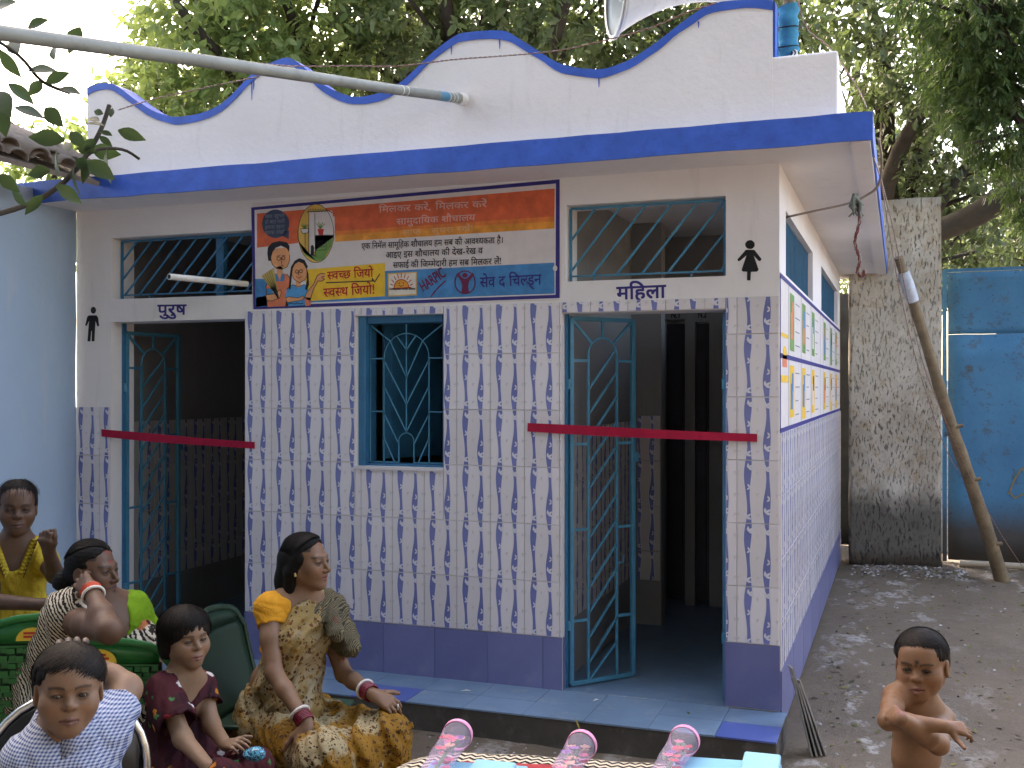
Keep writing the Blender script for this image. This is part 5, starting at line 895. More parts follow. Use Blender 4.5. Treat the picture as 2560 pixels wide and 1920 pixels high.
for r_ in range(10):
    for c_ in range(6):
        for up in (0, 1):
            src = t0 if random.random() < .7 else t1
            o = src if (r_ == 0 and c_ == 0 and up == 0 and src is t0) else place(src, 'roof_tile', nb)
            x = .97 - c_*.27*math.cos(R(24)) ; z = 2.80 + c_*.27*math.sin(R(24)) + .035*up + random.uniform(-.012,.02)
            o.location = (x + random.uniform(-.03,.03), -.35 + r_*.152 + up*.076 + random.uniform(-.015,.015), z)
            o.rotation_euler = (R(random.uniform(-4,4)) + (math.pi if not up else 0)*0, R(24+random.uniform(-5,5))*1, R(90+random.uniform(-6,6)))
            # local +y (tile length) points up the slope toward -x
            o.rotation_mode = 'XYZ'; o.rotation_euler = (R(24+random.uniform(-4,4)), R(random.uniform(-6,6)), R(90+random.uniform(-6,6)))
if t1.location.length == 0: t1.location = (.3,-1.0,2.98); t1.rotation_euler = (R(24),0,R(90))
wg_ = MB().box(-5.5,-.3,-9.5,-1.6,0,5.6).build('sky_blocking_wing', M['lightblue'], nb)  # unseen block added to keep left sky light off the facade
rd_ = MB().box(-1.7,.0,-.45,1.18,-.03,-.004).build('roof_deck', clay, nb); rd_.location = (.95,0,2.79); rd_.rotation_euler = (0,R(24),0)
# leaning stack of thin boards at the near corner of the side wall
sk = thing('board_stack', 'few thin weathered boards leaning at the near corner of the side wall', 'boards', (.10,.10,0))
for k in range(4):
    o = bevel(MB().box(-.004,.004,-.05,.05,0,.36+.04*math.sin(k*2)).build('board', paint('weathered_board%d' % k, (.22+.03*k,.21+.03*k,.20+.03*k), .85, .2, 10, .5, 60, .2) , sk), .001)
    o.location = (.06+.014*k, -.30+.012*k, -.005); o.rotation_euler = (R(-4-1*k), R(-13-1.6*k), R(10+7*k))
# litter, stones and leaves on the ground
def scatter(name, n, reg, mats, size, kind_label, seed, flat=True):
    rg = np.random.default_rng(seed); mb = MB()
    for i in range(n):
        x = rg.uniform(reg[0], reg[1]); y = rg.uniform(reg[2], reg[3])
        if x < .1 and -.5 < y < 5.6: continue
        z = .030*noise.noise(Vector((x*.9, y*.9, 0))) + .014*noise.noise(Vector((x*3.3, y*3.3, 3))) + .008*noise.noise(Vector((x*9, y*9, 5))) - .012
        s = size*rg.uniform(.5, 1.5); a = rg.uniform(0, 6.28); c_, s_ = math.cos(a)*s, math.sin(a)*s; w = rg.uniform(.2,.45); t = rg.uniform(-.3,.4)*s; mi = int(rg.integers(len(mats)))
        if flat:
            mb.add([(x-c_,y-s_,z+.003),(x-s_*w,y+c_*w,z+.006+abs(t)*.6),(x+c_,y+s_,z+.004+max(t,0)),(x+s_*w,y-c_*w,z+.004)], [(0,3,2),(0,2,1)], mi)
        else:
            h = s*rg.uniform(.3,.7); p = [(x+s*math.cos(k*1.05+a)*rg.uniform(.7,1.1), y+s*math.sin(k*1.05+a)*rg.uniform(.7,1.1), z-.002) for k in range(6)]
            mb.add(p+[(x+(q[0]-x)*.55, y+(q[1]-y)*.55, z+h) for q in p], [(k,(k+1)%6,6+(k+1)%6,6+k) for k in range(6)]+[tuple(range(6,12))], mi)
    o = mb.build(name, mats); tag(o, kind_label, kind='stuff'); return o
lg = [paint('fallen_leaf_%d' % i, c, .7, .2, 20, .2, 60, .2) for i, c in enumerate(((.10,.13,.03),(.16,.14,.04),(.05,.045,.03),(.07,.06,.04),(.22,.2,.05)))]
scatter('leaf_litter', 2600, (.1,6,-3.2,6), lg, .020, 'fallen leaves and twigs scattered over the bare earth', 1)
scatter('leaf_litter', 260, (-4,.1,-3.4,-.5), lg, .014, 'fallen leaves and crumbs scattered before the platform', 2)
st_m = [paint('grit_%d' % i, c, .85, .2, 20, .4, 60, .2) for i, c in enumerate(((.30,.29,.28),(.10,.09,.08),(.5,.49,.48),(.16,.13,.10)))]
scatter('rubble', 700, (.12,3.2,-3.0,6), st_m, .009, 'small stones and grit on the earth yard', 3, False)
scatter('rubble', 260, (.12,1.1,4.75,5.35), st_m, .015, 'heap of plaster crumbs along the foot of the slab', 4, False)
scatter('rubble', 500, (-4,.4,-1.1,-.47), st_m, .008, 'plaster crumbs along the foot of the platform', 5, False)
for (x,y),s,a in zip(((-1.52,-.19),(-.86,-.12),(-.40,-.17)),(.03,.022,.02),(.3,.9,2)):
    o = MB().add([(-s,0,0),(-.2*s,-.35*s,.004),(s,0,.002),(.1*s,.4*s,.006)], [(0,1,2),(0,2,3)]).build('paper_scrap' if x != -.40 else 'fallen_leaf', M['pvc'] if x != -.40 else lg[0]); o.location = (x,y,PZ+.003); o.rotation_euler = (0,0,a)
    tag(o, {-1.52:'white paper scrap on the platform under the window', -.86:"white paper scrap before the women's doorway", -.40:'fallen green leaf on the platform near the right pier'}[x], 'scrap' if x != -.40 else 'leaf')
pp = thing('drain_pipe', 'pale plastic pipe lying on the ground along the foot of the blue gate', 'pipe', (1.5,5.45,.03))
MB().tube([(-.45,0,0),(1.4,-.1,.01)], .03, 12).build('pipe', paint('dusty_pipe', (.42,.36,.28), .6), pp)

# ================================================================= trees
def leaf_mat(name, c, c2, trans):
    t = NT(name); at = t.n('ShaderNodeAttribute', attribute_name='tint')
    col = t.mix(at.outputs['Fac'], c4(c), c4(c2)); t.out(col, .42, .45)
    tr = t.n('ShaderNodeBsdfTranslucent'); cc = t.mix(.5, col, c4(trans)); t.l(cc, tr.inputs[0])
    mx = t.n('ShaderNodeMixShader'); mx.inputs[0].default_value = .42
    t.l(t.b.outputs[0], mx.inputs[1]); t.l(tr.outputs[0], mx.inputs[2]); t.l(mx.outputs[0], t.t.nodes['Material Output'].inputs[0]); return t.m
bark = paint('dark_bark', (.045,.038,.03), .9, .3, 5, .9, 25, .15)
LM = [leaf_mat('fig_leaf', (.024,.050,.022), (.095,.13,.060), (.28,.38,.12)), leaf_mat('neem_leaf', (.020,.052,.018), (.06,.11,.035), (.20,.31,.08)), leaf_mat('far_leaf', (.020,.042,.020), (.06,.09,.04), (.22,.30,.11))]
def crown(name, blobs, n_sprig, leaf_l, mat, parent, seed, leaf_w=.42, per=9, droop=.3):
    rg = np.random.default_rng(seed); vol = np.array([b[3]*b[4]*b[5] for b in blobs])**.67; pr = vol/vol.sum()
    idx = rg.choice(len(blobs), n_sprig, p=pr); B_ = np.array(blobs)[idx]
    d = rg.normal(size=(n_sprig,3)); d /= np.linalg.norm(d, axis=1)[:,None]; rad = rg.uniform(.35,1.0,n_sprig)**.5
    c = B_[:,:3] + d*B_[:,3:6]*rad[:,None]
    ax = d + rg.normal(size=(n_sprig,3))*.5; ax[:,2] -= droop*.3; ax /= np.linalg.norm(ax, axis=1)[:,None]
    c = np.repeat(c, per, 0); ax = np.repeat(ax, per, 0); tint0 = np.repeat(rg.random(n_sprig), per); N = len(c)
    t = np.tile(np.linspace(0,1,per), n_sprig)
    L_ = leaf_l*rg.uniform(.7,1.25,N)
    base = c + ax*(t*leaf_l*2.4)[:,None]
    ld = rg.normal(size=(N,3)); ld -= ax*(ld*ax).sum(1)[:,None]; ld /= np.linalg.norm(ld,axis=1)[:,None]
    ld = ld*.85 + ax*.5; ld[:,2] -= droop; ld /= np.linalg.norm(ld,axis=1)[:,None]
    up = rg.normal(size=(N,3))*.6 + np.array([0,0,1.]); sd_ = np.cross(ld, up); sd_ /= np.linalg.norm(sd_,axis=1)[:,None]; nn = np.cross(sd_, ld)
    W_ = L_*leaf_w*rg.uniform(.8,1.15,N)
    def P(a, b, h): return base + ld*(L_*a)[:,None] + sd_*(W_*b)[:,None] + nn*(W_*h)[:,None]
    V = np.stack([P(0,0,0), P(.30,-.46,.14), P(.72,-.42,.12), P(1,0,-.05), P(.72,.42,.12), P(.30,.46,.14)], 1).reshape(-1,3)
    k = np.arange(N)*6
    F = np.stack([np.stack([k,k+1,k+2,k+3],1), np.stack([k,k+3,k+4,k+5],1)],1).reshape(-1,4)
    me = bpy.data.meshes.new(name); me.vertices.add(len(V)); me.vertices.foreach_set('co', V.ravel().astype(np.float32))
    me.loops.add(F.size); me.loops.foreach_set('vertex_index', F.ravel().astype(np.int32))
    me.polygons.add(len(F)); me.polygons.foreach_set('loop_start', np.arange(0, F.size, 4, dtype=np.int32)); me.update(calc_edges=True)
    tint = np.clip(.5*tint0 + .5*rg.random(N), 0, 1)**1.2
    a = me.attributes.new('tint', 'FLOAT', 'FACE'); a.data.foreach_set('value', np.repeat(tint, 2).astype(np.float32))
    me.materials.append(mat); return link(bpy.data.objects.new('crown', me), parent)
def tree(key, name, label, n, leaf, mat, seed, trunk, r0, **kw):
    bl = CROWNS[key]; base = Vector((trunk[0], trunk[1], 0)); o = thing(name, label, 'tree', base, 0, 'trees behind the building')
    rel_b = [(b[0]-base.x, b[1]-base.y, b[2], b[3], b[4], b[5]) for b in bl]
    crown(name, rel_b, n, leaf, mat, o, seed, **kw)
    cz = min(b[2] for b in rel_b); fork = Vector((0,0,min(2.2, cz)))
    MB().tube([(0,0,-.1),(.04,.02,fork.z*.5),fork], [r0*1.25,r0,r0*.8], 12).build('trunk', bark, o)
    rg = random.Random(seed)
    for b in rel_b:
        e = Vector(b[:3]); m = fork.lerp(e,.5) + Vector((rg.uniform(-.3,.3), rg.uniform(-.3,.3), .3))
        MB().tube(smooth_path([fork, m, e, e+Vector((rg.uniform(-1,1)*b[3]*.7, 0, b[5]*.6))], 5), [r0*.6*(1-i/16)**1.2+.01 for i in range(16)], 8).build('limb', bark, o)
        for k in range(5):
            s_ = fork.lerp(e, rg.uniform(.6,1)); q = e + Vector((rg.uniform(-1,1)*b[3], rg.uniform(-1,1)*b[4], rg.uniform(-1,1)*b[5]))*.9
            MB().tube([s_, s_.lerp(q,.5)+Vector((0,0,.15)), q], [.035,.022,.008], 5).build('twig', bark, o)
    return o
tree('fig_left', 'fig_tree', 'broad-leaved tree with leaves coloured sun-bright over the left end of the parapet', 1450, .115, leaf_mat('sunlit_fig_leaf', (.045,.09,.03), (.16,.22,.07), (.45,.60,.18)), 21, (-5.2, 6.3), .20)  # brighter leaf copy, the sun glow put into its colour
tree('fig_mid', 'fig_tree', 'dense broad-leaved tree behind the middle crests of the parapet', 1750, .110, LM[0], 22, (-4.6, 7.6), .26)
tree('fig_right', 'fig_tree', 'dense broad-leaved tree behind the loudspeaker', 1250, .110, LM[0], 23, (-1.6, 6.6), .24)
tree('right_far', 'shade_tree', 'dark sparse tree between the eave corner and the plaster slab', 1700, .10, LM[2], 24, (.2, 8.3), .22)
tree('neem', 'neem_tree', 'feathery light green tree at the upper right corner', 1500, .075, LM[1], 25, (2.9, 5.2), .18, leaf_w=.26, per=14, droop=.7)
tree('far_low', 'far_tree', 'pale sunlit tree low behind the blue gate', 2400, .11, LM[2], 26, (2.2, 11.5), .2)
lt = thing('leaning_limb', 'thick dark tree limb slanting above the blue gate', 'tree', LIMB_RIGHT[0])
MB().tube([p-Vector(LIMB_RIGHT[0]) for p in smooth_path(LIMB_RIGHT, 5)], [.115+.006*i/5 for i in range(26)], 12).build('trunk', bark, lt)
MB().tube([p-Vector(LIMB_RIGHT[0]) for p in smooth_path(LIMB_RIGHT2, 5)], [.05-.002*i for i in range(11)], 8).build('limb', bark, lt)
# tree that shades the yard, its canopy overhead and out of the picture
CROWNS['over'] = [(-4.8,3.0,9.0,3.4,3.0,1.6),(-7.5,1.2,9.5,3.0,2.6,1.5),(-2.0,3.6,8.6,2.6,2.4,1.3),(-6,5.5,10.2,3.4,2.6,1.6),(-9.5,3.5,10,2.6,2.6,1.5)]
tree('over', 'shade_tree', 'tall tree whose high canopy shades the yard from behind the left', 4200, .20, LM[0], 27, (-10.5, -1.0), .3)
# foreground branches with large leaves at upper left
NL = leaf_mat('silhouette_leaf', (.012,.028,.012), (.035,.065,.025), (.10,.16,.05))  # leaf colour darkened to stand for backlit silhouettes
fb = thing('leafy_branch', 'near branch with big leaves darkened as silhouettes hanging in from the left', 'branch', BRANCH1[0], 0)
org_ = Vector(BRANCH1[0])
for P, r_ in ((BRANCH1,.008),(BRANCH2,.005),(BRANCH3,.007)): MB().tube([p-org_ for p in smooth_path(P, 4)], r_, 6).build('stem', bark, fb)
random.seed(4)
for a, b in BIG_LEAVES:
    a = Vector(a)-org_; b = Vector(b)-org_; d = b-a; L_ = d.length; b = b + Vector((random.uniform(-.3,.3), random.uniform(-.5,.5), random.uniform(-.1,.1)))*L_
    d = (b-a).normalized(); up = Vector((random.uniform(-1,1), -1.0, random.uniform(-.2,1))).normalized(); s_ = d.cross(up).normalized(); n_ = s_.cross(d)
    w = L_*random.uniform(.22,.30); vs = []; m = 7
    for i in range(m):
        t = i/(m-1); ww_ = w*math.sin(math.pi*min(max(t,.02),.985)**.85); c = a + d*(L_*t) - n_*(.12*L_*t*t)
        vs += [c - s_*ww_ + n_*ww_*.30, c, c + s_*ww_ + n_*ww_*.30]
    fs = [(i*3+k, i*3+3+k, i*3+4+k, i*3+1+k) for i in range(m-1) for k in (0,1)]
    mb = MB(); mb.add(vs, fs, 0, True); o = mb.build('leaf', NL, fb, recalc=False)
    at = o.data.attributes.new('tint','FLOAT','FACE'); tv = random.uniform(0,.6)
    at.data.foreach_set('value', [tv]*len(fs))
MB().tube([(org_*0), Vector((-.9,-.4,-.25))], [.009,.014], 8).build('stem', bark, fb)
# haze-white sky needs no geometry: the Nishita sky is the world

# house and trees added out of view to keep the low sky off the facade
hb = thing('sky_blocking_house', 'plastered house added unseen behind the viewer to block the low sky', 'building', (0,-9.2,0))  # unseen house, added to block low sky light
panel(-11, 11, 0, 6.8, [(-6,-4.6,.9,2.2), (-1,.1,0,2.1), (4,5.4,.9,2.2)], -.25, 0, 'wall', paint('dull_plaster', (.26,.235,.20), .85, .2, 2, .4, 40, .2), hb)
MB().box(-11.4, 11.4, -5, .5, 6.81, 6.95).build('roof', M['cement'], hb)
sw = thing('yard_side_wall', 'long plastered yard wall at the right of the viewer', 'wall', (6.5,-4,0))
MB().box(0, .25, -7, 7, 0, 3.2).build('wall', paint('dull_plaster_b', (.24,.22,.19), .85, .2, 2, .4, 40, .2), sw)
CROWNS['behind'] = [(-4.5,-7,8.6,3.2,2.4,2.6),(0,-6.6,9.4,3.0,2.2,2.4),(3.2,-7,8.4,3.2,2.4,2.6),(6.5,-4.5,8.4,2.6,2.8,2.4)]
tree('behind', 'shade_tree', 'broad tree added unseen behind the viewer to block front sky light', 3600, .30, LM[0], 28, (3.2,-8.2), .3)  # unseen canopy added to cut the front sky light
J = {'w1': {'head': (-1.56, -1.653, 0.989), 'neck': (-1.603, -1.637, 0.851), 'shR': (-1.657, -1.763, 0.834), 'shL': (-1.567, -1.528, 0.789), 'elR': (-1.576, -1.85, 0.619), 'wrR': (-1.393, -1.933, 0.48), 'elL': (-1.429, -1.606, 0.565), 'wrL': (-1.259, -1.703, 0.533), 'chest': (-1.609, -1.65, 0.728), 'waist': (-1.685, -1.635, 0.531), 'pel': (-1.696, -1.639, 0.378), 'hipR': (-1.68, -1.718, 0.368), 'hipL': (-1.661, -1.53, 0.326), 'knR': (-1.317, -1.958, 0.38), 'knL': (-1.209, -1.685, 0.388), 'fR': (-1.316, -1.99, 0.406), 'fL': (-1.145, -1.715, 0.464), 'backtop': (-1.735, -1.61, 0.71), 'palluA': (-1.582, -1.714, 0.813), 'palluend': (-1.394, -1.646, 0.675)}, 'w2': {'head': (-2.1, -2.169, 1.008), 'neck': (-2.133, -2.159, 0.875), 'shR': (-2.106, -2.277, 0.856), 'shL': (-2.051, -2.023, 0.848), 'elR': (-1.809, -2.425, 0.873), 'wrR': (-1.978, -2.316, 0.971), 'elL': (-2.002, -1.984, 0.737), 'wrL': (-1.906, -2.098, 0.615), 'chest': (-2.078, -2.139, 0.771), 'waist': (-2.154, -2.135, 0.614), 'pel': (-2.151, -2.166, 0.505), 'hipR': (-2.114, -2.259, 0.511), 'hipL': (-2.173, -2.068, 0.455), 'knR': (-1.876, -2.194, 0.498), 'knL': (-1.98, -1.965, 0.439), 'hd': (-2.161, -2.234, 0.983), 'bun': (-2.281, -2.15, 0.955)}, 'b1': {'head': (-1.189, -3.274, 0.974), 'neck': (-1.227, -3.256, 0.844), 'shR': (-1.238, -3.334, 0.823), 'shL': (-1.207, -3.142, 0.845), 'elR': (-1.243, -3.368, 0.67), 'wrR': (-1.067, -3.443, 0.632), 'elL': (-1.241, -3.027, 0.904), 'wrL': (-1.323, -3.035, 0.951), 'chest': (-1.234, -3.237, 0.757), 'waist': (-1.275, -3.199, 0.577), 'pel': (-1.297, -3.175, 0.434), 'hipR': (-1.296, -3.238, 0.442), 'hipL': (-1.281, -3.126, 0.401), 'knR': (-1.032, -3.43, 0.501), 'knL': (-1.017, -3.318, 0.467), 'hd': (-1.308, -3.157, 1.041)}, 'g1': {'head': (-1.671, -2.226, 0.818), 'neck': (-1.677, -2.228, 0.701), 'shR': (-1.694, -2.309, 0.666), 'shL': (-1.665, -2.149, 0.641), 'elR': (-1.566, -2.379, 0.546), 'wrR': (-1.419, -2.453, 0.502), 'elL': (-1.579, -2.213, 0.536), 'wrL': (-1.465, -2.299, 0.513), 'chest': (-1.694, -2.234, 0.585), 'waist': (-1.724, -2.224, 0.462), 'pel': (-1.728, -2.246, 0.396), 'hipR': (-1.719, -2.296, 0.401), 'hipL': (-1.745, -2.167, 0.361), 'knR': (-1.377, -2.438, 0.463), 'knL': (-1.374, -2.277, 0.449), 'pouch': (-1.318, -2.363, 0.521), 'fL': (-1.355, -2.345, 0.531)}, 'y1': {'head': (-2.579, -2.024, 1.19), 'neck': (-2.601, -2.011, 1.066), 'shR': (-2.647, -2.08, 1.017), 'shL': (-2.56, -1.943, 1.009), 'elR': (-2.578, -2.151, 0.862), 'wrR': (-2.364, -2.137, 0.862), 'elL': (-2.407, -2.015, 0.945), 'wrL': (-2.347, -2.11, 1.044), 'chest': (-2.609, -2.003, 0.931), 'waist': (-2.61, -1.993, 0.76), 'pel': (-2.607, -1.991, 0.633), 'hipR': (-2.621, -2.039, 0.601), 'hipL': (-2.576, -1.959, 0.593), 'knR': (-2.615, -2.037, 0.253), 'knL': (-2.576, -1.959, 0.239), 'fist': (-2.338, -2.149, 1.107)}, 'b2': {'head': (0.592, -1.828, 0.834), 'neck': (0.588, -1.797, 0.716), 'shR': (0.521, -1.885, 0.75), 'shL': (0.65, -1.753, 0.663), 'elR': (0.503, -2.041, 0.725), 'wrR': (0.646, -2.021, 0.718), 'elL': (0.635, -1.929, 0.638), 'wrL': (0.536, -2.103, 0.751), 'chest': (0.581, -1.8, 0.644), 'waist': (0.578, -1.801, 0.54), 'pel': (0.578, -1.79, 0.462), 'hipR': (0.545, -1.824, 0.455), 'hipL': (0.615, -1.755, 0.44), 'knR': (0.545, -1.845, 0.256), 'knL': (0.615, -1.766, 0.234), 'fR': (0.708, -2.019, 0.71), 'fL': (0.502, -2.052, 0.75)}, 'x': {'chG': (-1.91, -2.249, 0.778), 'chL': (-2.316, -2.333, 0.795)}}
CH_A = [(-1.93, -1.628, 0.77), (-1.844, -1.809, 0.829)]
BQ = [((-0.472, -2.768, 0.802), (-0.424, -3.049, 0.803)), ((-0.184, -2.685, 0.783), (-0.169, -2.977, 0.785)), ((0.046, -2.59, 0.791), (0.039, -2.891, 0.797))]
# ================================================================= people: smooth solids grown from joints
f32 = np.float32
class Solid:
    """signed-distance body: primitives in metres, polygonised with surface nets"""
    def __init__(s): s.p = []
    def cap(s, a, b, ra, rb=None, k=.02, op='u', flat=None):
        a = np.array(a, f32); b = np.array(b, f32); rb = ra if rb is None else rb; ba = b-a; L2 = float(ba@ba) + 1e-9
        lo = np.minimum(a-ra, b-rb); hi = np.maximum(a+ra, b+rb)
        def fn(X, Y, Z):
            px, py, pz = X-a[0], Y-a[1], Z-a[2]
            t = np.clip((px*ba[0]+py*ba[1]+pz*ba[2])/L2, 0, 1)
            dx, dy, dz = px-ba[0]*t, py-ba[1]*t, pz-ba[2]*t
            return np.sqrt(dx*dx+dy*dy+dz*dz) - (ra+(rb-ra)*t)
        s.p.append((fn, lo, hi, k, op)); return s
    def ell(s, c, r, Rm=None, k=.02, op='u'):
        c = np.array(c, f32); r = np.array(r, f32); Q = np.eye(3, dtype=f32) if Rm is None else np.array(Rm, f32)   # columns: axes
        ext = np.abs(Q) @ r; lo, hi = c-ext, c+ext
        def fn(X, Y, Z):
            px, py, pz = X-c[0], Y-c[1], Z-c[2]
            u = (px*Q[0,0]+py*Q[1,0]+pz*Q[2,0])/r[0]; v = (px*Q[0,1]+py*Q[1,1]+pz*Q[2,1])/r[1]; w = (px*Q[0,2]+py*Q[1,2]+pz*Q[2,2])/r[2]
            k0 = np.sqrt(u*u+v*v+w*w); k1 = np.sqrt((u/r[0])**2+(v/r[1])**2+(w/r[2])**2)+1e-6
            return k0*(k0-1)/k1
        s.p.append((fn, lo, hi, k, op)); return s
    def custom(s, fn, lo, hi, k=.004, op='u'): s.p.append((fn, np.array(lo,f32), np.array(hi,f32), k, op)); return s
    def chain(s, pts, rs, k=.02, op='u'):
        for i in range(len(pts)-1): s.cap(pts[i], pts[i+1], rs[i], rs[i+1], k, op)
        return s
    def copy(s): o = Solid(); o.p = list(s.p); return o
    def field(s, lo, hi, h, disp=None):
        n = [int(math.ceil((hi[i]-lo[i])/h))+1 for i in range(3)]
        ax = [lo[i]+h*np.arange(n[i], dtype=f32) for i in range(3)]
        F = np.full(n, .2, f32)
        for fn, a, b, k, op in s.p:
            mg = k*1.2 + 2.5*h + .004
            i0 = [max(0, int((a[i]-mg-lo[i])/h)) for i in range(3)]; i1 = [min(n[i], int((b[i]+mg-lo[i])/h)+2) for i in range(3)]
            if any(i1[i]-i0[i] < 1 for i in range(3)): continue
            sl = tuple(slice(i0[i], i1[i]) for i in range(3))
            d = fn(ax[0][sl[0],None,None], ax[1][None,sl[1],None], ax[2][None,None,sl[2]]).astype(f32)
            A = F[sl]
            if op == 'u': hh = np.maximum(k-np.abs(A-d), 0)/k; F[sl] = np.minimum(A, d) - hh*hh*k*.25
            elif op == 's': hh = np.maximum(k-np.abs(A+d), 0)/k; F[sl] = np.maximum(A, -d) + hh*hh*k*.25
            elif op == 'i': hh = np.maximum(k-np.abs(A-d), 0)/k; F[sl] = np.maximum(A, d) + hh*hh*k*.25
        if disp is not None: F += disp(ax[0][:,None,None], ax[1][None,:,None], ax[2][None,None,:]).astype(f32)
        return F
def surface_nets(F, lo, h):
    S = F < 0; nx, ny, nz = F.shape
    c = np.zeros((nx-1,ny-1,nz-1), np.uint8)
    for dx in (0,1):
        for dy in (0,1):
            for dz in (0,1): c += S[dx:nx-1+dx, dy:ny-1+dy, dz:nz-1+dz]
    act = np.argwhere((c > 0) & (c < 8))
    if len(act) == 0: return np.zeros((0,3)), np.zeros((0,4), int)
    idx = np.full(c.shape, -1, np.int32); idx[tuple(act.T)] = np.arange(len(act))
    P = np.zeros((len(act),3)); W = np.zeros(len(act)); corners = [(dx,dy,dz) for dx in (0,1) for dy in (0,1) for dz in (0,1)]
    val = {q: F[act[:,0]+q[0], act[:,1]+q[1], act[:,2]+q[2]] for q in corners}
    for q in corners:
        for a in range(3):
            if q[a]: continue
            r_ = list(q); r_[a] = 1; r_ = tuple(r_); v0, v1 = val[q], val[r_]
            m = (v0 < 0) != (v1 < 0); t = np.where(m, v0/np.where(m, v0-v1, 1), 0)
            for b in range(3): P[:,b] += m*(q[b] + (t if b == a else 0))
            W += m
    V = (act + P/W[:,None])*h + np.array(lo)
    faces = []
    for a in range(3):
        b, d = (a+1)%3, (a+2)%3
        sh = list(F.shape); sl0 = [slice(None)]*3; sl1 = [slice(None)]*3
        sl0[a] = slice(0, sh[a]-1); sl1[a] = slice(1, sh[a])
        for q in (b, d): sl0[q] = slice(1, sh[q]-1); sl1[q] = slice(1, sh[q]-1)
        A, B = S[tuple(sl0)], S[tuple(sl1)]; E = np.argwhere(A != B); fl = A[tuple(E.T)]
        E = E.copy(); E[:,b] += 1; E[:,d] += 1
        def cell(ob, od):
            I = E.copy(); I[:,b] -= ob; I[:,d] -= od; return idx[I[:,0], I[:,1], I[:,2]]
        Q = np.stack([cell(1,1), cell(0,1), cell(0,0), cell(1,0)], 1); Q[~fl] = Q[~fl][:, ::-1]; faces.append(Q)
    Fq = np.concatenate(faces); Fq = Fq[(Fq >= 0).all(1)]
    return V, Fq
def mesh_np(name, V, Fq, mat, parent, col=None):
    me = bpy.data.meshes.new(name); me.vertices.add(len(V)); me.vertices.foreach_set('co', V.astype(f32).ravel())
    me.loops.add(Fq.size); me.loops.foreach_set('vertex_index', Fq.ravel().astype(np.int32))
    me.polygons.add(len(Fq)); me.polygons.foreach_set('loop_start', np.arange(0, Fq.size, 4, dtype=np.int32)); me.update(calc_edges=True)
    me.polygons.foreach_set('use_smooth', [True]*len(Fq))
    if col is not None:
        a = me.color_attributes.new('col', 'FLOAT_COLOR', 'POINT'); a.data.foreach_set('color', np.concatenate([col, np.ones((len(col),1))], 1).astype(f32).ravel())
    me.materials.append(mat); return link(bpy.data.objects.new(name, me), parent)
def grow(name, solid, boxes, mat, parent, org, painter=None, disp=None):
    """boxes: list of (lo, hi, voxel); later boxes are finer and replace what the earlier hold inside them"""
    Vs, Fs, off = [], [], 0
    for bi, (lo, hi, h) in enumerate(boxes):
        F = solid.field(lo, hi, h, disp); V, Q = surface_nets(F, lo, h)
        if len(Q) == 0: continue
        for (l2, h2, _) in boxes[bi+1:]:
            l2 = np.array(l2)+_*2.2; h2 = np.array(h2)-_*2.2; ins = ((V > l2) & (V < h2)).all(1); Q = Q[~ins[Q].all(1)]
        Vs.append(V); Fs.append(Q+off); off += len(V)
    V = np.concatenate(Vs); Q = np.concatenate(Fs)
    used = np.zeros(len(V), bool); used[Q.ravel()] = True; rm = np.cumsum(used)-1; V = V[used]; Q = rm[Q]
    col = painter(V) if painter else None
    return mesh_np(name, V - np.array(org), Q, mat, parent, col)
def bbox_of(solid, pad=.02, zmin=None):
    lo = np.min([p[1] for p in solid.p if p[4] == 'u'], 0)-pad; hi = np.max([p[2] for p in solid.p if p[4] == 'u'], 0)+pad
    if zmin is not None: lo[2] = max(lo[2], zmin)
    return lo, hi

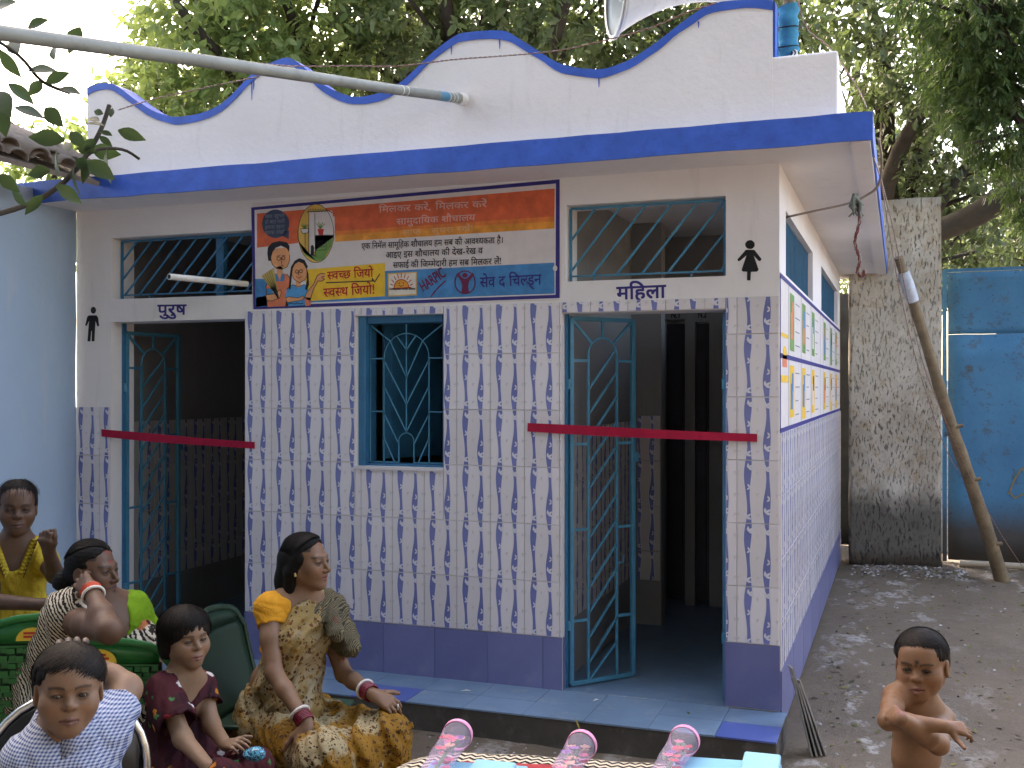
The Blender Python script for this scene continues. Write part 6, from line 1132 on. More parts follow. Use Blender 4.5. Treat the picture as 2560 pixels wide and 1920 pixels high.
CAM_R = np.array([math.cos(R(20)), math.sin(R(20)), 0]); CAM_T = np.array([math.sin(R(20)), -math.cos(R(20)), 0]); UPV = np.array([0,0,1.])
def nrm(v): v = np.array(v, float); return v/np.linalg.norm(v)
def frame(c, fwd, up, s):
    """head frame: x = the person's left... y = facing, z = up"""
    y = nrm(fwd); z = nrm(np.array(up) - y*np.dot(up, y)); x = np.cross(y, z); return dict(c=np.array(c, float), Q=np.stack([x, y, z], 1), s=s)
def to_w(fr, p): return fr['c'] + fr['Q'] @ (np.array(p, float)*fr['s'])
def to_l(fr, V): return (V - fr['c']) @ fr['Q'] / fr['s']
def head_prims(S, fr, child=False, mouth_open=0.0, wide=1.0):
    s = fr['s']; Q = fr['Q']; T = lambda *p: to_w(fr, p)
    e = lambda c, r, k=.02, op='u': S.ell(T(*c), np.array(r)*s, Q, k*s, op)
    cp = lambda a, b, ra, rb=None, k=.012, op='u': S.cap(T(*a), T(*b), ra*s, (ra if rb is None else rb)*s, k*s, op)
    e((0,-.014,.032),(.073*wide,.090,.078), .02)
    e((0,.022,-.030),(.058*wide,.064,.074), .03)
    for x in (-1,1):
        cp((x*.045*wide,-.005,-.046),(x*.013,.058,-.093 if not child else -.086),.022,.019,.03)
        e((x*.036*wide,.050,-.028),(.026,.026,.028) if not child else (.031,.030,.032), .03)
        cp((x*.036,.070,.017),(x*.014,.080,.016),.009,.008,.02)
    e((0,.066,-.095 if not child else -.089),(.020,.018,.016),.025)
    if child: e((0,.04,.045),(.058,.048,.045),.03)
    # sockets
    for x in (-1,1): S.ell(T(x*.031,.098,-.001), np.array((.019,.020,.013))*s, Q, .014*s, 's')
    # nose
    nl = .020 if child else .030; ny = .099 if child else .106
    cp((0,.078,.006),(0,ny,-.004-nl*.9),.0065,.0085,.014)
    cp((0,ny-.004,-.006-nl*.9),(0,ny-.003,-.010-nl*.9),.0085,.008,.008)
    for x in (-1,1): e((x*.0115,ny-.013,-.009-nl*.95),(.0078,.011,.0068),.007)
    # muzzle, lips
    e((0,.074,-.060),(.026,.018,.020),.018)
    o = mouth_open
    for x in (-1,1):
        cp((x*.023,.079,-.0615),(x*.004,.0925,-.0578),.0030,.0050,.004)
        cp((x*.021,.079,-.0635-o*.5),(x*.002,.0905,-.0700-o),.0030,.0062,.004)
    cp((-.021,.087,-.0628-o*.4),(0,.0985,-.0640-o*.5),.0012,.0020+o*.5,.003,'s'); cp((.021,.087,-.0628-o*.4),(0,.0985,-.0640-o*.5),.0012,.0020+o*.5,.003,'s')
    # eyelids: bulge round the ball, then the almond slit
    for x in (-1,1):
        e((x*.031,.0715,-.001),(.0160,.0150,.0135),.006)
        S.ell(T(x*.0312,.090,-.0012), np.array((.0128,.016,.0043 if not child else .0048))*s, Q, .0025*s, 's')
    # ears
    for x in (-1,1):
        e((x*.074*wide,-.012,-.010),(.0075,.019,.030),.008); S.ell(T(x*.082*wide,-.008,-.006), np.array((.006,.011,.018))*s, Q, .005*s, 's')
def head_painter(fr, skin, lips=(.30,.10,.085), brow=(.02,.014,.012), bindi=None, sindoor=False, extra=None, lid=.55):
    skin = np.array(skin)
    def f(V):
        L = to_l(fr, V); x, y, z = L[:,0], L[:,1], L[:,2]; ax = np.abs(x); C = np.tile(skin, (len(V),1))
        def blend(m, c, a=1.0):
            nonlocal C
            m = (np.clip(m, 0, 1)*a)[:,None]; C = C*(1-m) + np.array(c)*m
        face = (y > .03) & (z > -.13) & (z < .12) & (ax < .09)
        # warm cheeks and nose, darker under the eyes
        blend(np.exp(-((ax-.036)**2+(z+.03)**2)/.018**2)*face, skin*np.array([1.25,.98,.9]), .5)
        blend(np.exp(-((ax-.031)**2/.017**2+(z+.004)**2/.014**2))*face, skin*.55, .75)
        blend(np.exp(-((ax-.0)**2/.014**2+(z+.045)**2/.004**2))*face*(y>.085), skin*.35, .0)
        bz = .0195 + .0035*(1-((ax-.034)/.020)**2); bm = 1/(1+np.exp((np.abs(z-bz)-.0036)/.0010))*(ax > .012)*(ax < .053)*face
        blend(bm, brow, .85)
        # lash line round the slit
        q = np.sqrt(((ax-.0312)/.0145)**2+((z+.0012)/.0068)**2); blend(np.clip(1.35-q,0,.5)*2*(z>-.0045)*face, skin*.12, .9); blend(np.clip(1.2-q,0,.4)*2*face, skin*.2, .6)
        # lips
        lm = (np.abs(z+.0640) < .0105*(1-(ax/.028)**2)) & (y > .078) & (ax < .027); blend(lm*1.0, lips, .85)
        blend(((np.abs(z+.0632) < .0014) & (y > .07) & (ax < .025))*1.0, skin*.15, .8)
        # nostrils
        blend(np.exp(-((ax-.0095)**2+(z+.043 if fr.get('adult') else z+.034)**2)/.0028**2)*(y>.08), skin*.1, .8)
        if bindi: blend(np.exp(-(x**2+(z-.035)**2)/bindi[1]**2)*(y>.06)*1.6, bindi[0])
        if sindoor: blend((ax<.003)*(z>.066)*(y>.03)*1.0, (.4,.02,.02))
        # scalp under the hair
        blend(((z > .045) & (y < .05)) * 1.0, (.02,.014,.012), .8)
        if extra: C = extra(V, L, C)
        return C
    return f
def eyes(parent, fr, org, look=(0,1,0), iris=(.03,.015,.01), r=.0128):
    g = nrm(look)
    for x in (-1,1):
        c = to_w(fr, (x*.0312, .0702, -.0012)); n1, n2 = 20, 14; V = []; F = []; C = []
        yv = nrm(g); zv = nrm(np.array([0,0,1.])-yv*yv[2]); xv = np.cross(yv, zv)
        for j in range(n2+1):
            th = math.pi*j/n2
            for i in range(n1):
                a = 2*math.pi*i/n1; d = yv*math.cos(th) + (xv*math.cos(a)+zv*math.sin(a))*math.sin(th)
                V.append(fr['Q'] @ (d*r*fr['s'])); deg = math.degrees(th)
                C.append((.004,.003,.003) if deg < 20 else iris if deg < 42 else (.26,.235,.21))
        for j in range(n2):
            for i in range(n1): F.append((j*n1+i, j*n1+(i+1)%n1, (j+1)*n1+(i+1)%n1, (j+1)*n1+i))
        o = mesh_np('eye', np.array(V), np.array(F), EYE, parent, np.array(C)); o.location = Vector(c-np.array(org))
def hand_prims(S, wr, fdir, back, side, s=1.0, curl=(.25,.3,.35,.4), spread=.09, thumb=(.7,.5), k=.006):
    """wr wrist, fdir direction of the fingers, back normal of the back of the hand, side +1 = thumb on +x"""
    y = nrm(fdir); z = nrm(np.array(back)-y*np.dot(back, y)); x = np.cross(y, z)*side
    P = lambda a, b, c: np.array(wr) + (x*a + y*b + z*c)*s
    S.cap(P(0,-.01,0), P(0,.02,0), .021*s, .022*s, .012*s)
    for a, ra in ((.026,.0125),(.009,.0135),(-.009,.013),(-.025,.0115)): S.cap(P(a*.55,.015,0), P(a,.078-abs(a-.005)*.25,0), .0145*s, ra*s, .012*s)
    tips = []
    for i, (a, L_, r_) in enumerate(((.027,.070,.0088),(.009,.078,.0090),(-.009,.072,.0086),(-.026,.056,.0076))):
        sp_ = a/.027*spread; d = np.array([math.sin(sp_), math.cos(sp_), 0]); p = np.array([a, .080-abs(a-.005)*.25, 0.]); c = curl[i]; ang = c*.55
        for j, fr_ in enumerate((.46,.30,.24)):
            q = p + (d*math.cos(ang) - np.array([0,0,1])*math.sin(ang))*L_*fr_
            S.cap(P(*p), P(*q), r_*(1-.08*j)*s, r_*(.93-.1*j)*s, (.006 if j == 0 else .003)*s); p = q; ang += c*(1.1,1.0,.8)[j]
        tips.append(P(*p))
    t0 = np.array([.018,.022,-.004]); a1, a2 = thumb
    t1 = t0 + np.array([math.sin(a1)*.04, math.cos(a1)*.036, -.010]); t2 = t1 + np.array([math.sin(a1-a2*.5)*.030, math.cos(a1-a2*.5)*.030, -.008*a2*2]); t3 = t2 + np.array([math.sin(a1-a2)*.024, math.cos(a1-a2)*.024, -.010*a2*2])
    S.cap(P(*t0), P(*t1), .0155*s, .0125*s, .010*s); S.cap(P(*t1), P(*t2), .0118*s, .0100*s, .005*s); S.cap(P(*t2), P(*t3), .0100*s, .0082*s, .004*s)
    return tips
def skin_mat(name):
    t = NT(name); at = t.n('ShaderNodeAttribute', attribute_name='col'); n = t.noise(60, 5, .7); n2 = t.noise(9, 4)
    c = t.mix(.5, at.outputs['Color'], t.mix(t.ramp(n2, .3, .7), c4((.78,.74,.72)), c4((1.18,1.12,1.1))), 'MULTIPLY'); c = t.mix(.22, c, t.mix(t.ramp(n, .35, .65), c4((.6,.6,.6)), c4((1,1,1))), 'MULTIPLY')
    t.bump(t.noise(420, 3), .15, .0014); t.out(c, t.ramp(t.noise(38, 4), .3, .7, (.46,.46,.46,1), (.64,.64,.64,1)), .42)
    t.b.inputs['Subsurface Weight'].default_value = .12; t.b.inputs['Subsurface Radius'].default_value = (.012,.005,.003); t.b.inputs['Subsurface Scale'].default_value = .6
    return t.m
def attr_mat(name, rough=.2):
    t = NT(name); at = t.n('ShaderNodeAttribute', attribute_name='col'); return t.out(at.outputs['Color'], rough, .5)
EYE = attr_mat('eye_surface', .12); SKIN = skin_mat('skin')
def hair_mat(name, c, c2):
    t = NT(name); mp = t.mapping((1,1,1)); n = t.noise(14, 3); n2 = t.noise(170, 4, .7)
    t.bump(n2, .5, .003); return t.out(t.mix(t.ramp(n2, .35, .65), c4(c), c4(c2)), .58, .14)
HAIR = hair_mat('black_hair', (.003,.0026,.0025), (.008,.007,.006)); HAIRL = hair_mat('lighter_streak_hair', (.012,.009,.007), (.030,.021,.016)); HAIRB = hair_mat('brown_black_hair', (.004,.003,.0026), (.013,.009,.007))  # paler second tone, mixed into the strands for streak texture
def hair_cap(fr, grow_=.010, front=.060, fy=.045, side_y=.000, side_z=.012, nape=-.055, k=.012, ears=True, extra=None, wide=1.0):
    S = Solid(); s = fr['s']; Q = fr['Q']; T = lambda *p: to_w(fr, p)
    g = grow_
    S.ell(T(0,-.014,.034), np.array((.073*wide+g,.090+g,.078+g))*s, Q, .02*s)
    S.ell(T(0,-.035,-.012), np.array((.066*wide+g,.062+g,.062))*s, Q, .03*s)
    if extra: extra(S, T, s, Q)
    def face_cut(X, Y, Z):
        px, py, pz = X-fr['c'][0], Y-fr['c'][1], Z-fr['c'][2]
        l = [(px*Q[0,i]+py*Q[1,i]+pz*Q[2,i])/s for i in range(3)]; ax = np.abs(l[0]) + 0*l[1] + 0*l[2]
        n = .0022*np.sin(l[0]*130+np.sin(l[2]*90)*2) + .0010*np.sin(l[0]*480+l[1]*70)
        hz = front - (ax/.075)**2*.040 + n
        d1 = np.minimum(l[1]-fy+.3*np.maximum(l[2]-.02,0)+n, hz-l[2])           # forehead
        d2 = np.minimum(l[1]-side_y+n, side_z-l[2]+0*l[0])                       # cheek and ear
        d3 = nape-l[2]+n+0*l[0]+0*l[1] if nape is not None else np.full_like(d1, -1)
        return -np.maximum(np.maximum(d1, d2), d3)*s
    lo = T(0,0,0)-.2*s; hi = T(0,0,0)+.2*s
    S.custom(face_cut, lo-.1, hi+.1, k*s, 's')
    return S
def strands(fr, parent, org, n, flow, seed, mat, w=.0011, name='strands'):
    """thin ribbons of hair following flow(rng) -> list of head-local points"""
    rg = np.random.default_rng(seed); mb = MB()
    for i in range(n):
        P = flow(rg)
        if P is None: continue
        W = [Vector(to_w(fr, p)-np.array(org)) for p in P]; c0 = Vector(fr['c']-np.array(org)); vs = []
        for j, p in enumerate(W):
            d = (W[min(j+1,len(W)-1)]-W[max(j-1,0)]).normalized(); nn = (p-c0).normalized(); s_ = d.cross(nn).normalized()*w*fr['s']*(1 if j < len(W)-1 else .2)
            vs += [p-s_, p+s_]
        mb.add(vs, [(2*j,2*j+1,2*j+3,2*j+2) for j in range(len(W)-1)], 0, True)
    return mb.build(name, mat, parent, recalc=False)
def cap_flow(phi0, phi1, th1, g=.0125, c=(0,-.014,.034), r=(.073,.090,.078), th0=.15, fr_=.04, n=7, tilt=0.0, sweep=0.0):
    def f(rg):
        ph = rg.uniform(phi0, phi1); e = th1(ph) if callable(th1) else th1; e *= rg.uniform(.80,1.04); a = rg.uniform(th0, max(th0+.1, e*.7)); P = []
        sw = sweep*rg.uniform(.6,1.3); gg = g + rg.uniform(-.002,.0035)
        for j in range(n):
            th = a + (e-a)*j/(n-1); p2 = ph + sw*(j/(n-1))
            P.append((c[0]+(r[0]+gg)*math.sin(th)*math.sin(p2)+tilt*math.sin(th), c[1]+(r[1]+gg)*math.sin(th)*math.cos(p2), c[2]+(r[2]+gg)*math.cos(th)))
        return P
    return f
def vz(*v): return np.array(v, float)
def bl(j, a, b, t): return np.array(j[a])*(1-t)+np.array(j[b])*t
def person(label, j, dirs=''):
    org = np.array([j['pel'][0], j['pel'][1], 0.0]); o = thing('person', label, 'person', org); return o, org
def folds(amp, freq, ang, seed=0, mask=None):
    """gentle cloth folds: a displacement of the field along direction ang (vector)"""
    d = nrm(ang)*freq; rg = np.random.default_rng(seed); q = nrm(rg.normal(size=3))*freq*.35; ph = rg.uniform(0,6)
    def f(X, Y, Z):
        a = X*d[0]+Y*d[1]+Z*d[2]; b = X*q[0]+Y*q[1]+Z*q[2]
        v = np.sin(a + 1.3*np.sin(b+ph) + ph)*.6 + .4*np.sin(a*1.9+2*np.sin(b*1.7)+1)
        v = v*amp
        if mask is not None: v = v*mask(X, Y, Z)
        return v
    return f
# ---- fabrics
def fabric(name, c, var=.12, wr=.5, rough=.85, bs=22):
    t = NT(name); n = t.noise(bs, 5, .6, None, .6); t.bump(t.math('ADD', n, t.math('MULTIPLY', t.noise(bs*22, 2), .12)), wr, .012)
    return t.out(t.mix(t.ramp(n, .3, .7), c4(c, 1-var), c4(c, 1+var)), rough, .15)
def flower_fabric(name, zones, petals, scale=16, rough=.8, zscale=3.2, dens=.30, edge=.13, sheen=0):
    """ground colour zones with scattered star-like flowers in several colours"""
    t = NT(name); co = t.coord()
    z = t.noise(zscale, 4, .6, None, .8); col = t.mix(t.ramp(z, .47, .53), c4(zones[0]), c4(zones[1]))
    w = t.noise(5, 3); vec = t.n('ShaderNodeVectorMath', operation='ADD'); t.l(co, vec.inputs[0]); vm = t.n('ShaderNodeVectorMath', operation='SCALE'); nc = t.n('ShaderNodeTexNoise'); nc.inputs['Scale'].default_value = scale*2.4; nc.inputs['Detail'].default_value = 1; t.l(co, nc.inputs['Vector']); t.l(nc.outputs['Color'], vm.inputs[0]); vm.inputs['Scale'].default_value = .035*16/scale; t.l(vm.outputs[0], vec.inputs[1])
    for i, (pc, sc, th) in enumerate(petals):
        v = t.n('ShaderNodeTexVoronoi', feature='F1'); v.inputs['Scale'].default_value = scale*sc; v.inputs['Randomness'].default_value = .75; t.l(vec.outputs[0], v.inputs['Vector'])
        m = t.ramp(v.outputs['Distance'], th, th+.035, (1,1,1,1), (0,0,0,1))
        sc_ = t.n('ShaderNodeSeparateColor'); t.l(v.outputs['Color'], sc_.inputs[0]); sel = t.ramp(sc_.outputs[i % 3], 1-dens-.01, 1-dens)
        col = t.mix(t.math('MULTIPLY', m, sel), col, c4(pc))
    n = t.noise(20, 5, .6, None, .6); t.bump(n, .5, .012)
    return t.out(t.mix(.35, col, t.mix(t.ramp(n, .3, .7), c4((.6,.6,.6)), c4((1,1,1))), 'MULTIPLY'), rough, .2)
# ---------------------------------------------------------------- plastic chairs
def plastic(name, c, r_=.32): return paint(name, c, r_, .06, 5, .06, 30, .5, dirt=(c[0]*.6,c[1]*.6,c[2]*.6), dirt_amt=.3)
GREEN = plastic('green_plastic', (.012,.16,.035)); DGREEN = plastic('dark_green_plastic', (.004,.030,.013), .5); BLACKP = plastic('black_plastic', (.012,.012,.013)); STICK = paint('yellow_sticker', (.75,.52,.05), .4, .05, 30, .05, 40, .4); STICKR = plain('red_print', (.5,.03,.02))
CHROME = plain('chromed_tube', (.55,.56,.55), .25, .5, 1.0)
def monobloc(label, loc, rz, mat, weave=True, sticker='arc', h=.86, group='moulded plastic chairs'):
    """armless moulded chair; local +y is the way the sitter faces, backrest at -y"""
    o = thing('plastic_chair', label, 'chair', loc, rz, group)
    def bz(t): return .42 + (h-.42)*t                               # height up the back
    def by(t): return -.20 - .09*t - .02*math.sin(t*3)
    def bw(t): return .195 + .02*math.sin(t*math.pi) - .05*max(0, t-.75)/.25*1.3
    # rim of the backrest: swept flat tube
    pts = []
    n = 26
    for i in range(n+1):
        a = i/n
        if a < .36: t = a/.36*.86; x = -bw(t)
        elif a > .64: t = (1-a)/.36*.86; x = bw(t)
        else:
            q = (a-.36)/.28; x = -bw(.86)*math.cos(q*math.pi); t = .86 + .14*math.sin(q*math.pi)
        pts.append((x, by(t)-.03*(1-(x/.2)**2)*t, bz(t)))
    rim = MB(); vs = []
    for i, p in enumerate(pts):
        p = Vector(p); d = (Vector(pts[min(i+1,n)])-Vector(pts[max(i-1,0)])).normalized(); out = Vector((0,1,0)).cross(d).normalized()*-1
        for a_, b_ in ((-.012,-.004),(.008,-.006),(.014,.003),(.008,.011),(-.012,.009)): vs.append(p - out*a_ + Vector((0,b_,0)))
    rim.add(vs, [(i*5+k, i*5+(k+1)%5, i*5+5+(k+1)%5, i*5+5+k) for i in range(n) for k in range(5)], 0, True); rim.build('backrest', mat, o)
    # broad top rail
    tr = MB(); vs = []; m = 14
    for i in range(m+1):
        x = -.165+.33*i/m
        for t in (.80,.965-.10*(x/.2)**2): vs.append((x, by(t)-.03*(1-(x/.2)**2)*t, bz(t)))
    tr.add(vs, [(2*i,2*i+2,2*i+3,2*i+1) for i in range(m)], 0, True); q = tr.build('top_rail', mat, o, recalc=False); q.modifiers.new('t','SOLIDIFY').thickness = .008
    if weave:
        mb = MB()
        for r_ in range(13):
            t = .05 + r_*.058
            for c_ in range(12):
                x = -.15 + c_*.0272
                if (r_+c_) % 2 == 0: mb.box(-.0125,.0125,-.004,.003,-.0085,.0085, M=Matrix.Translation((x, by(t)-.03*(1-(x/.2)**2)*t-.004, bz(t))) )
                else: mb.box(-.0105,.0105,-.001,.002,-.0085,.0085, M=Matrix.Translation((x, by(t)-.03*(1-(x/.2)**2)*t+.002, bz(t))))
            if r_ % 2 == 0: mb.box(-.165,.165,-.001,.001,-.003,.003, M=Matrix.Translation((0, by(t)-.02, bz(t)+.014)))
        w = mb.build('woven_panel', mat, o); w['kind'] = 'stuff'
        mb = MB(); vs = []
        for r_ in range(9):
            t = .80*r_/8
            for i in range(9): x = (-1+i/4)*.17; vs.append((x, by(t)-.03*(1-(x/.2)**2)*t+.008, bz(t)))
        mb.add(vs, [(r_*9+i, r_*9+i+1, r_*9+10+i, r_*9+9+i) for r_ in range(8) for i in range(8)], 0, True); mb.build('back_panel', DGREEN, o, recalc=False)
    else:
        mb = MB(); vs = []; m = 12; L_ = 12
        for r_ in range(L_+1):
            t = .80*r_/L_
            for i in range(m+1):
                x = (-1+2*i/m)*(bw(t)-.01); vs.append((x, by(t)-.03*(1-(x/.2)**2)*t-.002, bz(t)))
        mb.add(vs, [(r_*(m+1)+i, r_*(m+1)+i+1, (r_+1)*(m+1)+i+1, (r_+1)*(m+1)+i) for r_ in range(L_) for i in range(m)], 0, True)
        q = mb.build('back_panel', mat, o, recalc=False); q.modifiers.new('t','SOLIDIFY').thickness = .006
    bevel(MB().box(-.205,.205,-.21,.20,.405,.425).build('seat', mat, o), .012, 3)
    for sx in (-1,1):
        MB().tube([(sx*.185,.17,.41),(sx*.20,.19,.2),(sx*.215,.205,0)], [.024,.020,.016], 8).build('leg', mat, o)
        MB().tube([(sx*.19,-.19,.43),(sx*.205,-.23,.2),(sx*.22,-.27,0)], [.026,.021,.016], 8).build('leg', mat, o)
    if sticker:
        t = .875; mb = MB()
        if sticker == 'arc': P = [(-.055,.0)]+[(-.055*math.cos(a*math.pi/10), .045*math.sin(a*math.pi/10)) for a in range(11)]
        else: P = [(.014*math.cos(a*.52), .018*math.sin(a*.52)) for a in range(12)]
        yy = by(t)-.03*t-.0095
        dx = -.02 if sticker == 'arc' else -.12
        def sk(P, y, m_, nm, par): 
            return MB().add([(p[0]+dx, by(t+.0)-.03*(1-((p[0]+dx)/.2)**2)*t-(y), bz(t)+p[1]-.022) for p in P], [tuple(range(len(P)))]).build(nm, m_, par, recalc=False)
        s1 = sk(P[1:] if sticker == 'arc' else P, .0105, STICK, 'sticker', o)
        for a_ in (0,1): sk([(-.03,.010+.012*a_),(.03-.01*a_,.010+.012*a_),(.03-.01*a_,.018+.012*a_),(-.03,.018+.012*a_)] if sticker == 'arc' else [(-.006,-.004+.008*a_),(.006,-.004+.008*a_),(.006,.0+.008*a_),(-.006,.0+.008*a_)], .0112, STICKR, 'print', s1)
    return o
def rz_from(fwd): return math.atan2(-fwd[0], fwd[1])
FW = lambda a, b: nrm(CAM_R*a + CAM_T*b)

# ---------------------------------------------------------------- woman in the flowered sari on the right chair
def woman_sari():
    j = J['w1']; o, org = person('woman in mustard blouse and flowered sari seated with hands on her knees, looking right', j)
    skin = np.array((.215,.116,.066)); fr = frame(j['head'], FW(.95,.36)+UPV*.02, UPV+CAM_R*.03, .90); fr['adult'] = 1
    B = Solid(); head_prims(B, fr, mouth_open=.003)
    T = lambda *p: to_w(fr, p)
    nk = vz(*j['neck'])
    B.cap(T(0,-.022,-.055), nk+UPV*-.01, .047, .052, .03); B.cap(nk, bl(j,'neck','shR',.75), .045, .05, .05); B.cap(nk, bl(j,'neck','shL',.75), .045, .05, .05)
    ch = vz(*j['chest']); wa = vz(*j['waist']); sh = nrm(vz(*j['shL'])-vz(*j['shR']))
    Q = np.stack([sh, nrm(np.cross(UPV, sh)), UPV], 1)
    B.ell(ch+UPV*.02, (.135,.085,.13), Q, .05); B.ell(wa, (.125,.09,.10), Q, .06); B.ell(vz(*j['pel'])+UPV*.03, (.16,.12,.10), Q, .05)
    for s_, r0 in (('R',1),('L',1)):
        B.chain([j['sh'+s_], bl(j,'sh'+s_,'el'+s_,.5), j['el'+s_]], [.041,.037,.031], .02)
        B.chain([j['el'+s_], bl(j,'el'+s_,'wr'+s_,.35), j['wr'+s_]], [.031,.030,.021], .015)
    dR = nrm(vz(*j['fR'])-vz(*j['wrR'])); dL = nrm(vz(*j['fL'])-vz(*j['wrL']))
    hand_prims(B, j['wrR'], nrm(vz(.12,-.45,-.80)), nrm(UPV*.45+CAM_T*.85+CAM_R*.1), 1, .92, (.18,.25,.25,.3), .16, (.75,.4))
    hand_prims(B, j['wrL'], nrm(CAM_R*.85+UPV*-.42+CAM_T*.1), nrm(UPV*.8+CAM_T*.45), -1, .92, (.55,.55,.6,.65), .14, (.9,.3))
    lo, hi = bbox_of(B, .02, .28); hl, hh = T(0,0,0)-.145, T(0,0,0)+.145
    boxes = [(lo, hi, .007), (hl, hh, .0022)]
    for w_, d_ in (('wrR', vz(.02,-.05,-.08)), ('wrL', vz(.08,.0,-.03))):
        c = vz(*j[w_])+d_; boxes.append((c-.115, c+.115, .0032))
    pt = head_painter(fr, skin, (.22,.06,.05), bindi=((.35,.02,.02),.0022), sindoor=True)
    grow('body', B, boxes, SKIN, o, org, pt); eyes(o, fr, org, (.25,1,0))
    # hair: parted, straight, falling behind the ear to the shoulder
    def ex(S, T, s, Q_):
        S.cap(T(0,-.055,.0), T(0,-.085,-.09), .075*s, .060*s, .03*s); S.cap(T(0,-.08,-.08), T(0,-.085,-.19), .062*s, .045*s, .02*s)
        for x in (-1,1): S.cap(T(x*.055,.01,.03), T(x*.066,-.03,-.04), .026*s, .026*s, .02*s); S.cap(T(x*.062,-.035,-.04), T(x*.055,-.05,-.14), .026*s, .022*s, .02*s)
    H = hair_cap(fr, .006, .070, .034, .022, -.020, None, k=.03, extra=ex)
    lo, hi = bbox_of(H, .01); grow('hair', H, [(lo, hi, .0042)], HAIR, o, org)
    def flow(rg):
        sgn = rg.choice([-1,1]); u = rg.uniform(-.9,.75); P = []; rr = .0105+rg.uniform(0,.002)
        for k_ in range(9):
            t = k_/8; th = t*1.7; ph = u*(1-.45*t) - .55*t*t; x = sgn*(.072+rr)*math.sin(th)*math.cos(ph*.9); z = .033+(.077+rr)*math.cos(th)*math.cos(ph*.9); y = -.014+(.089+rr)*math.sin(ph)
            P.append((x, y, z - (.09*max(0,t-.8)/.2)))
        return P
    strands(fr, o, org, 700, flow, 1, HAIR, .0008); strands(fr, o, org, 260, flow, 11, HAIRL, .0006)
    er = MB().tube([to_w(fr,(.083,-.004,-.038))-org, to_w(fr,(.086,.0,-.052))-org], [.004,.0055], 8).build('earring', plain('gold', (.7,.45,.15), .3, .5, 1), o)
    # blouse: puff over shoulder, short sleeve
    C = Solid(); C.ell(ch+UPV*.045, (.142,.093,.115), Q, .04)
    for s_ in ('R','L'): C.chain([bl(j,'neck','sh'+s_,.30)+UPV*-.012, bl(j,'neck','sh'+s_,.75)+UPV*-.004, vz(*j['sh'+s_])+UPV*-.006, bl(j,'sh'+s_,'el'+s_,.45)], [.044,.046,.047,.043], .03)
    C.ell(ch+UPV*-.05, (.142,.102,.07), Q, .03)
    c_ = nk+Q[:,1]*(-.0)+nrm(np.cross(UPV, sh))*0
    fwd = FW(.60,.8)
    C.ell(nk+fwd*.075+UPV*-.02, (.062,.075,.080), np.stack([sh, fwd, UPV],1), .008, 's'); C.cap(nk+UPV*.0, nk+UPV*.1, .050, .056, .006, 's')
    for s_ in ('R','L'):
        c0 = bl(j,'sh'+s_,'el'+s_,.44); d = nrm(vz(*j['el'+s_])-vz(*j['sh'+s_])); C.cap(c0+d*.045, c0+d*.2, .09, .09, .004, 's')
    lo, hi = bbox_of(C, .02); grow('blouse', C, [(lo, hi, .0048)], fabric('mustard_cotton', (.60,.27,.025), .10, .7), o, org, None, folds(.0018, 150, (.5,.2,1), 4))
    # sari: skirt over thighs and shins
    sari = flower_fabric('flowered_sari', ((.25,.12,.012),(.34,.27,.15)), (((.10,.04,.01),1.0,.30),((.05,.02,.01),1.55,.27),((.025,.03,.012),2.1,.24)), 44, .75, 4.5, .60)
    S = Solid(); pel = vz(*j['pel']); 
    S.ell(pel+UPV*.02, (.185,.15,.13), Q, .05)
    kR, kL = vz(*j['knR']), vz(*j['knL']); hR, hL = vz(*j['hipR']), vz(*j['hipL'])
    S.cap(hR, kR-UPV*.005, .105, .082, .06); S.cap(hL, kL-UPV*.005, .105, .082, .06)
    S.cap(kR, kR*vz(1,1,0)+UPV*.02+FW(0,-1)*.05, .080, .075, .05); S.cap(kL, kL*vz(1,1,0)+UPV*.02+FW(0,-1)*.04, .080, .085, .05)
    mid = (kR+kL)/2; S.cap((hR+hL)/2, mid-UPV*.03, .10, .06, .08); S.cap(mid-UPV*.02, mid*vz(1,1,0)+UPV*.02, .06, .09, .08)
    S.ell(wa-UPV*.03+fwd*.03, (.138,.10,.11), Q, .05)
    lo, hi = bbox_of(S, .03); lo[2] = .0
    m_ = lambda X, Y, Z: 1+0*X
    grow('sari', S, [(lo, hi, .0062)], sari, o, org, None, lambda X,Y,Z: folds(.0105, 62, (1,.55,.25), 9)(X,Y,Z)+folds(.0045, 150, (.8,-.6,.5), 2)(X,Y,Z))
    # sari front: from the lap up over the chest to the left shoulder
    F = Solid()
    F.chain([wa+fwd*.075-sh*.06, ch+fwd*.055-sh*.055+UPV*-.03, ch+fwd*.05+UPV*.05, vz(*j['shL'])-sh*.045+UPV*.036+fwd*.01], [.080,.078,.060,.042], .05)
    F.cap(wa+fwd*.07+sh*.05, ch+fwd*.06+sh*.05, .085, .07, .05); F.cap(wa+fwd*.07, vz(*j['pel'])+fwd*.16+UPV*.08, .095, .10, .06)
    F.cap(ch+sh*.08+fwd*.04, vz(*j['shL'])-sh*.03+UPV*.03, .055, .04, .04)
    lo, hi = bbox_of(F, .02)
    sari2 = flower_fabric('flowered_sari_front', ((.36,.285,.17),(.28,.19,.07)), (((.13,.05,.015),1.0,.31),((.05,.02,.01),1.6,.27),((.22,.11,.02),.8,.25)), 42, .7, 3.0, .60)
    grow('sari_front', F, [(lo, hi, .0052)], sari2, o, org, None, lambda X,Y,Z: folds(.0060, 85, (.9,.5,-.9), 5)(X,Y,Z)+folds(.003, 190, (.7,.3,-1), 6)(X,Y,Z))
    # dark woven end over the left shoulder and upper arm
    Pp = Solid(); sL = vz(*j['shL']); eL = vz(*j['elL'])
    Pp.chain([nk+fwd*.075+UPV*-.07-sh*.02, ch+fwd*.09+sh*.03+UPV*.06, sL+UPV*.035+fwd*.015-sh*.01], [.026,.030,.036], .025)
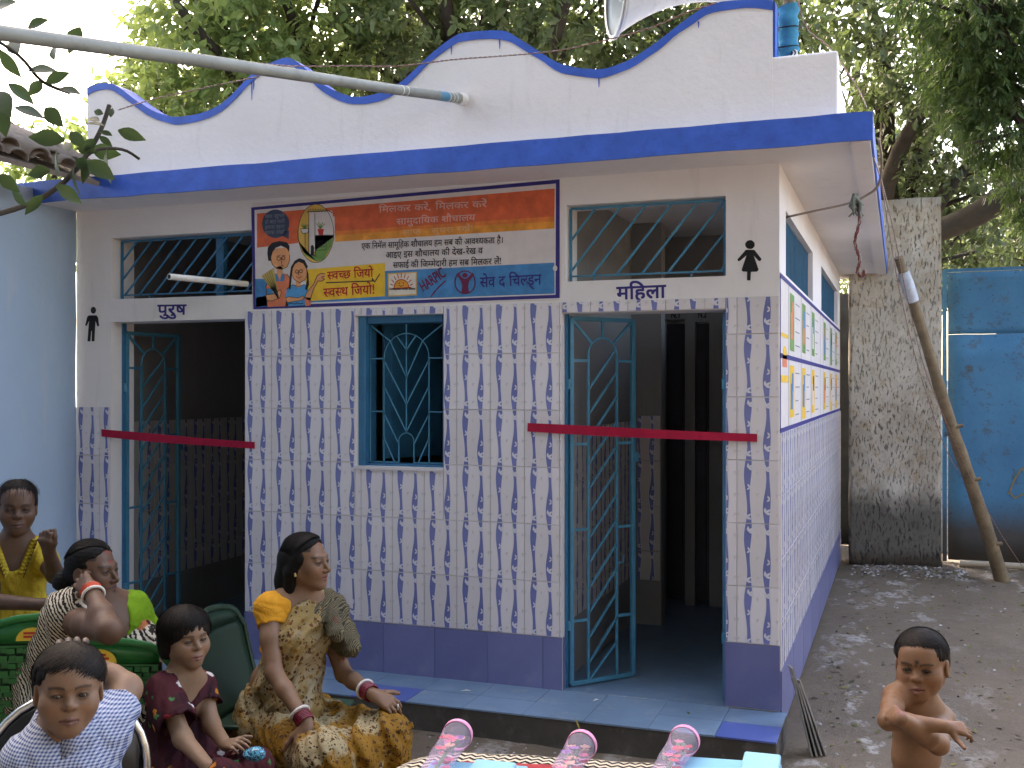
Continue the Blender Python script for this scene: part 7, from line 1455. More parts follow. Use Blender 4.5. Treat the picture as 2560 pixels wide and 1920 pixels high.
    Pp.chain([sL+UPV*.035+fwd*.01, sL+sh*.03+fwd*.03, bl(j,'shL','elL',.45)+sh*.035+fwd*.03, vz(*j['palluend'])+sh*.02], [.046,.058,.058,.038], .03)
    Pp.cap(sL+UPV*.01+fwd*.02, vz(*j['palluend'])-sh*.05+UPV*.05, .045, .03, .03)
    t = NT('dark_woven_border'); w_ = t.n('ShaderNodeTexWave', wave_type='BANDS'); w_.inputs['Scale'].default_value = 55; w_.inputs['Distortion'].default_value = 5; w_.inputs['Detail'].default_value = 3; t.l(t.mapping((1,.4,1.4)), w_.inputs['Vector'])
    n_ = t.noise(60, 4); col = t.mix(t.ramp(w_.outputs['Fac'], .45, .62), c4((.035,.035,.03)), c4((.16,.13,.07))); col = t.mix(t.ramp(t.noise(5,3), .55,.6), col, c4((.16,.02,.02)))
    t.bump(n_, .7, .01); dm = t.out(col, .85, .15)
    lo, hi = bbox_of(Pp, .02); grow('sari_end', Pp, [(lo, hi, .0052)], dm, o, org, None, folds(.004, 130, (.6,.4,-1), 8))
    # bangles and a black thread necklace
    def ring(c, axis, r_, th, mat, name='bangle', tilt=0):
        a_ = nrm(axis); u = nrm(np.cross(a_, (0,0,1.)) if abs(a_[2]) < .95 else np.cross(a_, (1.,0,0))); v = np.cross(a_, u)
        MB().tube([c-org+(u*math.cos(q*math.pi/10)+v*math.sin(q*math.pi/10))*r_ for q in range(21)], th, 7).build(name, mat, o)
    red_b, white_b = plain('dark_red_lac', (.16,.01,.025), .25), plain('white_shell', (.62,.60,.56), .3)
    for s_ in ('R','L'):
        d = nrm(vz(*j['wr'+s_])-vz(*j['el'+s_]))
        for q in range(6): ring(vz(*j['wr'+s_])-d*(.006+.0062*q), d, .0305, .0031, red_b)
        ring(vz(*j['wr'+s_])-d*.047, d, .034, .0052, white_b)
    ring(vz(*j['wrL'])+nrm(CAM_R*.85+UPV*-.42)*.105, CAM_R, .0095, .002, white_b, 'ring')
    fw = fr['Q'][:,1]
    MB().tube([nk-org+nrm(FW(.6,.8))*(.055*math.sin(a_))+sh*(.052*math.cos(a_))+UPV*(.018-.075*math.sin(a_)**1.5 if 0 < a_ < math.pi else .018) for a_ in [math.pi*q/14 for q in range(15)]], .0022, 5).build('necklace', BLACKP, o)
    return o
woman_sari()
monobloc('dark green plastic chair with small round sticker under the woman in the flowered sari', (J['w1']['pel'][0]+.03, J['w1']['pel'][1]+.02, -.02), rz_from(FW(.98,.2)), DGREEN, weave=False, sticker='dot', h=.80, group='green moulded chairs')

# ---------------------------------------------------------------- woman with green blouse, hand behind her head
def woman_green():
    j = J['w2']; o, org = person('woman in lime green blouse and striped sari resting a hand behind her head', j)
    skin = np.array((.125,.064,.037)); fr = frame(j['head'], FW(.97,.24)-UPV*.02, UPV-CAM_R*.04, .90); fr['adult'] = 1
    B = Solid(); head_prims(B, fr, wide=1.05); T = lambda *p: to_w(fr, p); nk = vz(*j['neck'])
    B.cap(T(0,-.022,-.055), nk, .052, .058, .03); sh = nrm(vz(*j['shL'])-vz(*j['shR'])); Q = np.stack([sh, nrm(np.cross(UPV, sh)), UPV], 1)
    B.cap(nk, bl(j,'neck','shL',.8), .05, .055, .05); B.cap(nk, bl(j,'neck','shR',.8), .05, .055, .05)
    ch = vz(*j['chest']); B.ell(ch+UPV*.02, (.15,.10,.14), Q, .05)
    B.chain([j['shR'], bl(j,'shR','elR',.5), j['elR']], [.052,.047,.040], .02); B.chain([j['elR'], bl(j,'elR','wrR',.4), j['wrR']], [.039,.036,.025], .02)
    B.chain([j['shL'], j['elL'], j['wrL']], [.052,.046,.03], .02)
    hand_prims(B, j['wrR'], nrm(vz(*j['hd'])+UPV*.05-vz(*j['wrR'])), nrm(CAM_T+UPV*.2), -1, .92, (.35,.4,.45,.5), .12, (.6,.4))
    lo, hi = bbox_of(B, .02, .5); hc = vz(*j['wrR'])*.6+vz(*j['hd'])*.4
    grow('body', B, [(lo, hi, .0075), (T(0,0,0)-.145, T(0,0,0)+.145, .0023), (hc-.12, hc+.12, .0034)], SKIN, o, org, head_painter(fr, skin, (.12,.05,.045), bindi=((.35,.015,.015),.0045), sindoor=True)); eyes(o, fr, org, (.1,1,-.05))
    def ex(S, T, s, Q_): S.ell(T(0,-.115,-.055), np.array((.058,.050,.055))*s, Q_, .02*s)
    H = hair_cap(fr, .005, .068, .036, .012, .002, -.09, k=.03, extra=ex, wide=1.05); lo, hi = bbox_of(H, .01); grow('hair', H, [(lo, hi, .0042)], HAIR, o, org, None, folds(.001, 400, (0,.3,1), 3))
    strands(fr, o, org, 380, lambda rg: (lambda s_, u: [(s_*.086*math.sin(t*1.45)*math.cos(u*(1-t)-1.1*t*t), -.014+.099*math.sin(u*(1-t)-1.1*t*t), .033+.087*math.cos(t*1.45)*math.cos(u*(1-t)-1.1*t*t)) for t in [q/7 for q in range(8)]])(rg.choice([-1,1])*rg.uniform(.96,1.02), rg.uniform(-.7,.95)), 2, HAIR)
    fwd = nrm(np.cross(UPV, sh)); fwd = fwd if np.dot(fwd, FW(.7,.7)) > 0 else -fwd
    C = Solid(); C.chain([bl(j,'neck','shL',.40)-UPV*.0, vz(*j['shL'])+UPV*.005, bl(j,'shL','elL',.75)], [.046,.054,.050], .03); C.ell(ch+UPV*.03+sh*.035+fwd*.008, (.115,.095,.12), Q, .04)
    C.ell(nk+fwd*.09-UPV*.03, (.070,.11,.12), np.stack([sh,fwd,UPV],1), .01, 's'); C.cap(nk-UPV*.02, nk+UPV*.1, .062,.062,.006,'s')
    lo, hi = bbox_of(C, .02); grow('blouse', C, [(lo, hi, .005)], fabric('lime_green_cotton', (.13,.25,.012), .12, .7), o, org, None, folds(.0028, 120, (1,.2,.6), 4))
    # striped sari over the right shoulder and down the back
    t = NT('black_white_wavy_stripes'); w_ = t.n('ShaderNodeTexWave', wave_type='BANDS', bands_direction='DIAGONAL'); w_.inputs['Scale'].default_value = 38; w_.inputs['Distortion'].default_value = 3.0; w_.inputs['Detail'].default_value = 2; w_.inputs['Detail Scale'].default_value = 3; t.l(t.mapping((1,1,1),(0,0,.6)), w_.inputs['Vector'])
    w2 = t.n('ShaderNodeTexWave', wave_type='BANDS', bands_direction='X'); w2.inputs['Scale'].default_value = 20; w2.inputs['Distortion'].default_value = 2; t.l(t.mapping((1,1,1),(0,.8,.3)), w2.inputs['Vector'])
    bwc = t.mix(t.ramp(w_.outputs['Fac'], .46, .54), c4((.02,.015,.012)), c4((.50,.44,.34))); rd = t.mix(t.ramp(w2.outputs['Fac'], .4, .6), c4((.22,.015,.012)), c4((.35,.12,.05))); rd = t.mix(t.ramp(w2.outputs['Fac'], .2,.26), c4((.02,.015,.012)), rd)
    zone = t.ramp(t.noise(3.6, 2, .5, t.mapping((1.2,1.2,.35),(0,0,0),(.30,.1,.2))), .50, .515); sm_ = t.mix(zone, bwc, rd); t.bump(t.noise(25, 4), .6, .012); striped = t.out(sm_, .85, .15)
    S = Solid(); sR = vz(*j['shR']); back = -fwd
    S.chain([bl(j,'neck','shR',.45)+UPV*.02, sR+UPV*.02, sR-UPV*.10+back*.05, vz(*j['waist'])-sh*.11-UPV*.0+back*.02, vz(*j['hipR'])-sh*.04], [.060,.075,.085,.105,.13], .05)
    S.ell(ch-UPV*.06-sh*.01+back*.02, (.175,.12,.16), Q, .05); S.chain([ch-UPV*.12+fwd*.05, ch+fwd*.065+sh*.10-UPV*.02], [.11,.07], .05)
    S.ell(vz(*j['pel'])+UPV*.05, (.20,.17,.16), Q, .05); S.cap(j['hipR'], j['knR'], .12, .09, .05); S.cap(j['hipL'], j['knL'], .12, .09, .05)
    S.cap(j['knR'], vz(j['knR'][0],j['knR'][1],.02), .085, .09, .05); S.cap(j['knL'], vz(j['knL'][0],j['knL'][1],.02), .085, .09, .05)
    S.cap(sR+UPV*.01+CAM_T*.02, sR-UPV*.35+back*.16+CAM_T*.02-CAM_R*.12, .05, .035, .05)
    lo, hi = bbox_of(S, .03, 0.0); grow('sari', S, [(lo, hi, .0066)], striped, o, org, None, lambda X,Y,Z: folds(.007, 70, (1,.3,.35), 12)(X,Y,Z)+folds(.003, 160, (1,.3,.2), 2)(X,Y,Z))
    def ring(c, axis, r_, th, mat):
        a_ = nrm(axis); u = nrm(np.cross(a_, (0,0,1.))); v = np.cross(a_, u); MB().tube([c-org+(u*math.cos(q*math.pi/10)+v*math.sin(q*math.pi/10))*r_ for q in range(21)], th, 7).build('bangle', mat, o)
    d = nrm(vz(*j['wrR'])-vz(*j['elR']))
    for q in range(4): ring(vz(*j['wrR'])-d*(.0+.0062*q), d, .032, .0032, plain('orange_lac', (.55,.06,.015), .25))
    ring(vz(*j['wrR'])-d*.030, d, .035, .0050, plain('shell_white', (.62,.58,.52), .3))
    return o
woman_green()
monobloc('bright green woven-back plastic chair behind the boy in the check shirt', tuple((vz(*J['x']['chG'])+FW(.02,-1)*.27-CAM_R*.03)*vz(1,1,0)), rz_from(FW(.02,-1)), GREEN, group='green moulded chairs', h=.805)
monobloc('green plastic chair at the left edge beside the girl in yellow', (-2.31,-2.06,0), rz_from(FW(-.12,-1)), GREEN, group='green moulded chairs', h=.875)

# ---------------------------------------------------------------- boy in the check shirt
def boy_check():
    j = J['b1']; o, org = person('boy in blue and white check shirt with one hand on top of his head', j)
    skin = np.array((.225,.128,.076)); fr = frame(j['head'], FW(.40,.90)+UPV*.06, UPV+CAM_R*.03, .83)
    B = Solid(); head_prims(B, fr, child=True, wide=1.10); T = lambda *p: to_w(fr, p); nk = vz(*j['neck'])+UPV*.025
    B.cap(T(0,-.02,-.06), nk-UPV*.01, .042, .045, .03); sh = nrm(vz(*j['shL'])-vz(*j['shR'])); fwd = FW(.4,.9); Q = np.stack([sh, np.cross(UPV, sh), UPV], 1)
    B.ell(vz(*j['chest']), (.12,.08,.13), Q, .05); B.cap(nk, vz(*j['shL']), .04, .04, .04); B.cap(nk, vz(*j['shR']), .04, .04, .04)
    B.chain([j['shL'], j['elL']], [.042,.036], .02); B.chain([j['elL'], bl(j,'elL','wrL',.5), j['wrL']], [.035,.031,.024], .02); B.chain([j['shR'], j['elR'], j['wrR']], [.042,.034,.024], .02)
    hd = T(-.012,-.035,.118); hand_prims(B, vz(*j['wrL'])+UPV*.0, nrm(hd-vz(*j['wrL'])), nrm(UPV*.7-fwd*.7), 1, .80, (.15,.15,.2,.25), .18, (.8,.3))
    for q in range(4):   # finger ends showing over the crown
        p = T(-.040+.022*q, .002-.004*abs(q-1.5), .125-.004*abs(q-1.5)); B.cap(p+fwd*-.04+UPV*-.004, p, .0085*.9, .0078*.9, .004)
    lo, hi = bbox_of(B, .02, .55)
    grow('body', B, [(lo, hi, .0065), (T(0,0,0)-.15, T(0,0,0)+.15, .0019)], SKIN, o, org, head_painter(fr, skin, (.17,.07,.06), brow=(.012,.008,.006))); eyes(o, fr, org, (.25,1,-.25))
    H = hair_cap(fr, .011, .054, .024, .004, .016, -.060, k=.026, wide=1.09); lo, hi = bbox_of(H, .012); grow('hair', H, [(lo, hi, .0030)], HAIR, o, org, None, folds(.0012, 420, (1,.3,0), 3))
    strands(fr, o, org, 2200, cap_flow(-1.5, 1.25, lambda ph: 1.22+.06*abs(ph)-.17*ph, .0125, r=(.081,.090,.078), th0=.05, sweep=.9, n=8), 3, HAIR, .0007)
    strands(fr, o, org, 500, cap_flow(-1.5, 1.25, lambda ph: 1.18+.06*abs(ph)-.17*ph, .0133, r=(.081,.090,.078), th0=.05, sweep=.9, n=8), 13, HAIRL, .0007)
    strands(fr, o, org, 500, cap_flow(1.1, 5.2, 1.75, .0125, r=(.081,.090,.078), th0=.1, sweep=.2), 4, HAIRL, .0007)
    # shirt with collar
    t = NT('blue_gingham'); s3 = t.n('ShaderNodeSeparateXYZ'); t.l(t.mapping((1,1,1),(R(8),R(-10),R(-18))), s3.inputs[0])
    def chk(x): return t.math('LESS_THAN', t.math('FRACT', t.math('MULTIPLY', x, 150.0)), .5)
    a_ = chk(s3.outputs[0]); b_ = chk(s3.outputs[2]); su = t.math('ADD', a_, b_)
    col = t.mix(t.math('MULTIPLY', su, .5), c4((.44,.48,.56)), c4((.045,.075,.20))); t.bump(t.noise(16, 4, .6, None, .8), .6, .012); gm_ = t.out(col, .85, .15)
    S = Solid(); S.ell(vz(*j['chest'])+UPV*.01, (.135,.095,.15), Q, .05); S.ell(vz(*j['waist']), (.125,.10,.14), Q, .05); S.cap(nk-UPV*.02, vz(*j['shL'])-UPV*.0, .045,.056,.04); S.cap(nk-UPV*.02, vz(*j['shR']), .045,.056,.04)
    S.chain([j['shL'], bl(j,'shL','elL',.62)], [.060,.058], .03); S.chain([j['shR'], bl(j,'shR','elR',.5)], [.058,.056], .03); S.ell(vz(*j['pel']), (.13,.11,.12), Q, .05)
    S.cap(nk-UPV*.02+fwd*.02, nk+UPV*.1, .050, .052, .006, 's')
    dd = nrm(vz(*j['elL'])-vz(*j['shL'])); c0 = bl(j,'shL','elL',.66); S.cap(c0+dd*.03, c0+dd*.2, .07, .07, .004, 's')
    lo, hi = bbox_of(S, .02, .45); grow('shirt', S, [(lo, hi, .0046)], gm_, o, org, None, folds(.003, 100, (.8,.4,.7), 7))
    for s_, e in ((1,'shL'),(-1,'shR')):    # collar leaves
        mb = MB(); k0 = nk-org+UPV*.012; vs = []; n = 8
        for i in range(n+1):
            a = math.pi/2 - s_*(math.pi*.98)*i/n - (0 if s_ > 0 else 0); a = math.pi/2*1 + (-s_)*math.pi*i/n
            dirv = sh*math.cos(a)*1.0*(1) + fwd*math.sin(a) ; dirv = nrm(sh*(s_*math.sin(math.pi*i/n)) + fwd*math.cos(math.pi*i/n))
            w = .030 if i > 1 else (.050 if i == 0 else .040)
            vs += [tuple(k0+dirv*.050+UPV*(.022-.018*math.cos(math.pi*i/n))), tuple(k0+dirv*(.058)+UPV*(.032-.018*math.cos(math.pi*i/n))), tuple(k0+dirv*(.078+w*.3)+UPV*(.012-w*.85-.012*math.cos(math.pi*i/n)))]
        mb.add(vs, [(i*3+k, i*3+3+k, i*3+4+k, i*3+1+k) for i in range(n) for k in (0,1)], 0, True); q = mb.build('collar', gm_, o, recalc=False); q.modifiers.new('t','SOLIDIFY').thickness = .003
    T_ = Solid(); T_.ell(vz(*j['pel'])-UPV*.03, (.135,.12,.10), Q, .05); T_.cap(j['hipR'], j['knR'], .08,.06,.04); T_.cap(j['hipL'], j['knL'], .08,.06,.04); lo, hi = bbox_of(T_, .02, 0); grow('trousers', T_, [(lo, hi, .009)], fabric('navy_cloth', (.03,.04,.09)), o, org)
    return o
boy_check()
def steel_chair():
    c = J['b1']['pel']; f = FW(.35,.94); o = thing('steel_chair', 'black padded chair with a shiny rounded steel tube back behind the boy in check shirt', 'chair', (c[0]-f[0]*.02, c[1]-f[1]*.02, 0), rz_from(f))
    pts = [(-.19,-.13,.40),(-.188,-.15,.55)] + [(-.188*math.cos(math.pi*q/16), -.155-.02*math.sin(math.pi*q/16), .69+.185*math.sin(math.pi*q/16)) for q in range(17)] + [(.188,-.15,.55),(.19,-.13,.40)]
    MB().tube(pts, .011, 10).build('back_frame', CHROME, o)
    n = 16; vs = []
    for q in range(n+1):
        a = math.pi*q/n; x = -.180*math.cos(a); zt = .69+.175*math.sin(a)
        for z in (.50, .50+(zt-.50)*.5, zt): vs.append((x, -.150-.012*math.sin(a)-.015, z))
    q = MB().add(vs, [(i*3+k, i*3+3+k, i*3+4+k, i*3+1+k) for i in range(n) for k in (0,1)], 0, True).build('backrest', BLACKP, o, recalc=False); q.modifiers.new('t','SOLIDIFY').thickness = .025
    bevel(MB().box(-.19,.19,-.16,.22,.37,.41).build('seat', BLACKP, o), .015, 3)
    for sx in (-1,1):
        MB().tube([(sx*.19,-.13,.40),(sx*.20,-.2,0)], .011, 8).build('leg', CHROME, o); MB().tube([(sx*.19,.18,.38),(sx*.20,.22,0)], .011, 8).build('leg', CHROME, o)
steel_chair()

# ---------------------------------------------------------------- girl in maroon
def girl_maroon():
    j = J['g1']; o, org = person('small girl with bobbed hair in a dark maroon flowered dress', j)
    skin = np.array((.25,.145,.085)); fr = frame(j['head'], FW(.70,.71)+UPV*.02, UPV-CAM_R*.04, .83)
    B = Solid(); head_prims(B, fr, child=True, wide=1.14); T = lambda *p: to_w(fr, p); nk = vz(*j['neck'])
    B.cap(T(0,-.02,-.06), nk-UPV*.01, .034, .040, .03); sh = nrm(vz(*j['shL'])-vz(*j['shR'])); fwd = FW(.72,.69); Q = np.stack([sh, np.cross(UPV, sh), UPV], 1)
    B.ell(vz(*j['chest'])+UPV*.03, (.10,.068,.10), Q, .05); B.cap(nk, vz(*j['shL']), .034,.034,.04); B.cap(nk, vz(*j['shR']), .034,.034,.04)
    B.chain([j['shR'], j['elR'], j['wrR']], [.034,.028,.020], .02); B.chain([j['shL'], j['elL'], j['wrL']], [.034,.027,.020], .02)
    hand_prims(B, j['wrL'], nrm(vz(*j['fL'])-vz(*j['wrL'])+UPV*.02), nrm(UPV*.8+CAM_T*.5), -1, .68, (.4,.45,.5,.55), .12, (.9,.5)); hand_prims(B, j['wrR'], nrm(CAM_R*.6-UPV*.3+CAM_T*.3), nrm(UPV+CAM_T*.4), 1, .68)
    lo, hi = bbox_of(B, .02, .35); c = (vz(*j['wrL'])+vz(*j['fL']))/2
    grow('body', B, [(lo, hi, .0062), (T(0,0,0)-.14, T(0,0,0)+.14, .0020), (c-.085, c+.085, .0026)], SKIN, o, org, head_painter(fr, skin, (.25,.09,.075))); eyes(o, fr, org, (.2,1,-.25))
    H = hair_cap(fr, .016, .030, .040, .024, -.012, -.085, wide=1.15, extra=lambda S, T, s, Q_: [S.cap(T(x*.055,-.02,.02), T(x*.070,-.025,-.05), .034*s, .026*s, .03*s) for x in (-1,1)] + [S.cap(T(0,-.06,0), T(0,-.07,-.06), .06*s,.05*s,.03*s)])
    lo, hi = bbox_of(H, .012); grow('hair', H, [(lo, hi, .0034)], HAIRB, o, org, None, folds(.0012, 420, (1,.3,0), 3))
    strands(fr, o, org, 1500, cap_flow(-.95, .95, lambda ph: 1.33, .019, r=(.084,.090,.078), th0=.05, n=8), 5, HAIRB, .0008); strands(fr, o, org, 600, cap_flow(-.95, 5.4, 1.3, .0197, r=(.084,.090,.078), th0=.05, n=8), 16, HAIRL, .0007); strands(fr, o, org, 1300, cap_flow(.9, 5.4, 1.9, .019, r=(.084,.090,.078), th0=.05, n=8), 6, HAIRB, .0008)
    t = flower_fabric('maroon_print', ((.055,.006,.011),(.028,.004,.008)), (((.55,.50,.48),.62,.20),((.45,.16,.02),.66,.19),((.04,.16,.05),.9,.16),((.25,.02,.03),.8,.2)), 24, .75, 4, .50)
    S = Solid(); S.ell(vz(*j['chest'])-UPV*.0, (.115,.082,.115), Q, .05); S.ell(vz(*j['waist']), (.120,.095,.12), Q, .05); S.ell(vz(*j['pel'])+UPV*.03, (.16,.13,.11), Q, .05)
    S.cap(bl(j,'neck','shL',.6), vz(*j['shL'])-UPV*.01, .030,.046,.03); S.cap(bl(j,'neck','shR',.6), vz(*j['shR'])-UPV*.01, .030,.052,.03)
    S.cap(j['shR'], bl(j,'shR','elR',.62), .058,.066,.03); S.cap(j['shL'], bl(j,'shL','elL',.5), .048,.052,.03)
    S.cap(j['hipR'], j['knR'], .080,.052,.04); S.cap(j['hipL'], j['knL'], .080,.052,.04); mid = (vz(*j['knR'])+vz(*j['knL']))/2; S.cap(j['pel'], mid-UPV*.03, .08,.035,.06); S.cap(j['knR'], vz(*j['knR'])*vz(1,1,0)+UPV*.2, .052,.07,.04); S.cap(j['knL'], vz(*j['knL'])*vz(1,1,0)+UPV*.2, .052,.07,.04)
    S.ell(nk+fwd*.055-UPV*.005, (.05,.07,.075), np.stack([sh,fwd,UPV],1), .008, 's'); S.cap(nk-UPV*.005, nk+UPV*.08, .045,.05,.006,'s')
    for e, u in (('R',.66),('L',.54)): dd = nrm(vz(*j['el'+e])-vz(*j['sh'+e])); c0 = bl(j,'sh'+e,'el'+e,u); S.cap(c0+dd*.055, c0+dd*.16, .075,.075,.004,'s')
    lo, hi = bbox_of(S, .02, .12); grow('dress', S, [(lo, hi, .005)], t, o, org, None, lambda X,Y,Z: folds(.004, 85, (1,.3,.3), 7)(X,Y,Z)+folds(.002, 190, (1,.5,.1), 3)(X,Y,Z))
    L_ = Solid()
    for e in 'RL': L_.chain([j['kn'+e], (j['kn'+e][0], j['kn'+e][1], .06)], [.045,.03], .02); L_.cap((j['kn'+e][0], j['kn'+e][1], .035), vz(j['kn'+e][0], j['kn'+e][1], .025)+fwd*.10, .028,.02,.02)
    lo, hi = bbox_of(L_, .02, -.02); grow('legs', L_, [(lo, hi, .007)], SKIN, o, org, lambda V: np.tile(skin, (len(V),1)))
    return o
girl_maroon()
st = thing('stool', 'low dark stool hidden beneath the girl in the maroon dress', 'stool', (J['g1']['pel'][0], J['g1']['pel'][1], 0), .5)
bevel(MB().box(-.15,.15,-.15,.15,.27,.30).build('seat', BLACKP, st), .01)
for sx in (-1,1):
    for sy in (-1,1): MB().tube([(sx*.12,sy*.12,.28),(sx*.14,sy*.14,0)], .015, 8).build('leg', BLACKP, st)
pc = thing('sequin_pouch', 'small pouch covered in turquoise sequins on the lap of the girl in maroon', 'pouch', J['g1']['pouch'])
t = NT('turquoise_sequins'); v = t.n('ShaderNodeTexVoronoi'); v.inputs['Scale'].default_value = 260; t.l(t.coord(), v.inputs['Vector']); sc_ = t.n('ShaderNodeSeparateColor'); t.l(v.outputs['Color'], sc_.inputs[0])
seq = t.out(t.mix(t.ramp(sc_.outputs[0], .4, .6), c4((.01,.05,.09)), c4((.08,.42,.60))), .25, .6)
Sq = Solid(); Sq.ell((0,0,0), (.034,.024,.020), None, .01); Sq.ell((.012,0,.006), (.024,.02,.018), None, .01); V_, Q_ = surface_nets(Sq.field(np.array([-.05]*3), np.array([.05]*3), .003), np.array([-.05]*3), .003); mesh_np('pouch', V_, Q_, seq, pc)
MB().tube([(.034*math.cos(a*.45), .024*math.sin(a*.45), .004*math.sin(a*2.)) for a in range(15)], .0025, 5).build('piping', M['teal_l'], pc)

# ---------------------------------------------------------------- girl in yellow
def girl_yellow():
    j = dict(J['y1']); 
    o, org = person('standing girl in yellow ruffled dress at the left edge holding a fist by her chin', j)
    skin = np.array((.105,.056,.035)); fr = frame(j['head'], FW(.42,.90)-UPV*.04, UPV+CAM_R*.02, .88)
    B = Solid(); head_prims(B, fr, child=True, wide=.98); T = lambda *p: to_w(fr, p); nk = vz(*j['neck'])
    B.cap(T(0,-.02,-.06), nk-UPV*.01, .038, .042, .03); sh = nrm(vz(*j['shL'])-vz(*j['shR'])); fwd = FW(.35,.93); Q = np.stack([sh, np.cross(UPV, sh), UPV], 1)
    B.ell(vz(*j['chest'])+UPV*.03, (.11,.07,.12), Q, .05); B.cap(nk, vz(*j['shL']), .036,.036,.04); B.cap(nk, vz(*j['shR']), .036,.036,.04)
    B.chain([j['shR'], j['elR'], j['wrR']], [.036,.031,.022], .02); B.chain([j['shL'], j['elL'], j['wrL']], [.036,.031,.023], .02)
    hand_prims(B, j['wrL'], nrm(vz(*j['fist'])-vz(*j['wrL'])), nrm(CAM_T*.9-CAM_R*.3), 1, .80, (1.15,1.2,1.25,1.3), .06, (.5,.8)); hand_prims(B, j['wrR'], nrm(CAM_R+CAM_T*.1), nrm(CAM_T+UPV*.5), 1, .8)
    lo, hi = bbox_of(B, .02, .7); c = vz(*j['wrL'])*.5+vz(*j['fist'])*.5
    grow('body', B, [(lo, hi, .0066), (T(0,0,0)-.14, T(0,0,0)+.14, .0021), (c-.10, c+.10, .0028)], SKIN, o, org, head_painter(fr, skin, (.11,.05,.045))); eyes(o, fr, org, (0,1,0))
    H = hair_cap(fr, .007, .058, .038, .006, .006, -.075, wide=.99, extra=lambda S, T, s, Q_: S.cap(T(0,-.08,-.05), T(0,-.09,-.12), .04*s, .025*s, .02*s)); lo, hi = bbox_of(H, .012); grow('hair', H, [(lo, hi, .0040)], HAIRB, o, org)
    strands(fr, o, org, 500, cap_flow(-2.2, 2.2, lambda ph: .98+.25*abs(ph), .0088, th0=.1), 7, HAIRB, .0011); strands(fr, o, org, 60, cap_flow(-2.6, 2.6, 1.5, .016, th0=.3), 17, HAIRB, .0008)
    yl = fabric('yellow_cotton', (.46,.33,.035), .14, .8, .85, 26)
    S = Solid(); S.ell(vz(*j['chest']), (.118,.085,.14), Q, .05); S.ell(vz(*j['waist'])+UPV*.03, (.110,.082,.10), Q, .04)
    S.chain([bl(j,'neck','shL',.5), vz(*j['shL'])-UPV*.005], [.044,.054], .03); S.chain([vz(*j['shL']), bl(j,'shL','elL',.4)], [.054,.052], .03); S.chain([bl(j,'neck','shR',.5), vz(*j['shR'])-UPV*.005, bl(j,'shR','elR',.35)], [.044,.054,.054], .03)
    S.chain([vz(*j['waist']), vz(*j['pel'])-UPV*.02, vz(*j['pel'])*vz(1,1,0)+UPV*.25], [.095,.14,.20], .05)
    S.ell(nk+fwd*.06-UPV*.01, (.045,.075,.10), np.stack([sh,fwd,UPV],1), .008, 's'); S.cap(nk-UPV*.005, nk+UPV*.08, .048,.05,.006,'s')
    lo, hi = bbox_of(S, .02, .2); wz = j['waist'][2]
    grow('dress', S, [(lo, hi, .0054)], yl, o, org, None, lambda X,Y,Z: folds(.0030, 150, (1,.3,.05), 7)(X,Y,Z)*np.where(Z < wz+.05, 2.2, .9))
    # frills along the neckline
    for s_ in (-1,1):
        mb = MB(); vs = []; n = 46
        for i in range(n+1):
            t = i/n; base = nk + sh*(s_*(.058*(1-t)+.012*t)) + fwd*(.050+.035*t) + UPV*(.010-.125*t); out = nrm(sh*s_*.8+fwd*.7-UPV*.2); w = .010*math.sin(i*1.35)
            vs += [tuple(base-org+fwd*.004), tuple(base-org+out*.014+fwd*(.006+w*.8)), tuple(base-org+out*.027+fwd*(.004-w)+UPV*w*.7)]
        mb.add(vs, [(i*3+k, i*3+3+k, i*3+4+k, i*3+1+k) for i in range(n) for k in (0,1)], 0, True); q = mb.build('ruffle', yl, o, recalc=False); q.modifiers.new('t','SOLIDIFY').thickness = .002
        MB().tube([Vector(v)+Vector(fwd*.002) for v in vs[2::3]], .0016, 5).build('ruffle_edge', fabric('brown_edging', (.10,.05,.02)), o)
    L_ = Solid(); L_.chain([j['hipL'], j['knL'], (j['knL'][0], j['knL'][1], .05)], [.07,.045,.03], .02); L_.chain([j['hipR'], j['knR'], (j['knR'][0], j['knR'][1], .05)], [.07,.045,.03], .02)
    for e in 'RL': L_.cap((j['kn'+e][0], j['kn'+e][1], .03), vz(j['kn'+e][0], j['kn'+e][1], .02)+fwd*.12, .028,.022,.02)
    lo, hi = bbox_of(L_, .02, -.02); grow('legs', L_, [(lo, hi, .008)], SKIN, o, org, lambda V: np.tile(skin, (len(V),1)))
    return o
girl_yellow()

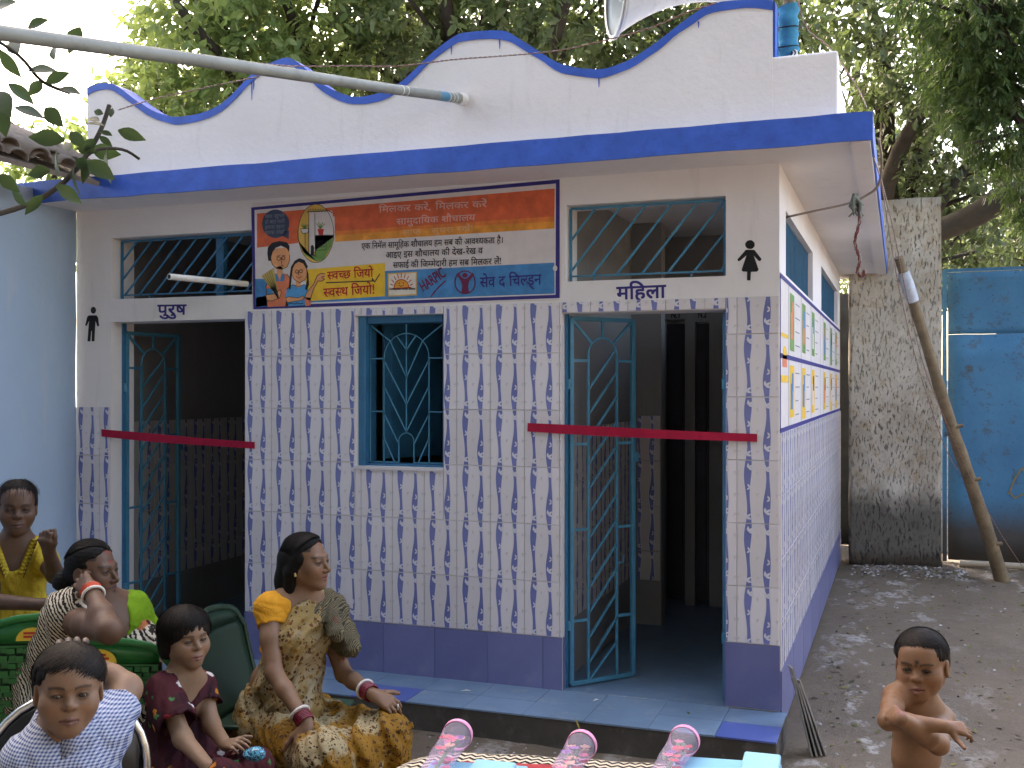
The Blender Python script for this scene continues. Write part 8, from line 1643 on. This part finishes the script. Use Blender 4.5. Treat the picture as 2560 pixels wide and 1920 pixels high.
# ---------------------------------------------------------------- small boy, arms crossed
def boy_bare():
    j = J['b2']; o, org = person('small shirtless boy standing on the earth yard with his arms crossed', j)
    skin = np.array((.215,.108,.055)); fr = frame(j['head'], FW(-.52,.85)+UPV*-.02, UPV-CAM_R*.05, .85)
    B = Solid(); head_prims(B, fr, child=True, mouth_open=.004, wide=1.10); T = lambda *p: to_w(fr, p); nk = vz(*j['neck'])
    sh = nrm(vz(*j['shL'])*vz(1,1,0)-vz(*j['shR'])*vz(1,1,0)); fwd = nrm(np.cross(UPV, sh)); fwd = fwd if np.dot(fwd, CAM_T) > 0 else -fwd; Q = np.stack([sh, fwd, UPV], 1)
    B.cap(T(0,-.022,-.06), nk-UPV*.015, .034, .036, .025); B.cap(nk-UPV*.01, vz(*j['shL'])-UPV*.002, .034,.034,.04); B.cap(nk-UPV*.01, vz(*j['shR'])-UPV*.005, .034,.034,.04)
    ch, wa, pe = vz(*j['chest']), vz(*j['waist']), vz(*j['pel'])
    B.ell(ch+UPV*.02, (.086,.060,.085), Q, .04); B.ell(wa+UPV*.02, (.078,.062,.08), Q, .04); B.ell(pe, (.085,.065,.06), Q, .04)
    B.chain([j['shR'], bl(j,'shR','elR',.5), j['elR']], [.034,.030,.026], .015); B.chain([j['elR'], bl(j,'elR','wrR',.3), j['wrR']], [.026,.025,.018], .012)
    B.chain([j['shL'], bl(j,'shL','elL',.5), j['elL']], [.033,.030,.028], .015); B.chain([j['elL'], bl(j,'elL','wrL',.3), j['wrL']], [.028,.028,.020], .012)
    hand_prims(B, vz(*j['wrR'])+CAM_R*.004, nrm(CAM_R*.96-UPV*.12), nrm(CAM_T*.6+UPV*.8), 1, .62, (.55,.75,.9,1.0), .10, (1.0,-.4), .004)
    hand_prims(B, vz(*j['wrL']), nrm(vz(*j['fL'])-vz(*j['wrL'])+UPV*.006), nrm(CAM_T+UPV*.1), -1, .62, (.85,.95,1.0,1.05), .08, (.5,.5), .004)
    for s_ in 'RL':
        B.chain([j['hip'+s_], j['kn'+s_], (j['kn'+s_][0], j['kn'+s_][1]+.01, .06)], [.055,.038,.026], .02); B.cap((j['kn'+s_][0], j['kn'+s_][1]+.02, .03), vz(j['kn'+s_][0], j['kn'+s_][1], .02)+fwd*.085, .025,.018,.02)
    B.ell(wa+fwd*.067-UPV*.035, (.006,.008,.006), Q, .006, 's')
    lo, hi = bbox_of(B, .02, -.02); c1 = vz(*j['wrR'])+CAM_R*.05; c2 = vz(*j['fL'])
    def ex(V, L, C):
        m = np.exp(-((L[:,0]+.004)**2+(L[:,2]-.030)**2)/.0065**2)*(L[:,1] > .05); m2 = np.exp(-((L[:,0]+.0)**2+(L[:,2]-.018)**2)/.004**2)*(L[:,1] > .05)
        m = np.clip(m*1.3+m2, 0, .85)[:,None]; return C*(1-m)+np.array((.02,.012,.01))*m
    grow('body', B, [(lo, hi, .0058), (T(0,0,0)-.135, T(0,0,0)+.135, .0019), (c1-.085, c1+.085, .0024), (c2-.08, c2+.08, .0024)], SKIN, o, org, head_painter(fr, skin, (.20,.075,.06), extra=ex)); eyes(o, fr, org, (-.15,1,-.2))
    H = hair_cap(fr, .009, .052, .026, -.006, .016, -.055, k=.026, wide=1.08); lo, hi = bbox_of(H, .012); grow('hair', H, [(lo, hi, .0031)], HAIRB, o, org, None, folds(.0012, 420, (1,.3,0), 3))
    strands(fr, o, org, 500, cap_flow(-1.3, 5.1, 1.1, .0115, r=(.079,.090,.078), th0=.1, sweep=-.5), 18, HAIRL, .0007); strands(fr, o, org, 1500, cap_flow(-1.3, 1.3, lambda ph: 1.13-.0*abs(ph), .0110, r=(.079,.090,.078), th0=.1, sweep=-.5), 8, HAIRB, .0008); strands(fr, o, org, 700, cap_flow(1.2, 5.1, 1.62, .0105, r=(.079,.090,.078), th0=.05), 9, HAIRB, .0008)
    MB().tube([nk-org+sh*(.047*math.cos(a_))+fwd*(.020+.035*math.sin(a_))+UPV*(.012-.036*math.sin(a_)) for a_ in [2*math.pi*q/20 for q in range(21)]], .0018, 5).build('neck_thread', BLACKP, o)
    S = Solid(); S.ell(pe-UPV*.01, (.093,.074,.065), Q, .03); S.cap(j['hipR'], bl(j,'hipR','knR',.6), .064,.062,.03); S.cap(j['hipL'], bl(j,'hipL','knL',.6), .064,.062,.03); lo, hi = bbox_of(S, .02, .2)
    grow('shorts', S, [(lo, hi, .006)], fabric('dark_shorts', (.04,.04,.05)), o, org)
    return o
boy_bare()

# ---------------------------------------------------------------- table with cloth, packets and bouquets
tb = thing('table', 'low table end in front of the camera', 'table', (-.10,-2.95,0), R(9))
tag(tb, 'table under a black and cream zigzag cloth at the bottom of the picture')
bevel(MB().box(-.44,.53,-.52,.30,.70,.725).build('tabletop', M['doorwood'], tb), .01)
for sx in (-.38,.46):
    for sy in (-.45,.23): MB().box(sx-.02,sx+.02,sy-.02,sy+.02,0,.70).build('leg', M['doorwood'], tb)
t = NT('zigzag_cloth'); s3 = t.n('ShaderNodeSeparateXYZ'); t.l(t.coord(), s3.inputs[0])
zz = t.math('MULTIPLY', t.math('ABSOLUTE', t.math('SUBTRACT', t.math('FRACT', t.math('MULTIPLY', s3.outputs[0], 36)), .5)), 1.1)
rowc = t.math('SUBTRACT', s3.outputs[1], s3.outputs[2]); st_ = t.math('FRACT', t.math('ADD', t.math('MULTIPLY', rowc, 42), zz)); m = t.math('GREATER_THAN', st_, .5)
t.bump(t.noise(14, 4, .6, None, .5), .4, .01); zc = t.out(t.mix(m, c4((.55,.48,.36)), c4((.015,.013,.015))), .85, .15)
# cloth: rounded drape over the table edge
cl = MB(); vs = []; nu, nv = 64, 40; X0, X1, Y0, Y1 = -.49, .57, -.57, .34
per = []
def rr(a, ex):   # rounded rectangle outline grown by ex
    cx_, cy_ = .04, (Y0+Y1)/2; hw, hh = (X1-X0)/2+ex, (Y1-Y0)/2+ex; c, s = math.cos(a), math.sin(a); p = 5.5
    k_ = (abs(c/hw)**p+abs(s/hh)**p)**(-1/p); return cx_+c*k_, cy_+s*k_
A_ = 120
rings = [(.0,.732,0),(.3,.732,0),(.6,.732,0),(.85,.732,0),(.96,.731,0),(1.0,.724,.004),(1.0,.71,.010),(1.0,.66,.014),(1.0,.55,.02),(1.0,.42,.03)]
for f_, z, ex in rings:
    for i in range(A_):
        a = 2*math.pi*i/A_; x, y = rr(a, ex + (max(0,.70-z)*.09*math.sin(a*17))); cx_, cy_ = .04, (Y0+Y1)/2
        vs.append((cx_+(x-cx_)*f_, cy_+(y-cy_)*f_, z+.0015*math.sin(x*40)*math.sin(y*33)))
cl.add(vs, [(r_*A_+i, r_*A_+(i+1)%A_, (r_+1)*A_+(i+1)%A_, (r_+1)*A_+i) for r_ in range(len(rings)-1) for i in range(A_)], 0, True)
clo = cl.build('tablecloth', zc); clo.location = tb.location; clo.rotation_euler = tb.rotation_euler; tag(clo, 'black and cream zigzag cloth draped over the table at the bottom', 'tablecloth')
def soft_box(name, dims, loc, rz, mat, label, cat, rnd=.006, tilt=0):
    o = bevel(MB().box(-dims[0]/2,dims[0]/2,-dims[1]/2,dims[1]/2,0,dims[2]).build(name, mat), rnd, 3); o.location = loc; o.rotation_euler = (tilt,0,rz); return tag(o, label, cat)
skyb = paint('sky_blue_plastic', (.20,.47,.58), .35, .05, 12, .12, 30, .4); skyb2 = paint('sky_blue_plastic_pale', (.25,.52,.63), .3, .05, 12, .1, 30, .4)  # second tone slightly paler, for the packets lying on top
pk1 = soft_box('packet', (.235,.22,.016), (-.385,-2.905,.734), R(10), skyb, 'pale blue packet on a red folder between the left and middle bouquets', 'packet')
pk1b = soft_box('packet', (.10,.22,.018), (-.345,-2.93,.7515), R(4), skyb2, 'smaller pale blue packet lying on the one beside the left bouquet', 'packet')
soft_box('red_folder', (.24,.20,.003), (-.325,-2.835,.733), R(14), plain('red_card', (.35,.025,.035), .5), 'dark red folder showing its edge behind the pale blue packet', 'folder', .001)
soft_box('packet', (.17,.20,.014), (-.085,-2.90,.734), R(8), skyb, 'pale blue packet between the middle and right bouquets', 'packet')
pk2 = soft_box('packet', (.25,.26,.022), (.165,-2.715,.734), R(8), skyb, 'large pale blue packet at the right end of the table', 'packet')
soft_box('packet', (.085,.24,.02), (.235,-2.70,.7585), R(3), skyb2, 'narrow pale blue packet resting on the large right hand one', 'packet')
# bouquets in clear sleeves with pink rims
t = NT('clear_film'); t.out((.80,.72,.86), .08, .5); t.b.inputs['Transmission Weight'].default_value = .0
tr = t.n('ShaderNodeBsdfTransparent'); tr.inputs[0].default_value = (.90,.80,.92,1); mx = t.n('ShaderNodeMixShader'); lw = t.n('ShaderNodeLayerWeight'); lw.inputs[0].default_value = .45
t.l(t.math('ADD', t.math('MULTIPLY', lw.outputs['Facing'], .30), .02), mx.inputs[0]); t.l(tr.outputs[0], mx.inputs[1]); t.l(t.b.outputs[0], mx.inputs[2]); t.l(mx.outputs[0], t.t.nodes['Material Output'].inputs[0]); t.bump(t.noise(30, 3, .5, None, 1.2), .6, .01); film = t.m
pink = plain('pink_band', (.75,.30,.48), .4); PET = [plain('rose_petal', (.55,.02,.04), .5), plain('pink_petal', (.65,.12,.20), .5), plain('pale_petal', (.65,.35,.20), .5), plain('violet_petal', (.20,.06,.28), .5)]; LFm = plain('bouquet_leaf', (.06,.16,.03), .5); YL = plain('yellow_leaf', (.35,.33,.06), .5)
random.seed(21)
for bi, (a, b) in enumerate(BQ):
    a = Vector(a); b = Vector(b); lab = ('leftmost of three flower bouquets in clear sleeves with pink rims', 'middle one of three sleeved bouquets, a leaf sticking out of its rim', 'rightmost of the three sleeved bouquets, with a white streak along it')[bi]
    b.z = a.z - .008; o = thing('bouquet', lab, 'bouquet', a, 0, 'sleeved bouquets on the table'); d = (b-a).normalized(); L_ = .30; Mx = d.to_track_quat('Z','Y').to_matrix().to_4x4(); rr_ = .0345
    MB().lathe([(rr_*(1-.25*q/8) + .001*math.sin(q*2.), .004+L_*q/8) for q in range(9)], 28, M=Mx).build('sleeve', film, o)
    MB().lathe([(rr_+.0015,.0),(rr_+.0025,.0),(rr_+.0022,.017),(rr_+.0010,.017),(rr_+.0010,.0)], 32, M=Mx).build('rim', pink, o)
    for q in range(18):
        c = Mx @ Vector((random.uniform(-.018,.018), random.uniform(-.018,.018), random.uniform(.015,.19)))
        mbp = MB(); mi = random.randrange(4)
        for k in range(6):
            a_ = k*1.05; e = Vector((math.cos(a_), math.sin(a_), .4)).normalized(); u = e.cross(Vector((0,0,1))).normalized(); s_ = random.uniform(.011,.017)
            mbp.add([c, c+e*s_*.6+u*s_*.45, c+e*s_, c+e*s_*.6-u*s_*.45], [(0,1,2,3)], 0, True)
        mbp.build('flower', PET[mi if q > 3 else (0,1,2,0)[q]], o, recalc=False)
    for q in range(6):
        c = Mx @ Vector((random.uniform(-.014,.014), random.uniform(-.014,.014), random.uniform(.01,.16))); e = Vector((random.uniform(-1,1),random.uniform(-1,1),random.uniform(-.2,.6))).normalized()*.024; u = e.cross(Vector((0,0,1))).normalized()*.006
        MB().add([c-e*.5, c+u, c+e, c-u], [(0,1,2,3)]).build('leaf', LFm, o, recalc=False)
    MB().tube([Mx @ Vector((0,0,.05)), Mx @ Vector((.004,.002,.29))], .004, 6).build('stem', LFm, o)
    if bi == 2: MB().tube([Mx @ Vector((.012,-.014,.02)), Mx @ Vector((.010,-.012,.29))], .0022, 6).build('white_stick', M['pvc'], o)
    if bi == 1: MB().add([(0,0,.02),(-.008,0,.045),(-.022,.006,.066),(-.012,0,.044)], [(0,1,2,3)]).build('leaf', YL, o, recalc=False)
blk = thing('black_stone', 'small black charred stub on the pale ground left of the shirtless boy', 'stub', (.40,-1.70,0))
MB().tube([(0,0,0),(.01,0,.10),(.0,.01,.19),(.012,.0,.22)], [.018,.022,.014,.024], 7).build('stub', BLACKP, blk)
